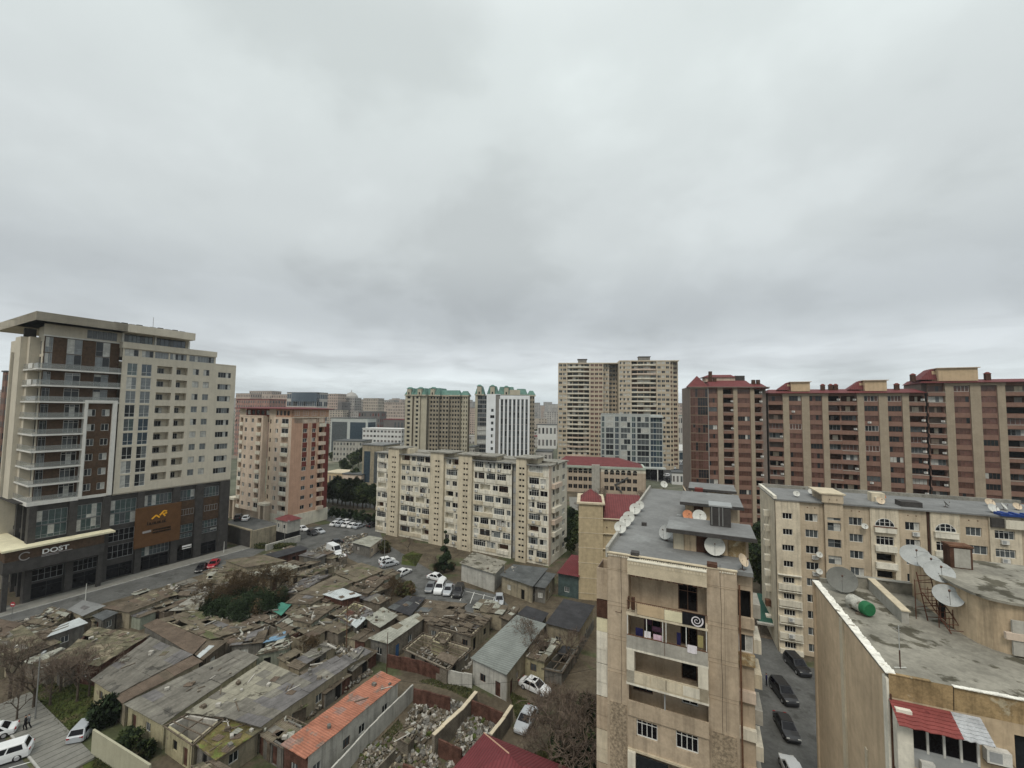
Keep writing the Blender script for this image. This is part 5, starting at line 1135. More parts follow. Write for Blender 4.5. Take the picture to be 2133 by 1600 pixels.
SH('stained cream outbuilding walls at the bottom edge under the mossy roof', px(398, 1595, 447, 1582, 548, 1640, 500, 1700), 2.4, ('sh_tan2', 'sh_moss'), 'wl_cream', (4, 3), .35, 'ruin', cat='ruin')
SH('grey walled yard shed directly left of the orange roof', px(543, 1532, 600, 1492, 640, 1510, 590, 1560), 2.5, ('sh_tan', 'sh_grey'), 'wl_grey', (4, 2), .35, 'shack', clutter=4)
OR = SH('long house with bright orange corrugated roof', px(585, 1550, 792, 1398, 834, 1417, 637, 1580), 3.5, ('sh_orange', 'sh_orange', 'sh_orange2'), ('wl_rust', 'wl_white', 'wl_white', 'wl_white'), (12, 4), .0, 'house', rough=.03, door='glass_mid', clutter=5, cat='house')
SH('long grey roofed house with pale gable wall beside the white sedan', px(981, 1370, 1076, 1281, 1137, 1300, 1055, 1405), 3.7, ('sh_sea', 'sh_sea'), ('wl_white', 'wl_cream'), (8, 3), .0, 'house', rough=.02, cat='house')
SH('house with flat charcoal roof and pale walls beside the dirt track', px(1137, 1297, 1174, 1248, 1238, 1262, 1206, 1315), 3.9, ('sh_dark', 'sh_dark'), 'wl_cream', (4, 3), .0, 'house', rough=.01, cat='house')
SH('small low charcoal roof tucked behind the grey roofed house', px(1078, 1278, 1096, 1262, 1142, 1277, 1128, 1296), 3.0, ('sh_dark',), 'wl_grey', (2, 2), .0, 'shack', rough=.01)
SH('cream hut with collapsed roof behind the white sedan', px(1088, 1365, 1122, 1325, 1172, 1335, 1134, 1380), 2.9, ('sh_tan2', 'sh_pale', 'sh_tan'), ('wl_yellow', 'wl_cream'), (5, 4), .45, 'ruin', rough=.3, clutter=14, cat='ruin')
SH('open topped grey metal yard box at the dirt track corner', px(1128, 1392, 1172, 1345, 1204, 1350, 1170, 1402), 1.9, ('sh_dark',), ('wl_grey', 'wl_grey'), (3, 2), .9, 'shed', wins=False, cat='shed')
SH('white walled flat roofed shop below the cream block', px(958, 1172, 985, 1150, 1054, 1170, 1031, 1195), 4.0, ('roof_tar',), ('wl_white', 'wl_white'), (2, 2), .0, 'shop', wins=False, rough=.02, clutter=3, cat='shop')
SH('cream kiosk with a large dark felt roof in the street', px(1042, 1197, 1069, 1176, 1140, 1184, 1110, 1220), 3.6, ('roof_dark',), ('wl_cream', 'wl_grey'), (2, 2), .0, 'kiosk', rough=.02, clutter=4, cat='kiosk')
SH('narrow kiosk with striped shutter beside the larger dark roofed kiosk', px(1112, 1220, 1128, 1190, 1157, 1196, 1136, 1224), 3.3, ('roof_dark',), ('wl_grey', 'wl_cream'), (2, 1), .0, 'kiosk', rough=.02, cat='kiosk')
SH('dark red roofed pavilion with green glazed wall beside yellow stone building', px(1161, 1192, 1190, 1156, 1222, 1160, 1206, 1200), 4.8, ('sh_maroon',), ('glass_teal', 'glass_teal'), (2, 2), .0, 'pavilion', rough=.01, cat='pavilion')
SH('tan flat roofed house with long pale wall beside the street of the tower', px(468, 1167, 549, 1156, 596, 1168, 512, 1182), 3.7, ('sh_tan', 'sh_tan', 'sh_tan2'), 'wl_cream', (4, 3), .0, 'house', wins=False, rough=.03, cat='house')
SH('black roofed open shelter between the tan house and the parking lot', px(552, 1155, 625, 1136, 642, 1143, 578, 1161), 3.0, ('sh_dark',), ('wl_grey', 'wl_rust'), (3, 1), .0, 'shelter', rough=.01, cat='shelter')
SH('pale patched roof shack just below the tan flat roofed house', px(517, 1196, 594, 1171, 624, 1180, 561, 1205), 3.0, ('sh_pale', 'sh_tan', 'sh_cream'), 'wl_cream', (5, 2), .05, clutter=8)
SH('broad olive tan roof near the van in the street', px(695, 1192, 752, 1172, 801, 1188, 740, 1212), 3.0, ('sh_tan', 'sh_cream', 'sh_tan'), 'wl_cream', (5, 4), .0, 'house', clutter=7, cat='house')
SH('large tan ribbed roof adjoining the white sheet roof', px(620, 1236, 698, 1199, 737, 1212, 674, 1243), 3.0, ('sh_tan', 'sh_tan', 'sh_tan2'), 'wl_cream', (6, 4), .0, 'house', clutter=5, cat='house')
SH('shack with bright white sheet roof over dark red walls', px(672, 1238, 714, 1225, 753, 1240, 712, 1250), 3.3, ('sh_white', 'sh_white', 'sh_mauve'), ('wl_rust', 'wl_rust'), (3, 2), .0, rough=.05, clutter=3)
SH('cream ruin with rows of loose planks on its roof', px(606, 1290, 660, 1257, 702, 1262, 648, 1299), 3.2, ('sh_tan2', 'sh_cream', 'wl_wood'), ('wl_cream', 'wl_green'), (9, 3), .3, 'ruin', rough=.15, clutter=16, cat='ruin')
SH('brown roofed shack beside the green sheet roof', px(594, 1256, 618, 1238, 674, 1245, 648, 1258), 3.0, ('sh_tan2', 'sh_tan', 'sh_mauve'), 'wl_cream', (3, 3), .0, clutter=5)
SH('tiny shack with flat green sheet roof', px(562, 1268, 585, 1255, 607, 1259, 586, 1281), 2.8, ('sh_green',), 'wl_rust', (2, 2), .0, rough=.01)
SH('ruin with yellow plaster walls and dark red posts behind the utility pole', px(700, 1282, 738, 1253, 768, 1262, 728, 1298), 3.0, ('wl_rust', 'sh_tan'), ('wl_yellow', 'wl_rust', 'wl_yellow', 'wl_yellow'), (4, 3), .75, 'ruin', rough=.2, clutter=8, cat='ruin')
SH('shack under pale weathered boards above the blue door', px(761, 1288, 798, 1265, 828, 1283, 791, 1308), 3.1, ('sh_pale', 'sh_pale', 'sh_cream'), 'wl_wood', (4, 3), .0, rough=.1, clutter=7)
SH('small shack with white tilted sheet roof beside the utility pole', px(723, 1293, 740, 1283, 764, 1288, 742, 1308), 2.8, ('sh_white', 'sh_pale'), 'wl_grey', (2, 2), .15, rough=.2, clutter=3)
SH('grey shed with long pale roof and blue door facing the yard', px(768, 1329, 868, 1277, 884, 1288, 808, 1341), 3.2, ('sh_pale', 'sh_pale', 'sh_tan'), ('wl_grey', 'wl_stone'), (7, 2), .0, 'shed', rough=.04, door='door_blue', cat='shed')
SH('low flat house with black felt roof behind white wrapped bundles', px(808, 1265, 848, 1241, 886, 1245, 855, 1282), 2.9, ('sh_dark', 'roof_dark'), 'wl_grey', (3, 3), .0, 'house', rough=.03, clutter=4, cat='house')
SH('flat brown grey roofed house at the edge of the parking bays', px(858, 1283, 893, 1250, 972, 1258, 930, 1285), 2.9, ('sh_tan2', 'roof_dark', 'sh_tan2'), 'wl_stone', (4, 3), .1, 'house', rough=.06, clutter=6, cat='house')
SH('burnt out ruin with bare rafters beside the parking bays', px(888, 1300, 945, 1268, 1024, 1288, 982, 1326), 2.9, ('sh_tan2', 'wl_wood'), ('wl_stone', 'wl_cream'), (9, 6), .72, 'ruin', rough=.35, clutter=20, cat='ruin')
SH('roofless stone ruin filled with white rubble in front of the burnt rafters', px(838, 1352, 880, 1318, 985, 1350, 932, 1396), 2.2, ('wl_wood',), ('wl_stone', 'wl_stone', 'wl_cream', 'wl_cream'), (5, 3), .97, 'ruin', rough=.35, cat='ruin')
SH('small cream roofless room inside the rubble ruins', px(895, 1335, 915, 1312, 945, 1318, 925, 1345), 2.6, ('wl_wood',), ('wl_yellow', 'wl_cream', 'wl_cream', 'wl_cream'), (3, 3), .9, 'ruin', rough=.3, cat='ruin')
SH('long brown tin roofed shed running down to the grey row house', px(299, 1302, 327, 1289, 430, 1333, 402, 1363), 3.1, ('sh_brown', 'sh_brown'), 'wl_grey', (2, 8), .0, 'shed', rough=.02, cat='shed')
SH('short shed with white ridge at the end of the brown tin roof', px(404, 1362, 430, 1336, 476, 1333, 424, 1374), 2.9, ('sh_tan2', 'sh_white', 'sh_tan'), 'wl_wood', (3, 3), .05, 'shed', cat='shed')
SH('wide muddy ochre flat roof below the dark evergreen trees', px(330, 1290, 402, 1270, 530, 1308, 440, 1332), 2.6, ('sh_tan', 'sh_moss', 'sh_tan2'), 'wl_cream', (4, 7), .04, 'house', rough=.1, clutter=26, cat='house')
SH('moss covered roof with a small black chimney box left of the brown tin roof', px(118, 1372, 192, 1306, 312, 1322, 205, 1388), 2.9, ('sh_moss', 'sh_tan', 'sh_moss'), 'wl_rust', (7, 5), .05, 'house', rough=.08, clutter=22, cat='house')
SH('low building with bright white blue metal roof near the left edge', px(97, 1327, 124, 1303, 164, 1287, 182, 1298), 2.9, ('sh_white', 'sh_white', 'sh_grey'), 'wl_grey', (6, 2), .0, 'shed', rough=.02, cat='shed')
SH('grey flat roofed house beside the street below the canopy sign', px(142, 1269, 172, 1250, 219, 1262, 172, 1283), 3.0, ('roof_grey', 'sh_mauve'), 'wl_cream', (3, 3), .0, 'house', rough=.01, cat='house')
SH('long brown sheet roof parallel to the street', px(215, 1266, 340, 1230, 356, 1242, 268, 1276), 2.9, ('sh_tan2', 'sh_brown', 'sh_moss'), 'wl_cream', (8, 2), .0, 'house', rough=.04, clutter=6, cat='house')
SH('dark grey small flat roof between brown sheet roof and mossy house', px(192, 1282, 222, 1270, 246, 1276, 214, 1292), 2.8, ('roof_dark',), 'wl_grey', (2, 2), .0, 'shack', rough=.01)
SH('greenish sheet roof at the far left edge', px(-40, 1345, 45, 1302, 92, 1337, -10, 1376), 2.9, ('sh_moss', 'sh_grey', 'sh_moss'), 'wl_cream', (6, 4), .0, 'house', rough=.04, clutter=8, cat='house')
SH('collapsing tan shack with scattered boards near the left edge', px(55, 1297, 108, 1264, 150, 1276, 108, 1304), 2.7, ('sh_tan', 'sh_tan2', 'sh_pale'), 'wl_cream', (6, 4), .2, 'ruin', rough=.2, clutter=26, cat='ruin')
SH('dark brown shack cut by the left frame edge', px(-50, 1318, 0, 1290, 48, 1300, -10, 1332), 2.8, ('sh_brown', 'sh_pale', 'sh_brown'), 'wl_rust', (3, 3), .1, rough=.15, clutter=8)
SH('roofless ruin with white rubble beside the street', px(345, 1240, 372, 1218, 440, 1212, 415, 1240), 2.4, ('wl_wood',), ('wl_cream', 'plaster'), (4, 3), .85, 'ruin', rough=.3, clutter=0, cat='ruin')
SH('pale cracked concrete roof beside the evergreen trees', px(352, 1272, 405, 1240, 478, 1216, 430, 1268), 2.3, ('roof_pale', 'sh_cream'), 'wl_cream', (4, 3), .0, 'house', rough=.05, clutter=12, cat='house')
SH('mossy shack roof beside the parked red car', px(420, 1215, 440, 1185, 505, 1180, 470, 1216), 2.7, ('sh_moss', 'sh_pale', 'sh_tan'), 'wl_cream', (4, 4), .1, rough=.12, clutter=12)
SH('leaning shack with torn blue sheet roof', px(548, 1340, 570, 1322, 606, 1314, 590, 1330), 2.8, ('sh_blue', 'sh_mauve'), 'wl_green', (3, 2), .0, rough=.08, clutter=4)
SH('greenish plastered house ruin below the torn blue roof', px(528, 1366, 560, 1342, 610, 1328, 600, 1350), 2.8, ('sh_pale', 'sh_moss', 'sh_tan'), ('wl_green', 'wl_green'), (4, 3), .3, 'ruin', rough=.15, clutter=8, cat='ruin')
SH('shack with mauve sheets and scrap between muddy roof and row houses', px(478, 1345, 500, 1325, 560, 1305, 548, 1338), 2.8, ('sh_mauve', 'sh_tan2', 'sh_white'), 'wl_grey', (4, 3), .15, rough=.15, clutter=12)
SH('scrap covered low roofs between tan ribbed roof and the trees', px(566, 1238, 640, 1205, 694, 1194, 622, 1236), 2.4, ('sh_mauve', 'sh_tan2', 'sh_grey'), 'wl_stone', (8, 4), .3, 'ruin', rough=.3, clutter=40, cat='ruin')
SH('tan strip roof behind the olive tan roof', px(600, 1200, 660, 1182, 700, 1176, 650, 1200), 2.4, ('sh_tan', 'sh_moss', 'sh_tan2'), 'wl_cream', (6, 3), .2, 'ruin', rough=.2, clutter=24, cat='ruin')
SH('pinkish ruin walls behind the white sheet roof', px(722, 1228, 760, 1205, 800, 1212, 765, 1240), 2.6, ('sh_tan2', 'sh_pale'), ('pinkish', 'wl_cream'), (4, 3), .6, 'ruin', rough=.25, clutter=14, cat='ruin')
SH('small cabin with pale flat roof and blue grey shutters near the van', px(733, 1129, 769, 1116, 796, 1121, 772, 1139), 2.9, ('sh_pale',), ('wl_grey', 'salmon_beige'), (2, 2), .0, 'cabin', rough=.01, cat='cabin')
SH('mossy concrete shed roof in the rubble yard near the maroon roof', px(820, 1533, 850, 1508, 870, 1524, 850, 1550), 2.0, ('sh_moss', 'sh_pale'), 'wl_stone', (3, 3), .1, 'shed', rough=.05, clutter=8, cat='shed')
SH('ivy covered brick store below the street kiosks', px(1040, 1285, 1070, 1262, 1082, 1268, 1060, 1294), 2.4, ('sh_tan2',), 'wl_stone', (3, 2), .5, 'ruin', rough=.2, clutter=8, cat='ruin')
# gateway ramp house with red roof and grey retaining wall beside the tower
b = Bld('ramp_house', 'white ramp entrance house with red roof and grey retaining wall behind the office tower', 'garage entrance', tuple(P(520, 1142)[:2]), 29)
w = b.wall; w.box(-17, 0, 0, .4, 0, 4.6, 'base_grey', b.F()); w.box(-17, .3, -.1, .5, 4.6, 4.9, 'wl_cream', b.F()); w.box(0, .5, 0, 7, 0, 4.6, 'wl_cream'); w.box(.5, 5.5, 7, 11, 3.0, 6.4, 'wl_white'); w.box(.5, 5.5, 7.2, 11, 0, 3.0, 'black'); w.box(5.5, 6, 1, 11, 0, 1.6, 'wl_white')
r = MB(); r.frustum((-.2, 6, 6.6, 11.4), 6.4, (2, 4, 8.5, 9.5), 7.4, 'red_roof'); b.parts.append(('roof', r)); w.box(-17, 0, .4, 9, 4.3, 4.35, 'asphalt', b.F(), 'b'); w.box(-17, 0, .4, 9, 0, 4.3, 'base_grey', b.F(), 'tb')
for x in (1.2, 3.8): b.win(b.F(6.96), x, x+.9, 4.2, 5.4, 1, 'dark', 'frame_white', hole=False)
b.done()
# bottom maroon hip roof
b = Bld('house', 'house with maroon hipped metal roof at the bottom centre', 'house', tuple(P(1008, 1527, 5)[:2]), 25)
C = [b.local(P(u, v, 5)) for u, v in ((1008, 1527), (1240, 1622), (1130, 1800), (900, 1650))]; ce = (sum(c[0] for c in C)/4, sum(c[1] for c in C)/4)
r = MB(); ap = [(ce[0]-.6, ce[1]+.6, 7.2), (ce[0]+.8, ce[1]-.2, 7.2)]
r.quad([(*C[0], 5), (*C[1], 5), ap[1], ap[0]], 'sh_maroon'); r.quad([(*C[1], 5), (*C[2], 5), ap[1]], 'sh_maroon'); r.quad([(*C[2], 5), (*C[3], 5), ap[0], ap[1]], 'sh_maroon'); r.quad([(*C[3], 5), (*C[0], 5), ap[0]], 'sh_maroon')
r.tube((*C[0], 5.03), ap[0], .06, 'salmon', 5); b.parts.append(('roof', r))
w = b.wall; cc = [(ce[0]+(c[0]-ce[0])*.93, ce[1]+(c[1]-ce[1])*.93) for c in C]; w.prism(cc, 0, 4.95, 'wl_cream'); b.done()
# free-standing walls
def fence(label, pts, h, mat, th=.22, cap=None, name='yard_wall', cat='wall'):
    Wp = [P(u, v, h) for u, v in pts]; o = Wp[0]; m = MB(); 
    for a_, c_ in zip(Wp, Wp[1:]):
        d = (c_-a_); L = d.length; k = max(1, int(L/1.2)); d /= k; nrm = Vector((-d.y, d.x, 0)).normalized()*th/2
        for i in range(k):
            p, q = a_+d*i, a_+d*(i+1); hh = h-(.0 if cap == 'clean' else .12*rnd.random()); m.prism([(v.x-o.x, v.y-o.y) for v in (p-nrm, q-nrm, q+nrm, p+nrm)], 0, hh, mat)
            if cap and cap != 'clean': m.prism([(v.x-o.x, v.y-o.y) for v in (p-nrm*1.2, q-nrm*1.2, q+nrm*1.2, p+nrm*1.2)], hh, hh+.1, cap)
    ob = put(m, name); ob.location = (o.x, o.y, 0); tag(ob, label, cat)
fence('smooth olive cream boundary wall at bottom left', [(195, 1519), (313, 1593)], 2.6, 'wl_smooth', .2, 'clean')
fence('rust red wall at the back of the rubble yard', [(862, 1432), (938, 1452)], 2.3, 'wl_rust', .2)
fence('thick pale capped stone wall across the rubble yard', [(992, 1440), (960, 1478), (903, 1530)], 2.3, 'wl_stone', .4, 'stone_cap')
fence('rust red wall behind the second rubble yard', [(977, 1455), (1048, 1484)], 2.2, 'wl_rust', .2)
fence('pale capped wall beside the silver car', [(1066, 1470), (1050, 1494), (1022, 1530)], 2.0, 'wl_stone', .35, 'stone_cap')
fence('low rust red wall between the two rubble yards', [(914, 1538), (962, 1560)], 1.9, 'wl_rust', .2)
fence('long stained rust red wall below the white rubble ruin', [(808, 1362), (870, 1374), (932, 1394)], 1.9, 'wl_rust', .18)
fence('grey white concrete panel wall next to the grey roofed house', [(932, 1394), (984, 1404)], 1.9, 'wl_white', .18)
fence('pale concrete wall running along the orange roofed house', [(860, 1425), (770, 1512), (690, 1600)], 2.1, 'wl_white', .2)
fence('grey board fence beside the dirt track', [(1172, 1395), (1204, 1345), (1236, 1290)], 1.6, 'wl_grey', .1)
fence('rust red wall at the bottom edge left of the maroon roof', [(840, 1590), (900, 1615)], 2.0, 'wl_rust', .2)
fence('pale wooden fence boards in front of the rubble yard shed', [(822, 1560), (760, 1625)], 1.7, 'wl_stone', .15)
# rubble
def rubble(label, poly, n, mats, s=.22, hmax=.8):
    n = int(n*2.4); mats = list(mats)+['wl_grey', 'dirt', 'dirt', 'wl_stone']
    W3 = [P(u, v, 0) for u, v in poly]; o = sum(W3, Vector())/len(W3); m = MB(); rr = random.Random(n+int(poly[0][0]))
    mx_ = max((p-o).length for p in W3)
    for i in range(n):
        k = rr.randrange(len(W3)); a_, c_ = W3[k], W3[(k+1) % len(W3)]; s1, s2 = sorted((rr.random(), rr.random())); p = (a_-o)*s1+(c_-o)*(s2-s1)
        hgt = hmax*(1-p.length/mx_)*rr.random(); q = s*(.12+rr.random()**4*1.5)
        t = MB(); t.box(-q, q, -q*(.4+.6*rr.random()), q*.6, -q*.4, q*(.2+.6*rr.random()), rr.choice(mats))
        m.add(t, Matrix.Translation((p.x, p.y, hgt+.05)) @ Matrix.Rotation(rr.random()*6, 4, 'Z') @ Matrix.Rotation((rr.random()-.5)*1.6, 4, 'X') @ Matrix.Rotation((rr.random()-.5)*1.2, 4, 'Y'))
    ob = put(m, 'rubble'); ob.location = (o.x, o.y, 0); tag(ob, label, 'rubble', None, 'stuff')
RM = ['plaster', 'plaster', 'wl_stone', 'wl_grey', 'wl_wood', 'wl_stone', 'wl_cream']
rubble('white rubble heap in the roofless stone ruin', [(840, 1345), (880, 1322), (930, 1340), (985, 1375), (975, 1400), (905, 1385)], 900, ['plaster', 'plaster', 'plaster', 'wl_grey', 'wl_stone'], .2, .9)
rubble('pale rubble heap behind the thick stone wall', [(845, 1500), (870, 1455), (930, 1460), (965, 1470), (915, 1530), (860, 1560)], 1000, ['plaster', 'wl_white', 'wl_grey', 'wl_stone', 'wl_wood', 'grass_mat'], .2, .9)
rubble('rubble heap in the yard beside the maroon roof', [(965, 1500), (1010, 1490), (1040, 1510), (1000, 1560), (930, 1600), (950, 1540)], 900, ['plaster', 'wl_white', 'wl_grey', 'wl_stone', 'grass_mat'], .2, .8)
rubble('rubble around the ruins in the middle yard', [(600, 1330), (700, 1300), (760, 1350), (700, 1390), (640, 1370), (560, 1400)], 1300, RM, .22, .8)
rubble('white rubble beside the street', [(325, 1245), (350, 1222), (430, 1215), (420, 1245), (370, 1262)], 900, ['plaster', 'plaster', 'wl_stone', 'wl_cream', 'wl_grey'], .3, 1.6)
rubble('scrap and rubble below the tan house', [(560, 1205), (640, 1175), (720, 1180), (690, 1200), (600, 1240)], 1200, RM, .25, 1.2)
rubble('debris along the far left shacks', [(0, 1330), (60, 1290), (150, 1290), (110, 1350), (40, 1370)], 700, RM, .25, .8)
rubble('debris on waste ground in front of the salmon block', [(620, 1160), (690, 1130), (760, 1110), (790, 1135), (700, 1165)], 700, RM+['plaster'], .25, .5)
rubble('debris between the row houses and the orange roof', [(560, 1530), (640, 1440), (740, 1390), (780, 1400), (640, 1500)], 1100, RM, .18, .9)
rubble('debris at the bottom edge between walls', [(740, 1560), (820, 1540), (900, 1560), (920, 1600), (760, 1640)], 900, RM+['grass_mat'], .18, .6)
rubble('debris beside the roofless cream ruin floor', [(350, 1535), (400, 1495), (450, 1505), (400, 1555)], 300, RM, .15, .4)
rubble('rubble scattered around the burnt rafters', [(870, 1310), (940, 1280), (1030, 1300), (985, 1360), (900, 1340)], 900, RM, .2, .7)

# packed scrap-roofed lean-tos filling the lanes between the houses
def lean(u, v, w_, d_, ang, z, mats, wall, seed):
    rr = random.Random(seed); o = P(u, v, 0); ob = tag(empty('lean_to', o, ang), None, None); m = MB(); r = MB(); nx = max(2, int(w_/1.1)); ny = max(1, int(d_/1.6))
    for i in range(nx):
        for j in range(ny):
            if rr.random() < .14: continue
            x0, x1 = -w_/2+w_*i/nx-.06, -w_/2+w_*(i+1)/nx+.06; y0, y1 = -d_/2+d_*j/ny-.06, -d_/2+d_*(j+1)/ny+.1; t = [z+(rr.random()-.5)*.22+.25*(j/ny) for _ in range(4)]; mt = rr.choice(mats)
            q = [(x0, y0, t[0]), (x1, y0, t[1]), (x1, y1, t[2]), (x0, y1, t[3])]; r.quad(q, mt); lo = [(x, y, c-.05) for x, y, c in q]; r.quad(lo[::-1], mt)
            for k in range(4): r.quad([q[k], lo[k], lo[(k+1) % 4], q[(k+1) % 4]], mt)
    for i in range(int(w_*d_*.5)):
        x, y, s_ = (rr.random()-.5)*w_, (rr.random()-.5)*d_, .05+.16*rr.random(); t = MB(); L = s_*(1 if rr.random() < .6 else 6); t.box(-L, L, -s_*.6, s_*.6, 0, s_, rr.choice(['plaster', 'wl_stone', 'wl_grey', 'wl_wood', 'wl_wood', 'sh_pale'])); r.add(t, Matrix.Translation((x, y, z+.12)) @ Matrix.Rotation(rr.random()*3, 4, 'Z'))
    put(r, 'roof', ob)
    w0, w1, e0, e1 = -w_/2+.15, w_/2-.15, -d_/2+.15, d_/2-.15
    for a, b_, f0, f1 in ((w0, w1, e0, e0+.15), (w0, w1, e1-.15, e1), (w0, w0+.15, e0+.15, e1-.15), (w1-.15, w1, e0+.15, e1-.15)):
        if b_-a > f1-f0:
            k = max(2, int((b_-a)/1.3)); 
            for i in range(k): m.box(a+(b_-a)*i/k, a+(b_-a)*(i+1)/k, f0, f1, 0, z-.15-(rr.random()*.5 if rr.random() < .3 else 0), wall if rr.random() < .75 else rr.choice(['wl_stone', 'wl_rust', 'wl_grey', 'wl_wood']))
        else: m.box(a, b_, f0, f1, 0, z-.15, wall)
    m.box(-.45, .45, e0-.02, e0+.01, 0, 1.7, 'black'); put(m, 'wall', ob); return ob
LF = [(30, 1335), (70, 1345), (95, 1352), (20, 1392), (60, 1385), (110, 1402), (150, 1412), (185, 1400), (240, 1300), (262, 1290), (285, 1300), (305, 1282), (325, 1275), (220, 1300), (345, 1290), (300, 1262), (275, 1292), (380, 1278), (392, 1240), (455, 1218), (520, 1222), (540, 1212), (500, 1208), (575, 1205), (610, 1195), (650, 1178), (670, 1172), (640, 1190), (700, 1176), (555, 1310), (600, 1300), (585, 1322), (540, 1325), (620, 1318), (640, 1310), (690, 1268), (680, 1290), (660, 1305), (700, 1312), (745, 1318), (752, 1345), (690, 1335), (720, 1240), (775, 1232), (800, 1225), (762, 1252), (790, 1250), (775, 1268), (835, 1300), (842, 1318), (860, 1300), (1000, 1312), (1012, 1290), (1030, 1300), (500, 1350), (520, 1335), (580, 1350), (610, 1395), (650, 1395), (640, 1350), (560, 1180), (600, 1165), (450, 1335), (480, 1325), (560, 1545), (575, 1525), (700, 1425), (672, 1440), (690, 1450), (730, 1408), (745, 1400), (860, 1290), (900, 1320), (505, 1195), (485, 1192), (410, 1250), (455, 1250)]
for i, (u, v) in enumerate(LF):
    rr = random.Random(100+i); ang = math.pi/2-math.radians(28)+(rr.random()-.5)*.35+(math.pi/2 if rr.random() < .4 else 0)
    o = lean(u, v, 3.2+3.6*rr.random(), 2.2+1.8*rr.random(), ang, 1.7+1.1*rr.random(), rr.choice([('sh_tan2', 'sh_brown', 'sh_tan'), ('sh_moss', 'sh_tan', 'sh_tan2'), ('sh_grey', 'sh_tan2', 'sh_mauve'), ('sh_brown', 'wl_wood', 'sh_tan2'), ('sh_tan', 'sh_pale', 'sh_tan2')]), rr.choice(['wl_cream', 'wl_grey', 'wl_stone', 'wl_stone', 'wl_wood', 'wl_green', 'wl_cream']), i)
    zn = 'left' if u < 330 else ('middle' if u < 600 else 'right'); tag(o, {'left': 'low scrap roofed lean-to packed among the houses nearest the left edge', 'middle': 'low scrap roofed lean-to packed around the dark evergreens', 'right': 'low scrap roofed lean-to packed between evergreens and parking bays'}[zn], 'lean-to', {'left': 'scrap roofed lean-tos on the left', 'middle': 'scrap roofed lean-tos around the evergreens', 'right': 'scrap roofed lean-tos near the parking bays'}[zn])
# ================================================================== trees
W_('bark', (.085, .068, .052), .95, (2, .25)); W_('bark_pale', (.15, .125, .10), .95, (2, .25)); W_('twig', (.13, .10, .078), .95, (1, .25)); W_('leaf_dark', (.022, .034, .016), .9, (1.2, .5)); W_('leaf_mid', (.048, .062, .024), .9, (1.2, .5)); W_('leaf_olive', (.075, .075, .032), .9, (1.2, .45)); W_('leaf_brown', (.085, .06, .035), .9, (1.5, .4))
def bare_tree(h, spread, seed, mat='bark', tw='twig', depth=5, n0=4):
    r = random.Random(seed); t = MB(); c = MB()
    def rec(p, d, L, rad, k):
        rad = max(rad, .016)
        q = p+d*L; (t if k < 2 else c).tube(p, q, rad, mat if k < 3 else tw, 5 if k < 2 else 3, rad*.62)
        if k >= depth: return
        for i in range(n0 if k == 0 else (3 if k < depth-1 else 4)):
            a = r.random()*6.28; sp_ = (.45+.45*r.random())*spread; u = d.orthogonal().normalized(); u.rotate(Matrix.Rotation(a, 3, d)); nd_ = (d+u*sp_+Vector((0, 0, .12))).normalized()
            rec(p+d*L*(.55+.45*r.random()), nd_, L*(.62+.22*r.random()), rad*.55, k+1)
    rec(Vector((0, 0, -.1)), Vector((0, 0, 1)), h*.34, h*.022, 0); return t, c
def leaf_tree(h, rad, seed, mats=('leaf_dark', 'leaf_mid'), shape='round', n=2600, trunk=.3, ls=.22):
    r = random.Random(seed); t = MB(); c = MB(); t.tube((0, 0, -.1), (0, 0, h*(trunk+.3)), h*.03, 'bark', 6, h*.012)
    cl = []
    for i in range(16):
        z = r.random(); rr_ = rad*(1-z*.95 if shape == 'cone' else math.sin(math.pi*(.12+.8*z)))*.72
        a = r.random()*6.28; cl.append((math.cos(a)*rr_*r.random()**.5, math.sin(a)*rr_*r.random()**.5, h*(trunk+(1-trunk)*z*.92), (.28+.25*r.random())*rad*(1.2-.75*z if shape == 'cone' else 1)))
    for i in range(7): x, y, z, q = cl[i]; t.tube((0, 0, h*trunk*.8), (x*.8, y*.8, z), h*.012, 'bark', 4, h*.004)
    for i in range(n):
        x, y, z, q = cl[r.randrange(16)]; v = Vector((r.gauss(0, 1), r.gauss(0, 1), r.gauss(0, .8))); v = v.normalized()*q*(r.random()**.35)
        p = Vector((x, y, z))+v; a = Vector((r.random()-.5, r.random()-.5, r.random()-.5)).normalized(); b_ = a.orthogonal().normalized(); s_ = ls*(.6+.8*r.random())
        c.quad([p-a*s_, p+b_*s_*.6, p+a*s_, p-b_*s_*.6], mats[0] if (x*7+z*3) % 2 < 1.1 else mats[1 % len(mats)])
    return t, c
TP = {}
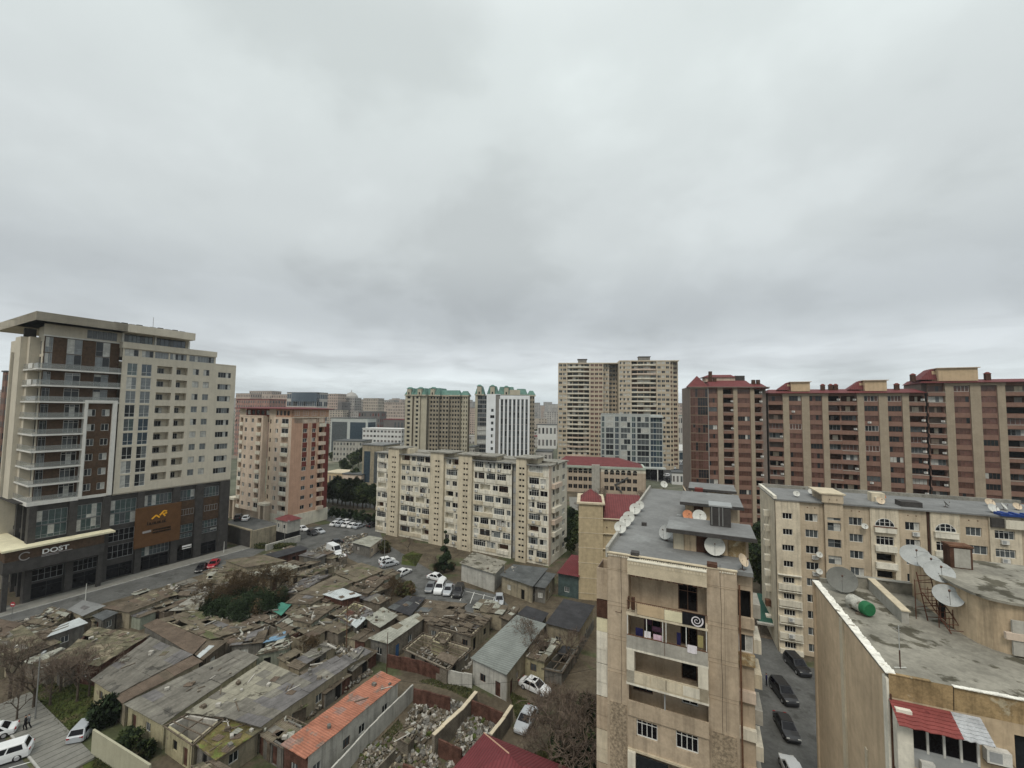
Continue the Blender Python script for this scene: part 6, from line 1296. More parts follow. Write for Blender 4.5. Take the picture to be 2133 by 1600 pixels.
def tree(kind, u, v, label, s=1., rz=None, group=None, name='tree', z=0., cat='tree'):
    if kind not in TP:
        t, c = {'bare_big': lambda: bare_tree(9, 1.0, 3), 'bare_mid': lambda: bare_tree(6, 1.1, 8), 'bare_wide': lambda: bare_tree(6.5, 1.5, 5, 'bark', 'twig', 6, 5), 'bare_brown': lambda: bare_tree(7, 1.3, 12, 'bark', 'leaf_brown', 7, 5),
                'ever': lambda: leaf_tree(6.2, 3.6, 1, ('leaf_dark', 'leaf_dark'), n=9000, ls=.15), 'ever2': lambda: leaf_tree(5.4, 3.0, 2, ('leaf_dark', 'leaf_brown'), n=8000, ls=.14), 'column': lambda: leaf_tree(11.5, 1.9, 4, ('leaf_dark', 'leaf_dark'), 'cone', 7500, .06, .17), 'park': lambda: leaf_tree(8, 3.2, 6, ('leaf_dark', 'leaf_mid'), n=2600, ls=.34),
                'ball': lambda: leaf_tree(3.6, 1.5, 7, ('leaf_dark', 'leaf_mid'), n=900, ls=.26), 'shrub': lambda: leaf_tree(2.6, 2.2, 9, ('leaf_olive', 'leaf_brown'), n=2600, trunk=.05), 'shrub_green': lambda: leaf_tree(3.0, 2.2, 10, ('leaf_mid', 'leaf_dark'), n=2600, trunk=.05), 'fig': lambda: leaf_tree(2.4, 1.4, 13, ('leaf_dark', 'leaf_dark'), n=2200, trunk=.05)}[kind]()
        TP[kind] = (t.mesh('trunk'), c.mesh('branches' if kind.startswith('bare') else 'crown'))
    p = P(u, v, z); o = empty(name, p, rnd.random()*6 if rz is None else rz); o.scale = (s, s, s*(.92+.16*rnd.random())); tag(o, label, cat, group)
    link('trunk', TP[kind][0], o); link('branches' if kind.startswith('bare') else 'crown', TP[kind][1], o); return o
for i, (u, v, k, s) in enumerate(((440, 1296, 'ever2', .75), (462, 1304, 'ever', .8), (485, 1308, 'ever2', .85), (505, 1312, 'ever', .85), (527, 1308, 'ever2', .85), (545, 1300, 'ever', .8), (500, 1290, 'ever', .8), (530, 1285, 'ever2', .8), (560, 1285, 'ever2', .7), (585, 1262, 'ever2', .6))):
    tree(k, u, v, 'dark evergreen tree crowded among the low houses', s, group='dark evergreen trees in the middle of the low houses')
tree('bare_brown', 540, 1262, 'large leafless reddish brown tree behind the dark evergreens', 1.15); tree('bare_brown', 450, 1285, 'leafless brown tree left of the dark evergreens', .95); tree('bare_brown', 500, 1265, 'leafless brown tree between pale concrete roof and evergreens', 1.1); tree('bare_brown', 575, 1250, 'leafless brown tree right of the largest reddish brown one', .95); tree('bare_brown', 478, 1275, 'low leafless brown tree directly above the dark evergreens', .9)
tree('bare_wide', 1108, 1378, 'leafless tree spreading over the long grey roof', 1.0); tree('bare_mid', 1182, 1385, 'thin leafless tree beside the open grey metal box', 1.1)
tree('bare_brown', 640, 1372, 'low leafless brown bush in the middle yard rubble', .55); tree('shrub', 662, 1385, 'brown undergrowth behind the mauve roofed row house', .8, name='shrub', cat='shrub')
tree('bare_brown', 815, 1252, 'leafless brown bush beside the white car in the street', .7); tree('shrub', 850, 1240, 'olive brown shrub at the edge of the street', 1.0, name='shrub', cat='shrub'); tree('shrub', 836, 1238, 'rounded olive shrub beside the leafless bush in the street', .8, name='shrub', cat='shrub')
tree('shrub', 802, 1150, 'olive shrub beside the small shuttered cabin', 1.0, name='shrub', cat='shrub')
tree('column', 925, 1192, 'dark narrow conifer in front of the cream block', 1.0); tree('ever2', 912, 1196, 'low dark tree left of the narrow conifer', .45); tree('ever2', 940, 1192, 'low dark tree right of the narrow conifer', .4)
tree('bare_mid', 850, 1150, 'small leafless tree at the foot of the cream block, above the lawn', .8); tree('bare_mid', 905, 1185, 'small leafless tree beside the conifer', .7)
for i, (u, v, s) in enumerate(((1195, 1640, 1.5), (1160, 1560, 1.1), (1215, 1530, .9), (1150, 1625, 1.1))): tree('bare_wide', u, v, 'tangled leafless tree beside the near tan block, bottom centre', s, group='leafless trees beside the near tan block')
for i, (u, v, k, s) in enumerate(((1225, 1500, 'shrub_green', .9), (1215, 1575, 'shrub_green', 1.1), (1180, 1600, 'shrub_green', 1.0), (1235, 1620, 'shrub_green', 1.1), (1140, 1600, 'shrub', .7))): tree(k, u, v, 'dark green undergrowth at the foot of the near tan block', s, group='undergrowth beside the near tan block', name='shrub', cat='shrub')
for i, (u, v, k, s) in enumerate(((20, 1455, 'bare_big', 1.0), (45, 1440, 'bare_big', .95), (70, 1475, 'bare_big', .9), (104, 1470, 'bare_mid', 1.2), (160, 1462, 'bare_big', .85), (185, 1450, 'bare_mid', 1.2), (125, 1440, 'bare_mid', 1.1), (35, 1500, 'bare_mid', .9))):
    tree(k, u, v, 'leafless street tree on the grass verge at the lower left', s, group='leafless trees along the lower left pavement')
tree('fig', 218, 1512, 'dark spiky evergreen bush beside the silver hatchback', 1.25, name='shrub', cat='shrub'); tree('shrub_green', 268, 1560, 'green bush behind the olive boundary wall', .7, name='shrub', cat='shrub'); tree('shrub_green', 300, 1580, 'green bush between boundary wall and cream outbuilding', .6, name='shrub', cat='shrub')
for i in range(13): tree('park', 684+8.6*i+rnd.random()*3, 1046+1.3*i+rnd.random()*4, 'dark street tree in the row along the boulevard', .95+.35*rnd.random(), group='dark trees along the boulevard')
for i in range(8): tree('ball', 690+13*i, 1080+2.2*i, 'small clipped round tree in the boulevard median', .95+.25*rnd.random(), group='clipped round trees in the boulevard median')
for i, (u, v, s) in enumerate(((715, 985, 1.0), (722, 992, .9), (735, 978, 1.3), (746, 972, 1.4), (755, 968, 1.3), (738, 1012, 1.1), (742, 1030, .9), (690, 1030, .8), (690, 960, .8), (700, 945, .8), (694, 938, .9), (786, 1062, 1.))): tree('park', u, v, 'dark tree on the slope behind the boulevard', s, group='dark trees on the slope behind the boulevard')
for i, (u, v, s) in enumerate(((1188, 1140, 1.), (1196, 1120, 1.1), (1192, 1105, .9), (1190, 1160, .7))): tree('park', u, v, 'dark green tree between cream block and yellow stone building', s, group='trees between cream block and yellow stone building')
for i, (u, v, s) in enumerate(((1586, 1235, 1.1), (1592, 1200, 1.2), (1580, 1180, 1.1), (1588, 1165, 1.1), (1596, 1215, .9))): tree('park', u, v, 'dark tree in the gap between the two tan blocks', s, group='trees in the gap between the tan blocks')
for i, (u, v, s) in enumerate(((1205, 1075, .8), (1240, 1060, .9), (1252, 1052, 1.0), (1290, 1062, .8), (1330, 1050, .8), (1215, 1050, .8))): tree('bare_big', u, v, 'leafless tree in the yard of the long low tan building', s, group='leafless trees around the long low building')
for i in range(26): a = rnd.random(); tree('park', 1118+44*a, 905+22*rnd.random(), 'dark tree in the distant green belt beside the white tower', 1.2+rnd.random(), group='distant trees right of the white tower')
for i in range(12): tree('park', 1415+18*rnd.random(), 905+12*rnd.random(), 'dark distant tree beside the twin towers', 1.2, group='distant trees right of the twin towers')
# hedge
m = MB(); rr = random.Random(3); a_, c_ = P(535, 1142), P(612, 1142)
for i in range(2600):
    p = a_.lerp(c_, rr.random()); p = p+Vector((rr.random()*1.6-.8, rr.random()*1.6-.8, rr.random()*1.3)); q = Vector((rr.random()-.5, rr.random()-.5, rr.random()-.5)).normalized()*.2; w_ = q.orthogonal().normalized()*.12; m.quad([p-q-a_, p+w_-a_, p+q-a_, p-w_-a_], 'leaf_mid' if rr.random() < .5 else 'leaf_olive')
o = put(m, 'hedge'); o.location = a_; tag(o, 'clipped green hedge in front of the ramp entrance house', 'hedge')
def grass(label, polys, n, seed=1):
    m = MB(); rr = random.Random(seed)
    for poly in polys:
        W3 = [P(u, v, 0) for u, v in poly]
        for i in range(n):
            k = rr.randrange(1, len(W3)-1); a, b_ = sorted((rr.random(), rr.random())); p = W3[0]*a+W3[k]*(b_-a)+W3[k+1]*(1-b_); h = .06+.22*rr.random()**2; d = rr.random()*6.28; q = Vector((math.cos(d), math.sin(d), 0))*.09
            m.quad([p-q, p+q, p+Vector((rr.random()*.1, rr.random()*.1, h))], 'leaf_mid' if rr.random() < .4 else 'leaf_olive')
    tag(put(m, 'grass'), label, 'grass', None, 'stuff')
grass('rough grass on verges and waste ground between the low houses', [((60, 1448), (100, 1420), (200, 1440), (185, 1500), (140, 1535)), ((195, 1570), (270, 1600), (190, 1640)), ((770, 1560), (830, 1500), (870, 1560), (800, 1640)), ((960, 1400), (1000, 1470), (940, 1440), (870, 1420)), ((838, 1158), (880, 1155), (866, 1180)), ((1060, 1440), (1120, 1470), (1080, 1520)), ((640, 1350), (760, 1340), (700, 1400)), ((1150, 1500), (1240, 1460), (1240, 1600), (1130, 1600)), ((985, 1310), (1040, 1300), (960, 1360))], 2600)
# ================================================================== cars
def paint(n_, c): W_(n_, c, .35, (1.5, .04), spec=.6)
for n_, c in (('paint_w', (.66, .67, .67)), ('paint_silver', (.36, .38, .40)), ('paint_grey', (.14, .15, .16)), ('paint_black', (.014, .014, .016)), ('paint_red', (.30, .02, .03)), ('paint_blue', (.05, .08, .13))): paint(n_, c)
W_('tyre', (.015, .015, .015), .9); W_('rim', (.32, .32, .33), .4); W_('lamp_glass', (.6, .6, .56), .2); W_('tail_lamp', (.3, .01, .01), .3)
CARS = {}
def car_mesh(kind, pm):
    if (kind, pm) in CARS: return CARS[(kind, pm)]
    Lc, Wc, hb, ht = {'sedan': (4.6, 1.8, .86, 1.44), 'hatch': (4.1, 1.75, .9, 1.5), 'suv': (4.75, 1.92, 1.08, 1.76), 'van': (5.4, 2.0, 1.2, 2.3)}[kind]
    x0 = Lc/2; b = MB(); gl = MB()
    # outline of half widths and heights along the length (front = +x)
    prof = {'sedan': [(-x0, .55, .70), (-x0+.12, .80, .80), (-x0+.9, .88, .86), (0, .9, hb), (1.0, .89, hb), (x0-.5, .84, .74), (x0-.1, .74, .62), (x0, .58, .5)],
            'hatch': [(-x0, .62, .82), (-x0+.1, .82, .9), (-x0+.6, .87, .92), (0, .875, hb), (.8, .87, hb), (x0-.45, .82, .78), (x0-.1, .72, .62), (x0, .55, .5)],
            'suv': [(-x0, .7, .95), (-x0+.1, .9, 1.04), (-x0+.7, .95, 1.08), (0, .96, hb), (1.0, .95, hb), (x0-.5, .92, .98), (x0-.1, .84, .82), (x0, .7, .6)],
            'van': [(-x0, .9, 1.1), (-x0+.08, .98, 1.2), (0, 1.0, hb), (1.2, 1.0, hb), (x0-.7, .97, 1.15), (x0-.15, .88, .95), (x0, .7, .6)]}[kind]
    ring = []
    for x, w, h in prof:
        k = len(b.v); b.v += [(x, -w, .28), (x, -w*1.02, (h+.28)*.55), (x, -w*.97, h), (x, 0, h+.05), (x, w*.97, h), (x, w*1.02, (h+.28)*.55), (x, w, .28)]; ring.append(k)
    for a, c in zip(ring, ring[1:]):
        for i in range(6): b.f.append((a+i, c+i, c+i+1, a+i+1)); b.m.append(pm)
        b.f.append((a+6, c+6, c, a)); b.m.append('tyre')
    for a in (ring[0], ring[-1]): b.f.append(tuple(a+i for i in range(7))); b.m.append(pm)
    cab = {'sedan': [(-1.75, -1.05, .35, 1.15)], 'hatch': [(-1.95, -1.55, .3, 1.05)], 'suv': [(-2.2, -1.9, .4, 1.15)], 'van': [(-2.65, -2.55, 1.3, 2.15)]}[kind][0]
    w0, w1 = Wc/2*.94, Wc/2*.76 if kind != 'van' else Wc/2*.9
    xb0, xt0, xt1, xb1 = cab; base = [(xb0, -w0), (xb1, -w0), (xb1, w0), (xb0, w0)]; top = [(xt0, -w1), (xt1, -w1), (xt1, w1), (xt0, w1)]
    k = len(b.v); b.v += [(x, y, hb-.02) for x, y in base]+[(x, y, ht-.06) for x, y in top]+[(x*.98, y*.9, ht) for x, y in top]
    for i in range(4): j = (i+1) % 4; b.f += [(k+i, k+j, k+4+j, k+4+i), (k+4+i, k+4+j, k+8+j, k+8+i)]; b.m += [pm, pm]
    b.f.append((k+8, k+9, k+10, k+11)); b.m.append(pm)
    def pane(i, s0, s1, t0, t1):
        j = (i+1) % 4; A_ = Vector((*base[i], hb-.02)); B_ = Vector((*base[j], hb-.02)); C_ = Vector((*top[j], ht-.06)); D_ = Vector((*top[i], ht-.06)); nn = (B_-A_).cross(D_-A_).normalized()*.012
        q = lambda s, t: (A_.lerp(B_, s)).lerp(D_.lerp(C_, s), t)+nn
        gl.quad([q(s0, t0), q(s1, t0), q(s1, t1), q(s0, t1)], 'glass_black')
    pane(1, .06, .94, .08, .95); 
    if kind != 'van': pane(3, .08, .92, .15, .92)
    for i in (0, 2):
        if kind == 'van': s = (.72, .95) if i == 0 else (.05, .28); pane(i, *s, .08, .75)
        else: m0 = .5; pane(i, .09, m0-.02, .1, .88); pane(i, m0+.02, .91, .1, .88)
    wh = MB(); wr = .33 if kind in ('sedan', 'hatch') else .37
    wh.lathe([(0, -.1), (wr*.6, -.1)], 'rim', 10); wh.lathe([(wr*.6, -.1), (wr*.95, -.11), (wr, -.07), (wr, .07), (wr*.95, .11), (0, .1)], 'tyre', 14)
    hl = MB(); hl.box(-.05, .03, -.16, .16, -.07, .07, 'lamp_glass'); tl = MB(); tl.box(-.03, .05, -.15, .15, -.08, .08, 'tail_lamp')
    CARS[(kind, pm)] = (b.mesh('body'), gl.mesh('windows'), wh.mesh('wheel'), hl.mesh('headlight'), tl.mesh('tail_light'), Lc, Wc, hb, wr); me = CARS[(kind, pm)][0]
    return CARS[(kind, pm)]
def car(kind, pm, front, rear, label, group=None, z=0., small=False, ang=None):
    """front/rear: photo pixels of the ground points below the two ends"""
    if ang is None: f_, r_ = P(*front, z), P(*rear, z); c = (f_+r_)/2; d = f_-r_; ang = math.atan2(d.y, d.x)
    else: c = P(*front, z)
    bd, gl, wh, hl, tl, Lc, Wc, hb, wr = car_mesh(kind, pm); o = tag(empty('parked_car' if kind != 'van' else 'parked_van', c, ang), label, 'car' if kind != 'van' else 'van', group)
    link('body', bd, o); link('windows', gl, o)
    if not small:
        for x in (-Lc*.31, Lc*.31):
            for s in (-1, 1): link('wheel', wh, o, Matrix.Translation((x, s*(Wc/2-.1), wr)) @ Matrix.Rotation(math.pi/2*s, 4, 'X'))
        for s in (-1, 1): link('headlight', hl, o, Matrix.Translation((Lc/2-.12, s*Wc*.33, hb*.72))); link('tail_light', tl, o, Matrix.Translation((-Lc/2+.03, s*Wc*.34, hb*.85)))
    else:
        for x in (-Lc*.31, Lc*.31):
            for s in (-1, 1): link('wheel', wh, o, Matrix.Translation((x, s*(Wc/2-.1), wr)) @ Matrix.Rotation(math.pi/2*s, 4, 'X'))
    return o
cw = car('sedan', 'paint_w', (1137, 1448), (1092, 1427), 'white sedan with black sunroof beside the pale gable wall')
sr = MB(); sr.box(-.25, .25, -.35, .35, 1.43, 1.455, 'glass_black'); put(sr, 'sunroof', cw)
car('sedan', 'paint_silver', (1082, 1532), (1110, 1484), 'silver sedan parked on the dirt track')
car('hatch', 'paint_silver', (196, 1506), (160, 1546), 'silver hatchback parked across the pavement beside olive wall')
car('suv', 'paint_w', (-40, 1601), (36, 1577), 'white estate car at the bottom left corner, nearer of two'); car('sedan', 'paint_w', (-62, 1552), (8, 1531), 'white car cut by the left frame edge, farther of two')
ba = math.atan2(*(lambda d: (d.y, d.x))(P(915, 1218)-P(905, 1236)))
for (u, v), k, pm, lb in (((897, 1228), 'sedan', 'paint_grey', 'dark grey car leftmost in the parking bays'), ((916, 1231), 'suv', 'paint_w', 'white minivan second in the parking bays'), ((934, 1234), 'sedan', 'paint_silver', 'silver grey car third in the parking bays'), ((955, 1238), 'suv', 'paint_black', 'black four wheel drive fourth in the parking bays')): car(k, pm, (u, v), None, lb, 'cars in the parking bays', ang=ba+math.pi)
car('sedan', 'paint_w', (927, 1212), (892, 1204), 'white sedan standing across behind the parked row'); car('sedan', 'paint_silver', (1040, 1266), (1040, 1243), 'light silver car alone at the right end of the parking bays')
car('sedan', 'paint_w', (850, 1192), (830, 1202), 'white car beside the leafless bush in the street'); car('sedan', 'paint_silver', (824, 1176), (798, 1182), 'silver car behind the olive tan roof'); car('hatch', 'paint_w', (816, 1170), (797, 1174), 'white hatchback beside the silver car, behind the olive tan roof')
car('van', 'paint_w', (708, 1158), (684, 1146), 'white panel van parked in the street'); car('sedan', 'paint_w', (690, 1167), (712, 1163), 'white car just below the white van'); car('sedan', 'paint_black', (684, 1136), (710, 1132), 'black car just behind the white van')
for (f_, r_), pm, lb in ((((590, 1104), (568, 1098)), 'paint_w', 'white car nearest the salmon block entrance in the lot'), (((622, 1110), (600, 1105)), 'paint_w', 'white car in the middle of the salmon block lot'), (((640, 1108), (620, 1102)), 'paint_w', 'white car at the lamp post in the salmon block lot')): car('sedan', pm, f_, r_, lb)
for i, (u, v) in enumerate(((700, 1094), (712, 1095), (724, 1096), (736, 1098), (748, 1099), (706, 1089), (722, 1090))): car('sedan', ['paint_w', 'paint_silver', 'paint_w', 'paint_w', 'paint_silver', 'paint_silver', 'paint_w'][i], (u, v), None, 'pale car in the crowded rows behind the salmon block', 'pale cars parked in rows behind the salmon block', ang=1.2, small=True)
car('sedan', 'paint_black', (786, 1094), (768, 1100), 'dark car parked at the left end of the cream block'); car('sedan', 'paint_silver', (672, 1112), (656, 1108), 'pale car on waste ground right of the salmon block lot', small=True); car('hatch', 'paint_black', (655, 1116), (645, 1112), 'black hatchback on waste ground beside the pale car', small=True)
dk = math.radians(61); 
car('sedan', 'paint_w', (512, 1083), None, 'white car on the raised deck above the retaining wall', z=4.36, ang=dk+.9); car('suv', 'paint_black', (497, 1082), None, 'black car on the raised deck above the retaining wall', z=4.36, ang=dk+.9)
car('sedan', 'paint_black', (412, 1196), (426, 1180), 'black car parked along the street below the office tower'); car('sedan', 'paint_red', (437, 1187), (452, 1172), 'red car parked along the street below the office tower')
car('suv', 'paint_black', (1674, 1408), (1648, 1380), 'dark car at the far end of the alley'); car('suv', 'paint_black', (1650, 1474), (1616, 1430), 'long black four wheel drive in the alley'); car('sedan', 'paint_black', (1652, 1548), (1626, 1500), 'dark saloon in the middle of the alley'); car('sedan', 'paint_w', (1640, 1590), (1668, 1650), 'white car in the alley at the bottom edge')
for i in range(30):
    u, v = 1386+48*rnd.random(), 925+85*rnd.random()
    if u < 1386+(1010-v)*.05: continue
    car('sedan' if i % 3 else 'suv', rnd.choice(['paint_w', 'paint_silver', 'paint_grey', 'paint_black', 'paint_blue', 'paint_silver', 'paint_red' if i % 9 == 0 else 'paint_w']), (u, v), None, 'tiny car in the busy square beyond the felt roof', 'cars in the distant square', ang=rnd.choice([.5, .5+math.pi, 2.07])+rnd.random()*.2, small=True)
# ================================================================== satellite dishes
def dish(p, r, mat, label, az, el=32, group=None, mat2=None, pole=.5):
    """az: compass direction the bowl faces, degrees from +Y clockwise"""
    o = tag(empty('satellite_dish', p), label, 'satellite dish', group)
    a = math.radians(az); e = math.radians(el); d = Vector((math.sin(a)*math.cos(e), math.cos(a)*math.cos(e), math.sin(e))); q = d.to_track_quat('Z', 'Y').to_matrix().to_4x4()
    M = Matrix.Translation((0, 0, pole)) @ q; m = MB(); dep = r*.28
    prof = [(r*i/6, dep*(i/6)**2) for i in range(7)]; m.lathe(prof, mat, 22, M); m.lathe([(r, dep), (r*1.02, dep-.01), (r, dep-.035)]+[(r*i/6, dep*(i/6)**2-.035) for i in range(5, -1, -1)], mat2 or mat, 22, M)
    put(m, 'reflector', o, smooth=True)
    m = MB(); m.tube(M @ Vector((0, -r*.9, dep)), M @ Vector((0, 0, r*.95)), .015, 'metal', 4); m.tube(M @ Vector((r*.8, r*.45, dep)), M @ Vector((0, 0, r*.95)), .012, 'metal', 4); m.lathe([(.05, 0), (.06, .12), (0, .13)], 'rust_dark', 8, M @ Matrix.Translation((0, 0, r*.9))); put(m, 'feed_arm', o)
    m = MB(); m.tube((0, 0, -.02), (0, 0, pole), .035, 'rust_dark', 6); m.tube((-.3, 0, 0), (.3, 0, 0), .03, 'rust_dark', 4); m.tube((0, -.3, 0), (0, .3, 0), .03, 'rust_dark', 4); put(m, 'mount', o)
ND = [(2.0, 34.0, .55, 'dish_white', 180, 'white dish at the far left end of the near grey felt roof'), (6.5, 31.5, .5, 'dish_cream', 190, 'cream dish with rusty rim at the far right of the felt roof'), (5.0, 31.8, .5, 'dish_cream', 120, 'dirty pinkish dish at the far end of the felt roof'), (7.2, 32.0, .45, 'dish_cream', 170, 'small pinkish dish beside the cream dish at the far end'),
      (.55, 16.8, .55, 'dish_white', 205, 'farthest white dish of the five along the left roof edge'), (.35, 14.4, .65, 'dish_white', 205, 'second farthest white dish along the left roof edge'), (.25, 10.2, .62, 'dish_white', 200, 'middle white dish along the left roof edge'), (.2, 8.3, .6, 'dish_white', 200, 'second nearest white dish along the left roof edge'), (.1, 5.7, .58, 'dish_white', 190, 'nearest dish on the left roof edge, white with rusty centre'),
      (4.5, 5.9, .72, 'dish_mesh', 235, 'pale mesh dish turned sideways in front of the roof house'), (8.6, 3.3, .82, 'dish_white', 205, 'largest white dish, in front of the roof house with wooden boards'), (10.5, .8, .5, 'dish_cream', 150, 'cream dish at the front right corner of the felt roof'), (7.3, 14.0, .72, 'dish_white', 195, 'white dish before the second roof house'), (6.1, 14.2, .58, 'dish_orange', 185, 'orange dish beside the second roof house'), (9.6, 13.9, .5, 'dish_white', 210, 'white dish half hidden behind the roof chimney')]
for x, y, r, mt, az, lb in ND: dish(NB.world(x, y, 26.52), r, mt, lb, az, 30, 'satellite dishes on the near grey felt roof', 'dish_grey', .55+r*.3)
m = MB(); q = NB.world(.1, 5.7, 27.3)
RD = [(1659, 1035, .5, 'dish_white', 200, 'white dish leftmost on the tan block roof'), (1690, 1030, .5, 'dish_white', 210, 'white dish just left of the stair head on the tan block'), (1838, 1040, .5, 'dish_rust', 180, 'rusty dish behind the cream dish on the tan block roof'), (1833, 1050, .6, 'dish_cream', 190, 'cream dish at the roof edge above the first arched window'), (1970, 1056, .5, 'dish_white', 130, 'tilted white dish on the roof left of the second arched window'),
      (2061, 1054, .65, 'dish_cream', 190, 'cream dish with rusty patch at the right end of the tan roof'), (2068, 1067, .7, 'dish_white', 185, 'broad white dish at the roof edge on the far right'), (2090, 1062, .55, 'dish_white', 150, 'white tilted dish right of the broad white dish'), (2118, 1062, .55, 'dish_cream', 190, 'pale dish beside the blue tarpaulin on the far right roof')]
for u, v, r, mt, az, lb in RD: dish(P(u, v, 24.65), r, mt, lb, az, 35, 'satellite dishes on the tan block roof', 'dish_grey', .5)
for u, v, z, lb in ((1706, 1155, 15.3, 'upper white dish bracketed to the tan block wall'), (1706, 1190, 12.6, 'lower white dish bracketed to the tan block wall'), (1800, 1096, 19.9, 'white dish on the tan block wall under the top window')):
    s_, zz_ = RB.sz(RB.F(-.3), u, v); dish(RB.world(s_, -.45, zz_-.4), .45, 'dish_white', lb, 200, 30, None, 'dish_cream', .4)
dish(WB.world(1.35, 10.8, 26.22), .9, 'dish_grey', 'large dark grey dish on the tar roof', 215, 38, None, 'dish_grey', .7)
for x, y, z, r, mt, az, lb in ((5.35, 10.3, 28.95, .8, 'dish_mesh', 215, 'leftmost mesh dish on the curved roof house'), (5.6, 9.1, 28.9, .62, 'dish_mesh', 215, 'second mesh dish on the curved roof house'), (5.5, 7.9, 28.75, .72, 'dish_mesh', 210, 'third mesh dish on the curved roof house'), (5.3, 6.6, 27.8, .68, 'dish_mesh', 215, 'lowest mesh dish hanging on the curved wall')): dish(WB.world(x, y, z), r, mt, lb, az, 48, 'mesh dishes on the curved roof house', 'dish_mesh', .35)
# ================================================================== things on the tar roof
b = WB
W_('tank_white', (.42, .41, .36), .8, (2, .3), patch=(2, .6, (.2, .18, .14)))
o = tag(empty('water_tank', b.world(1.25, 7.3, 26.2), -b.th), 'white water drum with green end lying on the tar roof', 'water tank'); R90 = Matrix.Rotation(math.pi/2, 4, 'X') @ Matrix.Rotation(math.radians(24), 4, 'Y')
m = MB(); m.lathe([(.38, -.7), (.42, -.66), (.42, .35)], 'tank_white', 20, Matrix.Translation((0, 0, .48)) @ R90); put(m, 'drum', o, smooth=True); W_('tank_green', (.025, .13, .055), .6, (1, .1))
m = MB(); m.lathe([(.425, .35), (.425, .68), (.36, .76), (0, .78)], 'tank_green', 20, Matrix.Translation((0, 0, .48)) @ R90); put(m, 'drum_end', o); m = MB(); m.box(-.35, .35, -.5, -.35, 0, .12, 'wl_wood'); m.box(-.35, .35, .35, .5, 0, .12, 'wl_wood'); put(m, 'cradle', o)
m = MB(); W_('rust_frame', (.10, .045, .03), .9, (2, .2))
for i in range(7): z = .25+i*.38; m.tube((0, i*.1, z), (.75, i*.1, z), .025, 'rust_frame', 4)
for x in (0, .75): m.tube((x, 0, 0), (x, .72, 2.7), .03, 'rust_frame', 4); m.tube((x, -1.6, .05), (x, .3, 1.6), .03, 'rust_frame', 4); m.tube((x, -.8, 0), (x, -.8, 1.1), .025, 'rust_frame', 4)
for i in range(6): y = -1.5+i*.28; m.tube((0, y, .1+(y+1.6)*.8), (.75, y, .1+(y+1.6)*.8), .022, 'rust_frame', 4); m.tube((0, y, .1+(y+1.6)*.8), (0, y, .9+(y+1.6)*.8), .018, 'rust_frame', 4)
for z in (.7, 1.5, 2.3): m.tube((-.5, .2, z), (1.0, .5, z+.1), .02, 'rust_frame', 4)
m.tube((-.5, .2, 0), (-.5, .2, 2.4), .025, 'rust_frame', 4)
o = put(m, 'roof_ladder'); o.location = b.world(4.75, 7.6, 26.2); o.rotation_euler = (0, 0, -b.th+.25); tag(o, 'rusty steel stair frame leaning beside the curved roof house', 'ladder')
m = MB(); m.tube((0, 0, 0), (0, 0, .9), .03, 'rust_dark', 5); m.tube((0, 0, .9), (0, 0, 2.1), .018, 'dish_mesh', 5); m.tube((-.25, 0, 2.0), (.25, .1, 2.0), .01, 'metal', 4); m.tube((-.18, 0, 1.85), (.18, .1, 1.85), .01, 'metal', 4); m.box(-.3, .3, -.02, .02, .03, .07, 'dish_white')
o = put(m, 'antenna_mast'); o.location = b.world(.75, .75, 26.2); tag(o, 'thin antenna mast near the front corner of the tar roof', 'antenna')
m = MB(); W_('tarp_blue', (.02, .05, .2), .5, (1.5, .2)); m = MB()
for i in range(12): a0 = -2.4+.4*i; z = .35+.1*math.sin(i*1.9); m.box(a0, a0+.42, -.8, .8, 0, z, 'tarp_blue')
o = put(m, 'tarpaulin'); q = P(2125, 1076, 24.65); o.location = q; o.rotation_euler = (0, 0, -RB.th); tag(o, 'crumpled blue tarpaulin on the far right roof', 'tarpaulin')
# ================================================================== laundry on the near block
f = NB.F()
def cloth(a0, a1, z0, z1, d, mat, label, name='laundry', cat='laundry'):
    m = MB(); n = 8
    for i in range(n):
        x0, x1 = a0+(a1-a0)*i/n, a0+(a1-a0)*(i+1)/n; w = lambda x: .025*math.sin(x*17)
        for s in (0, .015): m.quad([f.p(x0, d+w(x0)+s, z0+.02*math.sin(x0*9)), f.p(x1, d+w(x1)+s, z0+.02*math.sin(x1*9)), f.p(x1, d+s, z1), f.p(x0, d+s, z1)], mat)
    o = put(m, name); o.location = (NB.O[0], NB.O[1], 0); o.rotation_euler = (0, 0, -NB.th); return tag(o, label, cat) if label else o
W_('cloth_white', (.66, .63, .66), .9, (2, .1)); W_('cloth_navy', (.02, .02, .07), .9, (2, .2)); W_('cloth_black', (.012, .012, .014), .9); W_('cloth_purple', (.06, .03, .05), .9, (2, .2)); W_('cloth_pink', (.55, .40, .47), .9, (2, .1)); W_('cloth_olive', (.30, .26, .12), .9)
rg = cloth(6.1, 7.75, 22.2, 23.15, -.99, 'cloth_black', 'black rug with a white spiral over the balcony rail', 'rug', 'rug')
m = MB()
for i in range(46):
    t = i/46*4.2*math.pi; r0 = .04+.032*t; c_, s_ = math.cos(t), math.sin(t); t2 = t+4.2*math.pi/46; r1 = .04+.032*t2; w = .035+.006*t
    q = lambda rr_, tt: f.p(7.15+rr_*math.cos(tt), -1.025, 22.65+rr_*math.sin(tt)); m.quad([q(r0-w/2, t), q(r0+w/2, t), q(r1+w/2, t2), q(r1-w/2, t2)], 'cloth_white')
put(m, 'spiral', rg)
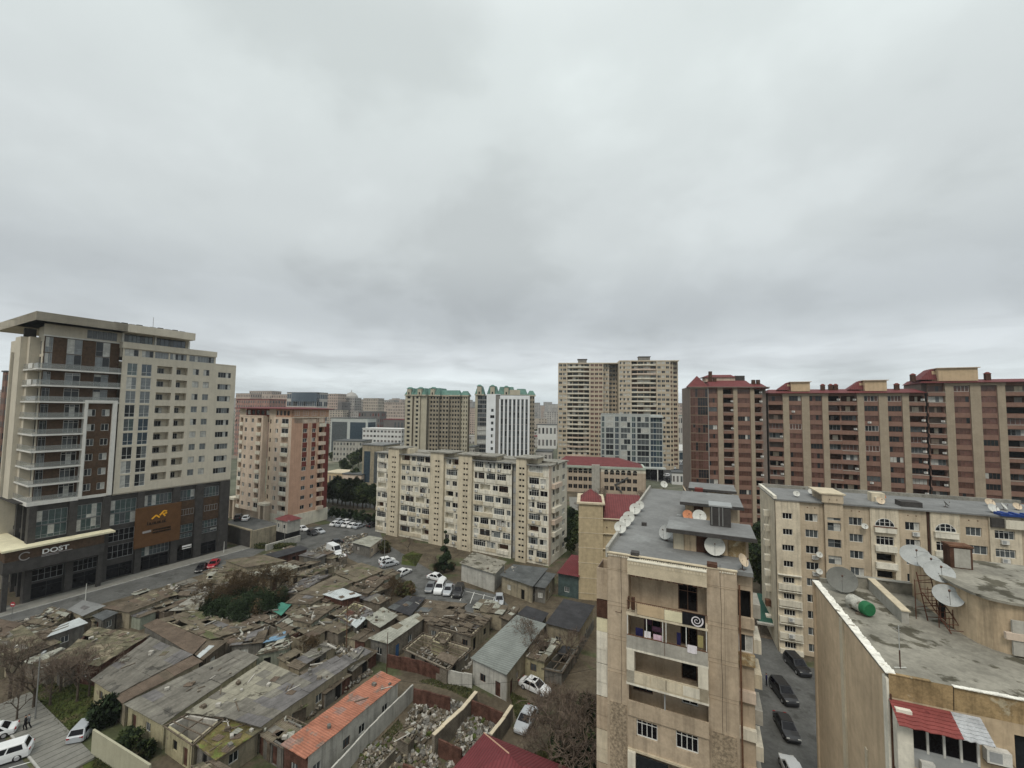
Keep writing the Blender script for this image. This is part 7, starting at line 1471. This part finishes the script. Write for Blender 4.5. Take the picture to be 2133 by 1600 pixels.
cloth(2.45, 3.05, 19.9, 20.9, -.5, 'cloth_navy', 'navy blue cloth hanging on the balcony clothes line'); cloth(3.2, 3.7, 20.45, 20.95, -.85, 'cloth_white', 'white shirt drying at the balcony rail, left bay'); cloth(3.9, 4.55, 20.3, 20.85, -.85, 'cloth_pink', 'pale pink cloth drying at the balcony rail'); cloth(3.75, 4.6, 20.9, 21.3, -.5, 'cloth_purple', 'dark purple cloth hanging above the pale pink cloth')
cloth(5.65, 5.95, 19.9, 21.2, -.45, 'cloth_navy', 'dark narrow garment hanging in the right balcony bay'); cloth(6.45, 7.15, 20.1, 20.7, -.99, 'cloth_white', 'white towel over the right balcony rail'); cloth(7.2, 7.6, 20.5, 21.4, -.6, 'cloth_olive', 'olive cloth hanging beside the white towel'); cloth(3.1, 3.7, 21.0, 22.0, .2, 'cloth_purple', 'dark purple blanket in the left balcony bay')
W_('canopy_green', (.03, .085, .065), .7, (.8, .2))
# green awning in the gap and white umbrella
m = MB(); m.frustum((-1.9, 1.9, -6, 6), 2.8, (-1.7, 1.7, -5.6, 5.6), 3.3, 'canopy_green'); m.box(-2.3, 2.3, -6.6, -6, 2.6, 2.9, 'wl_white')
for x in (-2, 2): m.box(x-.1, x+.1, -6.2, -6, 0, 2.7, 'wl_wood'); m.box(x-.1, x+.1, 5.6, 5.8, 0, 2.7, 'wl_wood')
m.box(-2.1, 2.1, -5.6, 5.6, 0, .05, 'wl_wood'); o = put(m, 'canopy_shelter'); q = P(1593, 1300, 0); o.location = q; o.rotation_euler = (0, 0, -RB.th); tag(o, 'green canopy shelter between the two tan blocks', 'shelter')
# ================================================================== poles, lamps, sign
def lamp(u, v, h, label, arm=1.0, name='street_lamp', cat='street lamp', az=0, mat='metal'):
    o = tag(empty(name, P(u, v, 0), az), label, cat); m = MB(); m.tube((0, 0, 0), (0, 0, h), .09, mat, 6, .05); put(m, 'pole', o)
    if arm: m = MB(); m.tube((0, 0, h-.1), (arm, 0, h+.15), .04, mat, 5); put(m, 'arm', o); m = MB(); m.box(arm-.1, arm+.5, -.14, .14, h+.06, h+.2, 'frame_grey'); put(m, 'lamp_head', o)
lamp(592, 1140, 7, 'tall dark lamp post in the salmon block parking lot', .8); lamp(721, 1352, 7.6, 'rusty utility pole standing among the ruins', 0, 'utility_pole', 'pole', mat='rust'); lamp(177, 1262, 4.2, 'pale slim post beside the street below the canopy', 0, 'street_post', 'post', mat='dish_white'); lamp(466, 1152, 3, 'pale slim post at the far corner of the office tower', 0, 'street_post', 'post', mat='dish_white')
lamp(800, 1180, 7, 'grey utility pole behind the olive tan roof', 0, 'utility_pole', 'pole'); lamp(805, 1415, 6.5, 'dark utility pole beside the orange roof', 0, 'utility_pole', 'pole', mat='rust_dark'); lamp(73, 1500, 7.5, 'dark street lamp pole on the lower left verge', .6, az=2)
o = tag(empty('road_sign', P(24, 1290, 0), 0), 'red and white round road sign at the left edge', 'road sign'); m = MB(); m.tube((0, 0, 0), (0, 0, 2.6), .05, 'metal', 5); put(m, 'post', o); m = MB(); m.lathe([(0, -.02), (.45, -.02), (.45, .02), (0, .02)], 'paint_red', 18, Matrix.Translation((0, 0, 2.6)) @ Matrix.Rotation(math.pi/2, 4, 'X')); m.box(-.3, .3, -.035, -.022, 2.53, 2.67, 'sign_white'); put(m, 'plate', o)
# overhead wires between near things
def wire(a, c, sag, label):
    m = MB(); pts = [Vector(a).lerp(Vector(c), i/14)-Vector((0, 0, sag*4*(i/14)*(1-i/14))) for i in range(15)]
    for p, q in zip(pts, pts[1:]): m.tube(p, q, .014, 'black', 3)
    tag(put(m, 'overhead_wire'), label, 'wire')
q = P(721, 1352, 7.4); wire(q, P(805, 1415, 6.4), .5, 'thin wire from the rusty pole to the dark pole by the orange roof'); wire(q, P(800, 1180, 6.9), .6, 'thin wire from the rusty pole back to the grey pole')
# ================================================================== people
def person(u, v, label, top, bot, az, step=.15):
    root = P(u, v, .13); me = bpy.data.meshes.new('person')
    J = [((0, 0, .95), .14), ((0, 0, 1.2), .15), ((0, .0, 1.42), .15), ((0, 0, 1.52), .06), ((0, .02, 1.64), .095), ((0, .02, 1.74), .07),
         ((.09, 0, .88), .10), ((.10, step, .48), .07), ((.10, step*.6, .07), .05), ((.10, step*.6+.14, .04), .04), ((-.09, 0, .88), .10), ((-.10, -step*.3, .48), .07), ((-.10, -step*1.2, .07), .05), ((-.10, -step*1.2+.14, .04), .04),
         ((.2, 0, 1.4), .07), ((.25, -.03, 1.12), .05), ((.23, .08, .88), .04), ((-.2, 0, 1.4), .07), ((-.25, .03, 1.12), .05), ((-.22, .14, .9), .04)]
    E_ = [(0, 1), (1, 2), (2, 3), (3, 4), (4, 5), (0, 6), (6, 7), (7, 8), (8, 9), (0, 10), (10, 11), (11, 12), (12, 13), (2, 14), (14, 15), (15, 16), (2, 17), (17, 18), (18, 19)]
    me.from_pydata([j[0] for j in J], E_, []); o = bpy.data.objects.new('person', me); COL.objects.link(o); sm = o.modifiers.new('skin', 'SKIN'); o.modifiers.new('sub', 'SUBSURF').levels = 1
    for sv, j in zip(me.skin_vertices[0].data, J): sv.radius = (j[1], j[1])
    me.skin_vertices[0].data[0].use_root = True
    dg = bpy.context.evaluated_depsgraph_get(); m2 = bpy.data.meshes.new_from_object(o.evaluated_get(dg)); bpy.data.objects.remove(o)
    for mt in (top, bot, 'skin_tone', 'cloth_black'): m2.materials.append(MATS[mt])
    for p in m2.polygons:
        z = p.center.z; p.material_index = 3 if z > 1.66 or z < .09 else (2 if z > 1.5 or (abs(p.center.x) > .2 and z < .95) else (0 if z > .86 else 1)); p.use_smooth = True
    o = link('person', m2); o.location = root; o.rotation_euler = (0, 0, az); tag(o, label, 'person')
W_('skin_tone', (.38, .24, .17), .6)
person(52, 1521, 'person in black coat and dark trousers walking on the lower left pavement', 'cloth_black', 'cloth_black', 2.4); person(59, 1518, 'person in dark grey jacket walking beside the black coated one', 'paint_grey', 'cloth_black', 2.5, .2); person(1597, 1428, 'person in dark clothes standing in the alley by the near block', 'cloth_navy', 'cloth_black', 1.0, .05)
# ================================================================== mid-distance and far city
def far_box(name, label, cat, O, th, w, d, h, mat, cols, rows, wm='far_dark', roof='roof_dark', group=None, z0=0, ww=.5, wh=.5, parts=True, extra=None):
    o = tag(empty(name, (O[0], O[1], z0), -math.radians(th)), label, cat, group); m = MB(); m.box(0, w, 0, d, -3, h, mat); R_ = MB(); R_.box(-.3, w+.3, -.3, d+.3, h, h+.5, roof)
    if extra: extra(R_, w, d, h)
    wn = MB()
    for F_, L_ in ((Face((0, 0), (1, 0)), w), (Face((w, 0), (0, 1)), d), (Face((0, d), (0, -1)), d)):
        nc = max(1, int(cols*L_/w)); pw = L_/nc; fh = h/rows
        for i in range(nc):
            for j in range(rows):
                if rnd.random() < .04: continue
                a = pw*(i+.5-ww/2); z = fh*(j+.5-wh/2)
                wn.quad([F_.p(a, -.04, z), F_.p(a+pw*ww, -.04, z), F_.p(a+pw*ww, -.04, z+fh*wh), F_.p(a, -.04, z+fh*wh)], wm if rnd.random() < .75 else ('glass_mid' if rnd.random() < .6 else 'black'))
    if parts: put(m, 'wall', o); put(R_, 'roof', o); tag(put(wn, 'windows', o), kind='stuff')
    else:
        I = Matrix.Identity(4); m.add(R_, I); m.add(wn, I); me = m.mesh(name); bpy.data.objects.remove(o); o = link(name, me); o.location = (O[0], O[1], z0); o.rotation_euler = (0, 0, -math.radians(th)); tag(o, label, cat, group)
    return o
def fb(u0, u1, vt, D, label, mat, cols, rows, th=20, d=14, **k):
    q = PD(u0, 850, D); a = math.radians(th); q2 = ray(u1, 850); # width so that the right end lands on u1
    # intersection of ray u1 with facade line
    kx = q2[0]/q2[1]; t = (q.x-kx*q.y)/(-(math.cos(a))-kx*math.sin(a)) if True else 0
    w = abs(t); zt = PD(u0, vt, D).z; z0 = gz(q.x, D); return far_box(k.pop('name', 'building'), label, k.pop('cat', 'building'), (q.x, q.y), th, w, d, zt-z0, mat, cols, rows, z0=z0, **k)
W_('far_redcream', (.30, .18, .15), .9, (.3, .2)); W_('far_white', (.60, .60, .58), .9, (.2, .06)); W_('far_roof_red', (.17, .04, .04), .8, (.3, .15))
fb(697, 757, 919, 300, 'grey stone four storey office with many small windows beyond the boulevard', 'grey_stone', 9, 4, 5, 16)
fb(758, 800, 927, 205, 'dark glazed office with pale pilasters, just left of the cream block', 'wl_cream', 3, 1, 20, 14, ww=.62, wh=.72, wm='glass_blue', roof='roof_grey')
fb(757, 838, 893, 330, 'white six storey block in front of the olive tower', 'far_white', 11, 6, 12, 14, ww=.62, wh=.42, roof='far_white')
fb(690, 766, 871, 345, 'dark teal glass office with pale frame behind the grey stone office', 'glass_frame', 2, 1, 12, 14, ww=.84, wh=.8, wm='glass_blue')
fb(682, 719, 985, 212, 'low yellow public building with tall window bays behind boulevard trees', 'penthouse_yellow', 5, 1, 15, 10, wh=.6, roof='stone_cap'); fb(719, 758, 988, 205, 'low pink building beside the low yellow one', 'pinkish', 4, 1, 15, 8, wh=.4)
fb(747, 792, 858, 430, 'dark red brick block behind the white six storey block', 'far_dark', 8, 6, 10, 14, wm='dark_red'); fb(800, 842, 874, 380, 'dark building with low red roof left of the olive tower', 'far_dark', 6, 3, 10, 14, roof='far_roof_red')
fb(597, 659, 818, 430, 'blue glass office with curved top behind the salmon block', 'far4', 14, 7, 15, 16, ww=.85, wh=.6, wm='glass_blue', extra=lambda R_, w, d, h: R_.prism([(w*.15+w*.85*i/8, -.2-3*math.sin(math.pi*i/8)) for i in range(9)]+[(w, 4), (w*.15, 4)], h-9, h, 'glass_blue'))
def dome(R_, w, d, h): R_.lathe([(w*.42, h), (w*.4, h+3), (w*.25, h+7), (.6, h+9), (.3, h+12)], 'far3', 14, Matrix.Translation((w/2, d/2, 0)))
for u0, u1, vt, D, mt, c, r, ex, lb in ((659, 703, 821, 600, 'far_pink', 10, 14, None, 'pinkish far tower right of the blue glass office'), (703, 712, 838, 560, 'far_dark', 3, 12, None, 'dark narrow tower left of the domed tower'), (710, 738, 829, 610, 'far3', 6, 14, dome, 'far tower crowned by a dome'), (738, 756, 836, 640, 'far3', 5, 12, None, 'far slab right of the domed tower'), (756, 786, 830, 600, 'far1', 8, 12, None, 'broad tan far slab with stepped top'), (786, 820, 834, 660, 'far4', 9, 12, None, 'pale far block on the skyline'), (800, 842, 838, 520, 'far2', 12, 12, None, 'pale brown far block left of the olive tower roof'),
    (490, 520, 820, 520, 'far_pink', 9, 10, None, 'pinkish far block nearest the office tower'), (518, 565, 815, 560, 'far2', 12, 11, None, 'cream far slab above the red roof edge'), (565, 597, 822, 530, 'far_pink', 9, 10, None, 'pinkish far block left of the blue glass office'), (492, 560, 832, 330, 'far_redcream', 14, 12, None, 'dull red and cream block directly behind the salmon block')):
    fb(u0, u1, vt, D, lb, mt, c, r, 12+rnd.random()*10, 16, extra=ex, name='distant_tower', cat='distant block', roof='far_roof_red' if 'red' in lb.split()[0:2] else 'far3')
fb(0, 7, 775, 150, 'brown block glimpsed at the left frame edge', 'brown_band', 3, 12, 20, 14)
q = PD(1424, 850, 330); o = tag(empty('tent_hall', (q.x, q.y, 0), 0), 'white domed tent hall beyond the square', 'tent hall'); m = MB(); m.box(-9, 9, 0, 14, 0, 8, 'far_white'); m.frustum((-9.5, 9.5, -.5, 14.5), 8, (-6, 6, 4, 10), 12, 'far_white'); put(m, 'wall', o)
for i in range(4): m = MB(); m.quad([(-8+4.2*i, -.05, 1), (-4.6+4.2*i, -.05, 1), (-4.6+4.2*i, -.05, 6.6), (-8+4.2*i, -.05, 6.6)], 'glass_blue'); put(m, 'window', o)
fb(1398, 1422, 985, 225, 'white shop pavilion in the distant square', 'far_white', 3, 1, 15, 8); fb(1412, 1440, 866, 480, 'low building with teal roof right of the twin towers', 'far4', 6, 3, 5, 14, roof='green_roof'); fb(1411, 1441, 842, 640, 'pinkish far slab between twin towers and brown block', 'far_pink', 7, 9, 5, 14)
fb(1117, 1150, 941, 250, 'low pale house with flat roof right of the white tower', 'far4', 4, 2, 10, 12); fb(1120, 1160, 885, 420, 'wide low white hall right of the white tower', 'far_white', 5, 2, 5, 16); fb(979, 990, 932, 265, 'low grey house between the two green roofed towers', 'grey_stone', 3, 3, 10, 12)
rr = random.Random(21); N_ = 0
zones = [('left', -250, 480), ('mid', 480, 1120), ('right', 1120, 1700), ('far right', 1700, 2500)]
for i in range(290):
    u = -250+2750*rr.random() if i % 3 else 480+960*rr.random(); D = 430+1150*rr.random()**1.2; q = PD(u, 850, D); z0 = gz(q.x, q.y); tall = rr.random()
    h = (9+8*rr.random()) if tall < .45 else (20+22*rr.random()); 
    if D > 650 and tall > .35: h = 28+26*rr.random()
    if D < 520 and 560 < u < 1450: h = 8+6*rr.random()
    w_ = 16+34*rr.random(); zn = 'left' if u < 480 else 'middle' if u < 1120 else 'right'
    far_box('distant_block', {'left': 'hazy distant block behind the office tower side of the skyline', 'middle': 'hazy distant block on the skyline behind the olive and white towers', 'right': 'hazy distant block on the skyline right of the white tower'}[zn], 'distant block', (q.x, q.y), -10+50*rr.random(), w_, 14, h, rr.choice(['far1', 'far2', 'far3', 'far4', 'far_pink', 'far4', 'far_white' if tall < .3 else 'far3']), int(w_/3.5), max(2, int(h/3.1)), roof=rr.choice(['far3', 'roof_dark', 'far_roof_red' if rr.random() < .35 else 'far3']), group={'left': 'distant skyline blocks on the left', 'middle': 'distant skyline blocks in the middle', 'right': 'distant skyline blocks on the right'}[zn], z0=z0-1, parts=False)
# ================================================================== haze
hz = bpy.data.materials.new('haze'); hz.use_nodes = True; t = hz.node_tree; t.nodes.clear(); o_ = nd('ShaderNodeOutputMaterial', t); v_ = nd('ShaderNodeVolumePrincipled', t)
v_.inputs['Color'].default_value = (.90, .94, .98, 1); v_.inputs['Density'].default_value = HAZE; v_.inputs['Anisotropy'].default_value = .3; t.links.new(v_.outputs[0], o_.inputs['Volume']); MATS['haze'] = hz
if HAZE > 0:
    m = MB(); m.box(-3200, 3200, -400, 3200, -2, 95, 'haze'); ob = put(m, 'haze'); tag(ob, 'thin grey haze over the whole city', 'haze', None, 'stuff')
# ================================================================== cables strung over the ruins and down the facades
for i, (a, c, sg, lb) in enumerate(((P(592, 1140, 7.), P(800, 1180, 6.9), 1.0, 'thin wire from the dark lamp post to the grey pole behind the olive roof'), (P(805, 1415, 6.4), NB.world(0, 4, 15), 1.2, 'long wire from the dark pole to the near tan block'), (q, P(925, 1175, 8.), .8, 'thin wire from the rusty pole toward the narrow conifer'), (NB.world(11.2, 8, 24), RB.world(0, 4, 21), 1.0, 'sagging cable between the two tan blocks, upper one'), (NB.world(11.2, 16, 21), RB.world(0, 7, 20), 1.2, 'sagging cable between the two tan blocks, lower one'))): wire(a, c, sg, lb)
for bl, x, y, z0, z1 in ((NB, 1.2, -.03, 0, 26), (NB, 8.9, -.03, 6, 26.2), (WB, 2.4, -.02, 25.1, 26.2)):
    m = MB(); z = z0; k = 0
    while z < z1: m.tube((x+.03*math.sin(k*1.3), y, z), (x+.03*math.sin((k+1)*1.3), y, z+1.1), .014, 'black', 3); z += 1.1; k += 1
    put(m, 'cable', bl.root)
m = MB(); m.quad([NB.world(11.6, -25, .004), NB.world(21, -25, .004), NB.world(17.5, 60, .004), NB.world(12.5, 60, .004)], 'asphalt'); tag(put(m, 'back_street'), kind='structure')
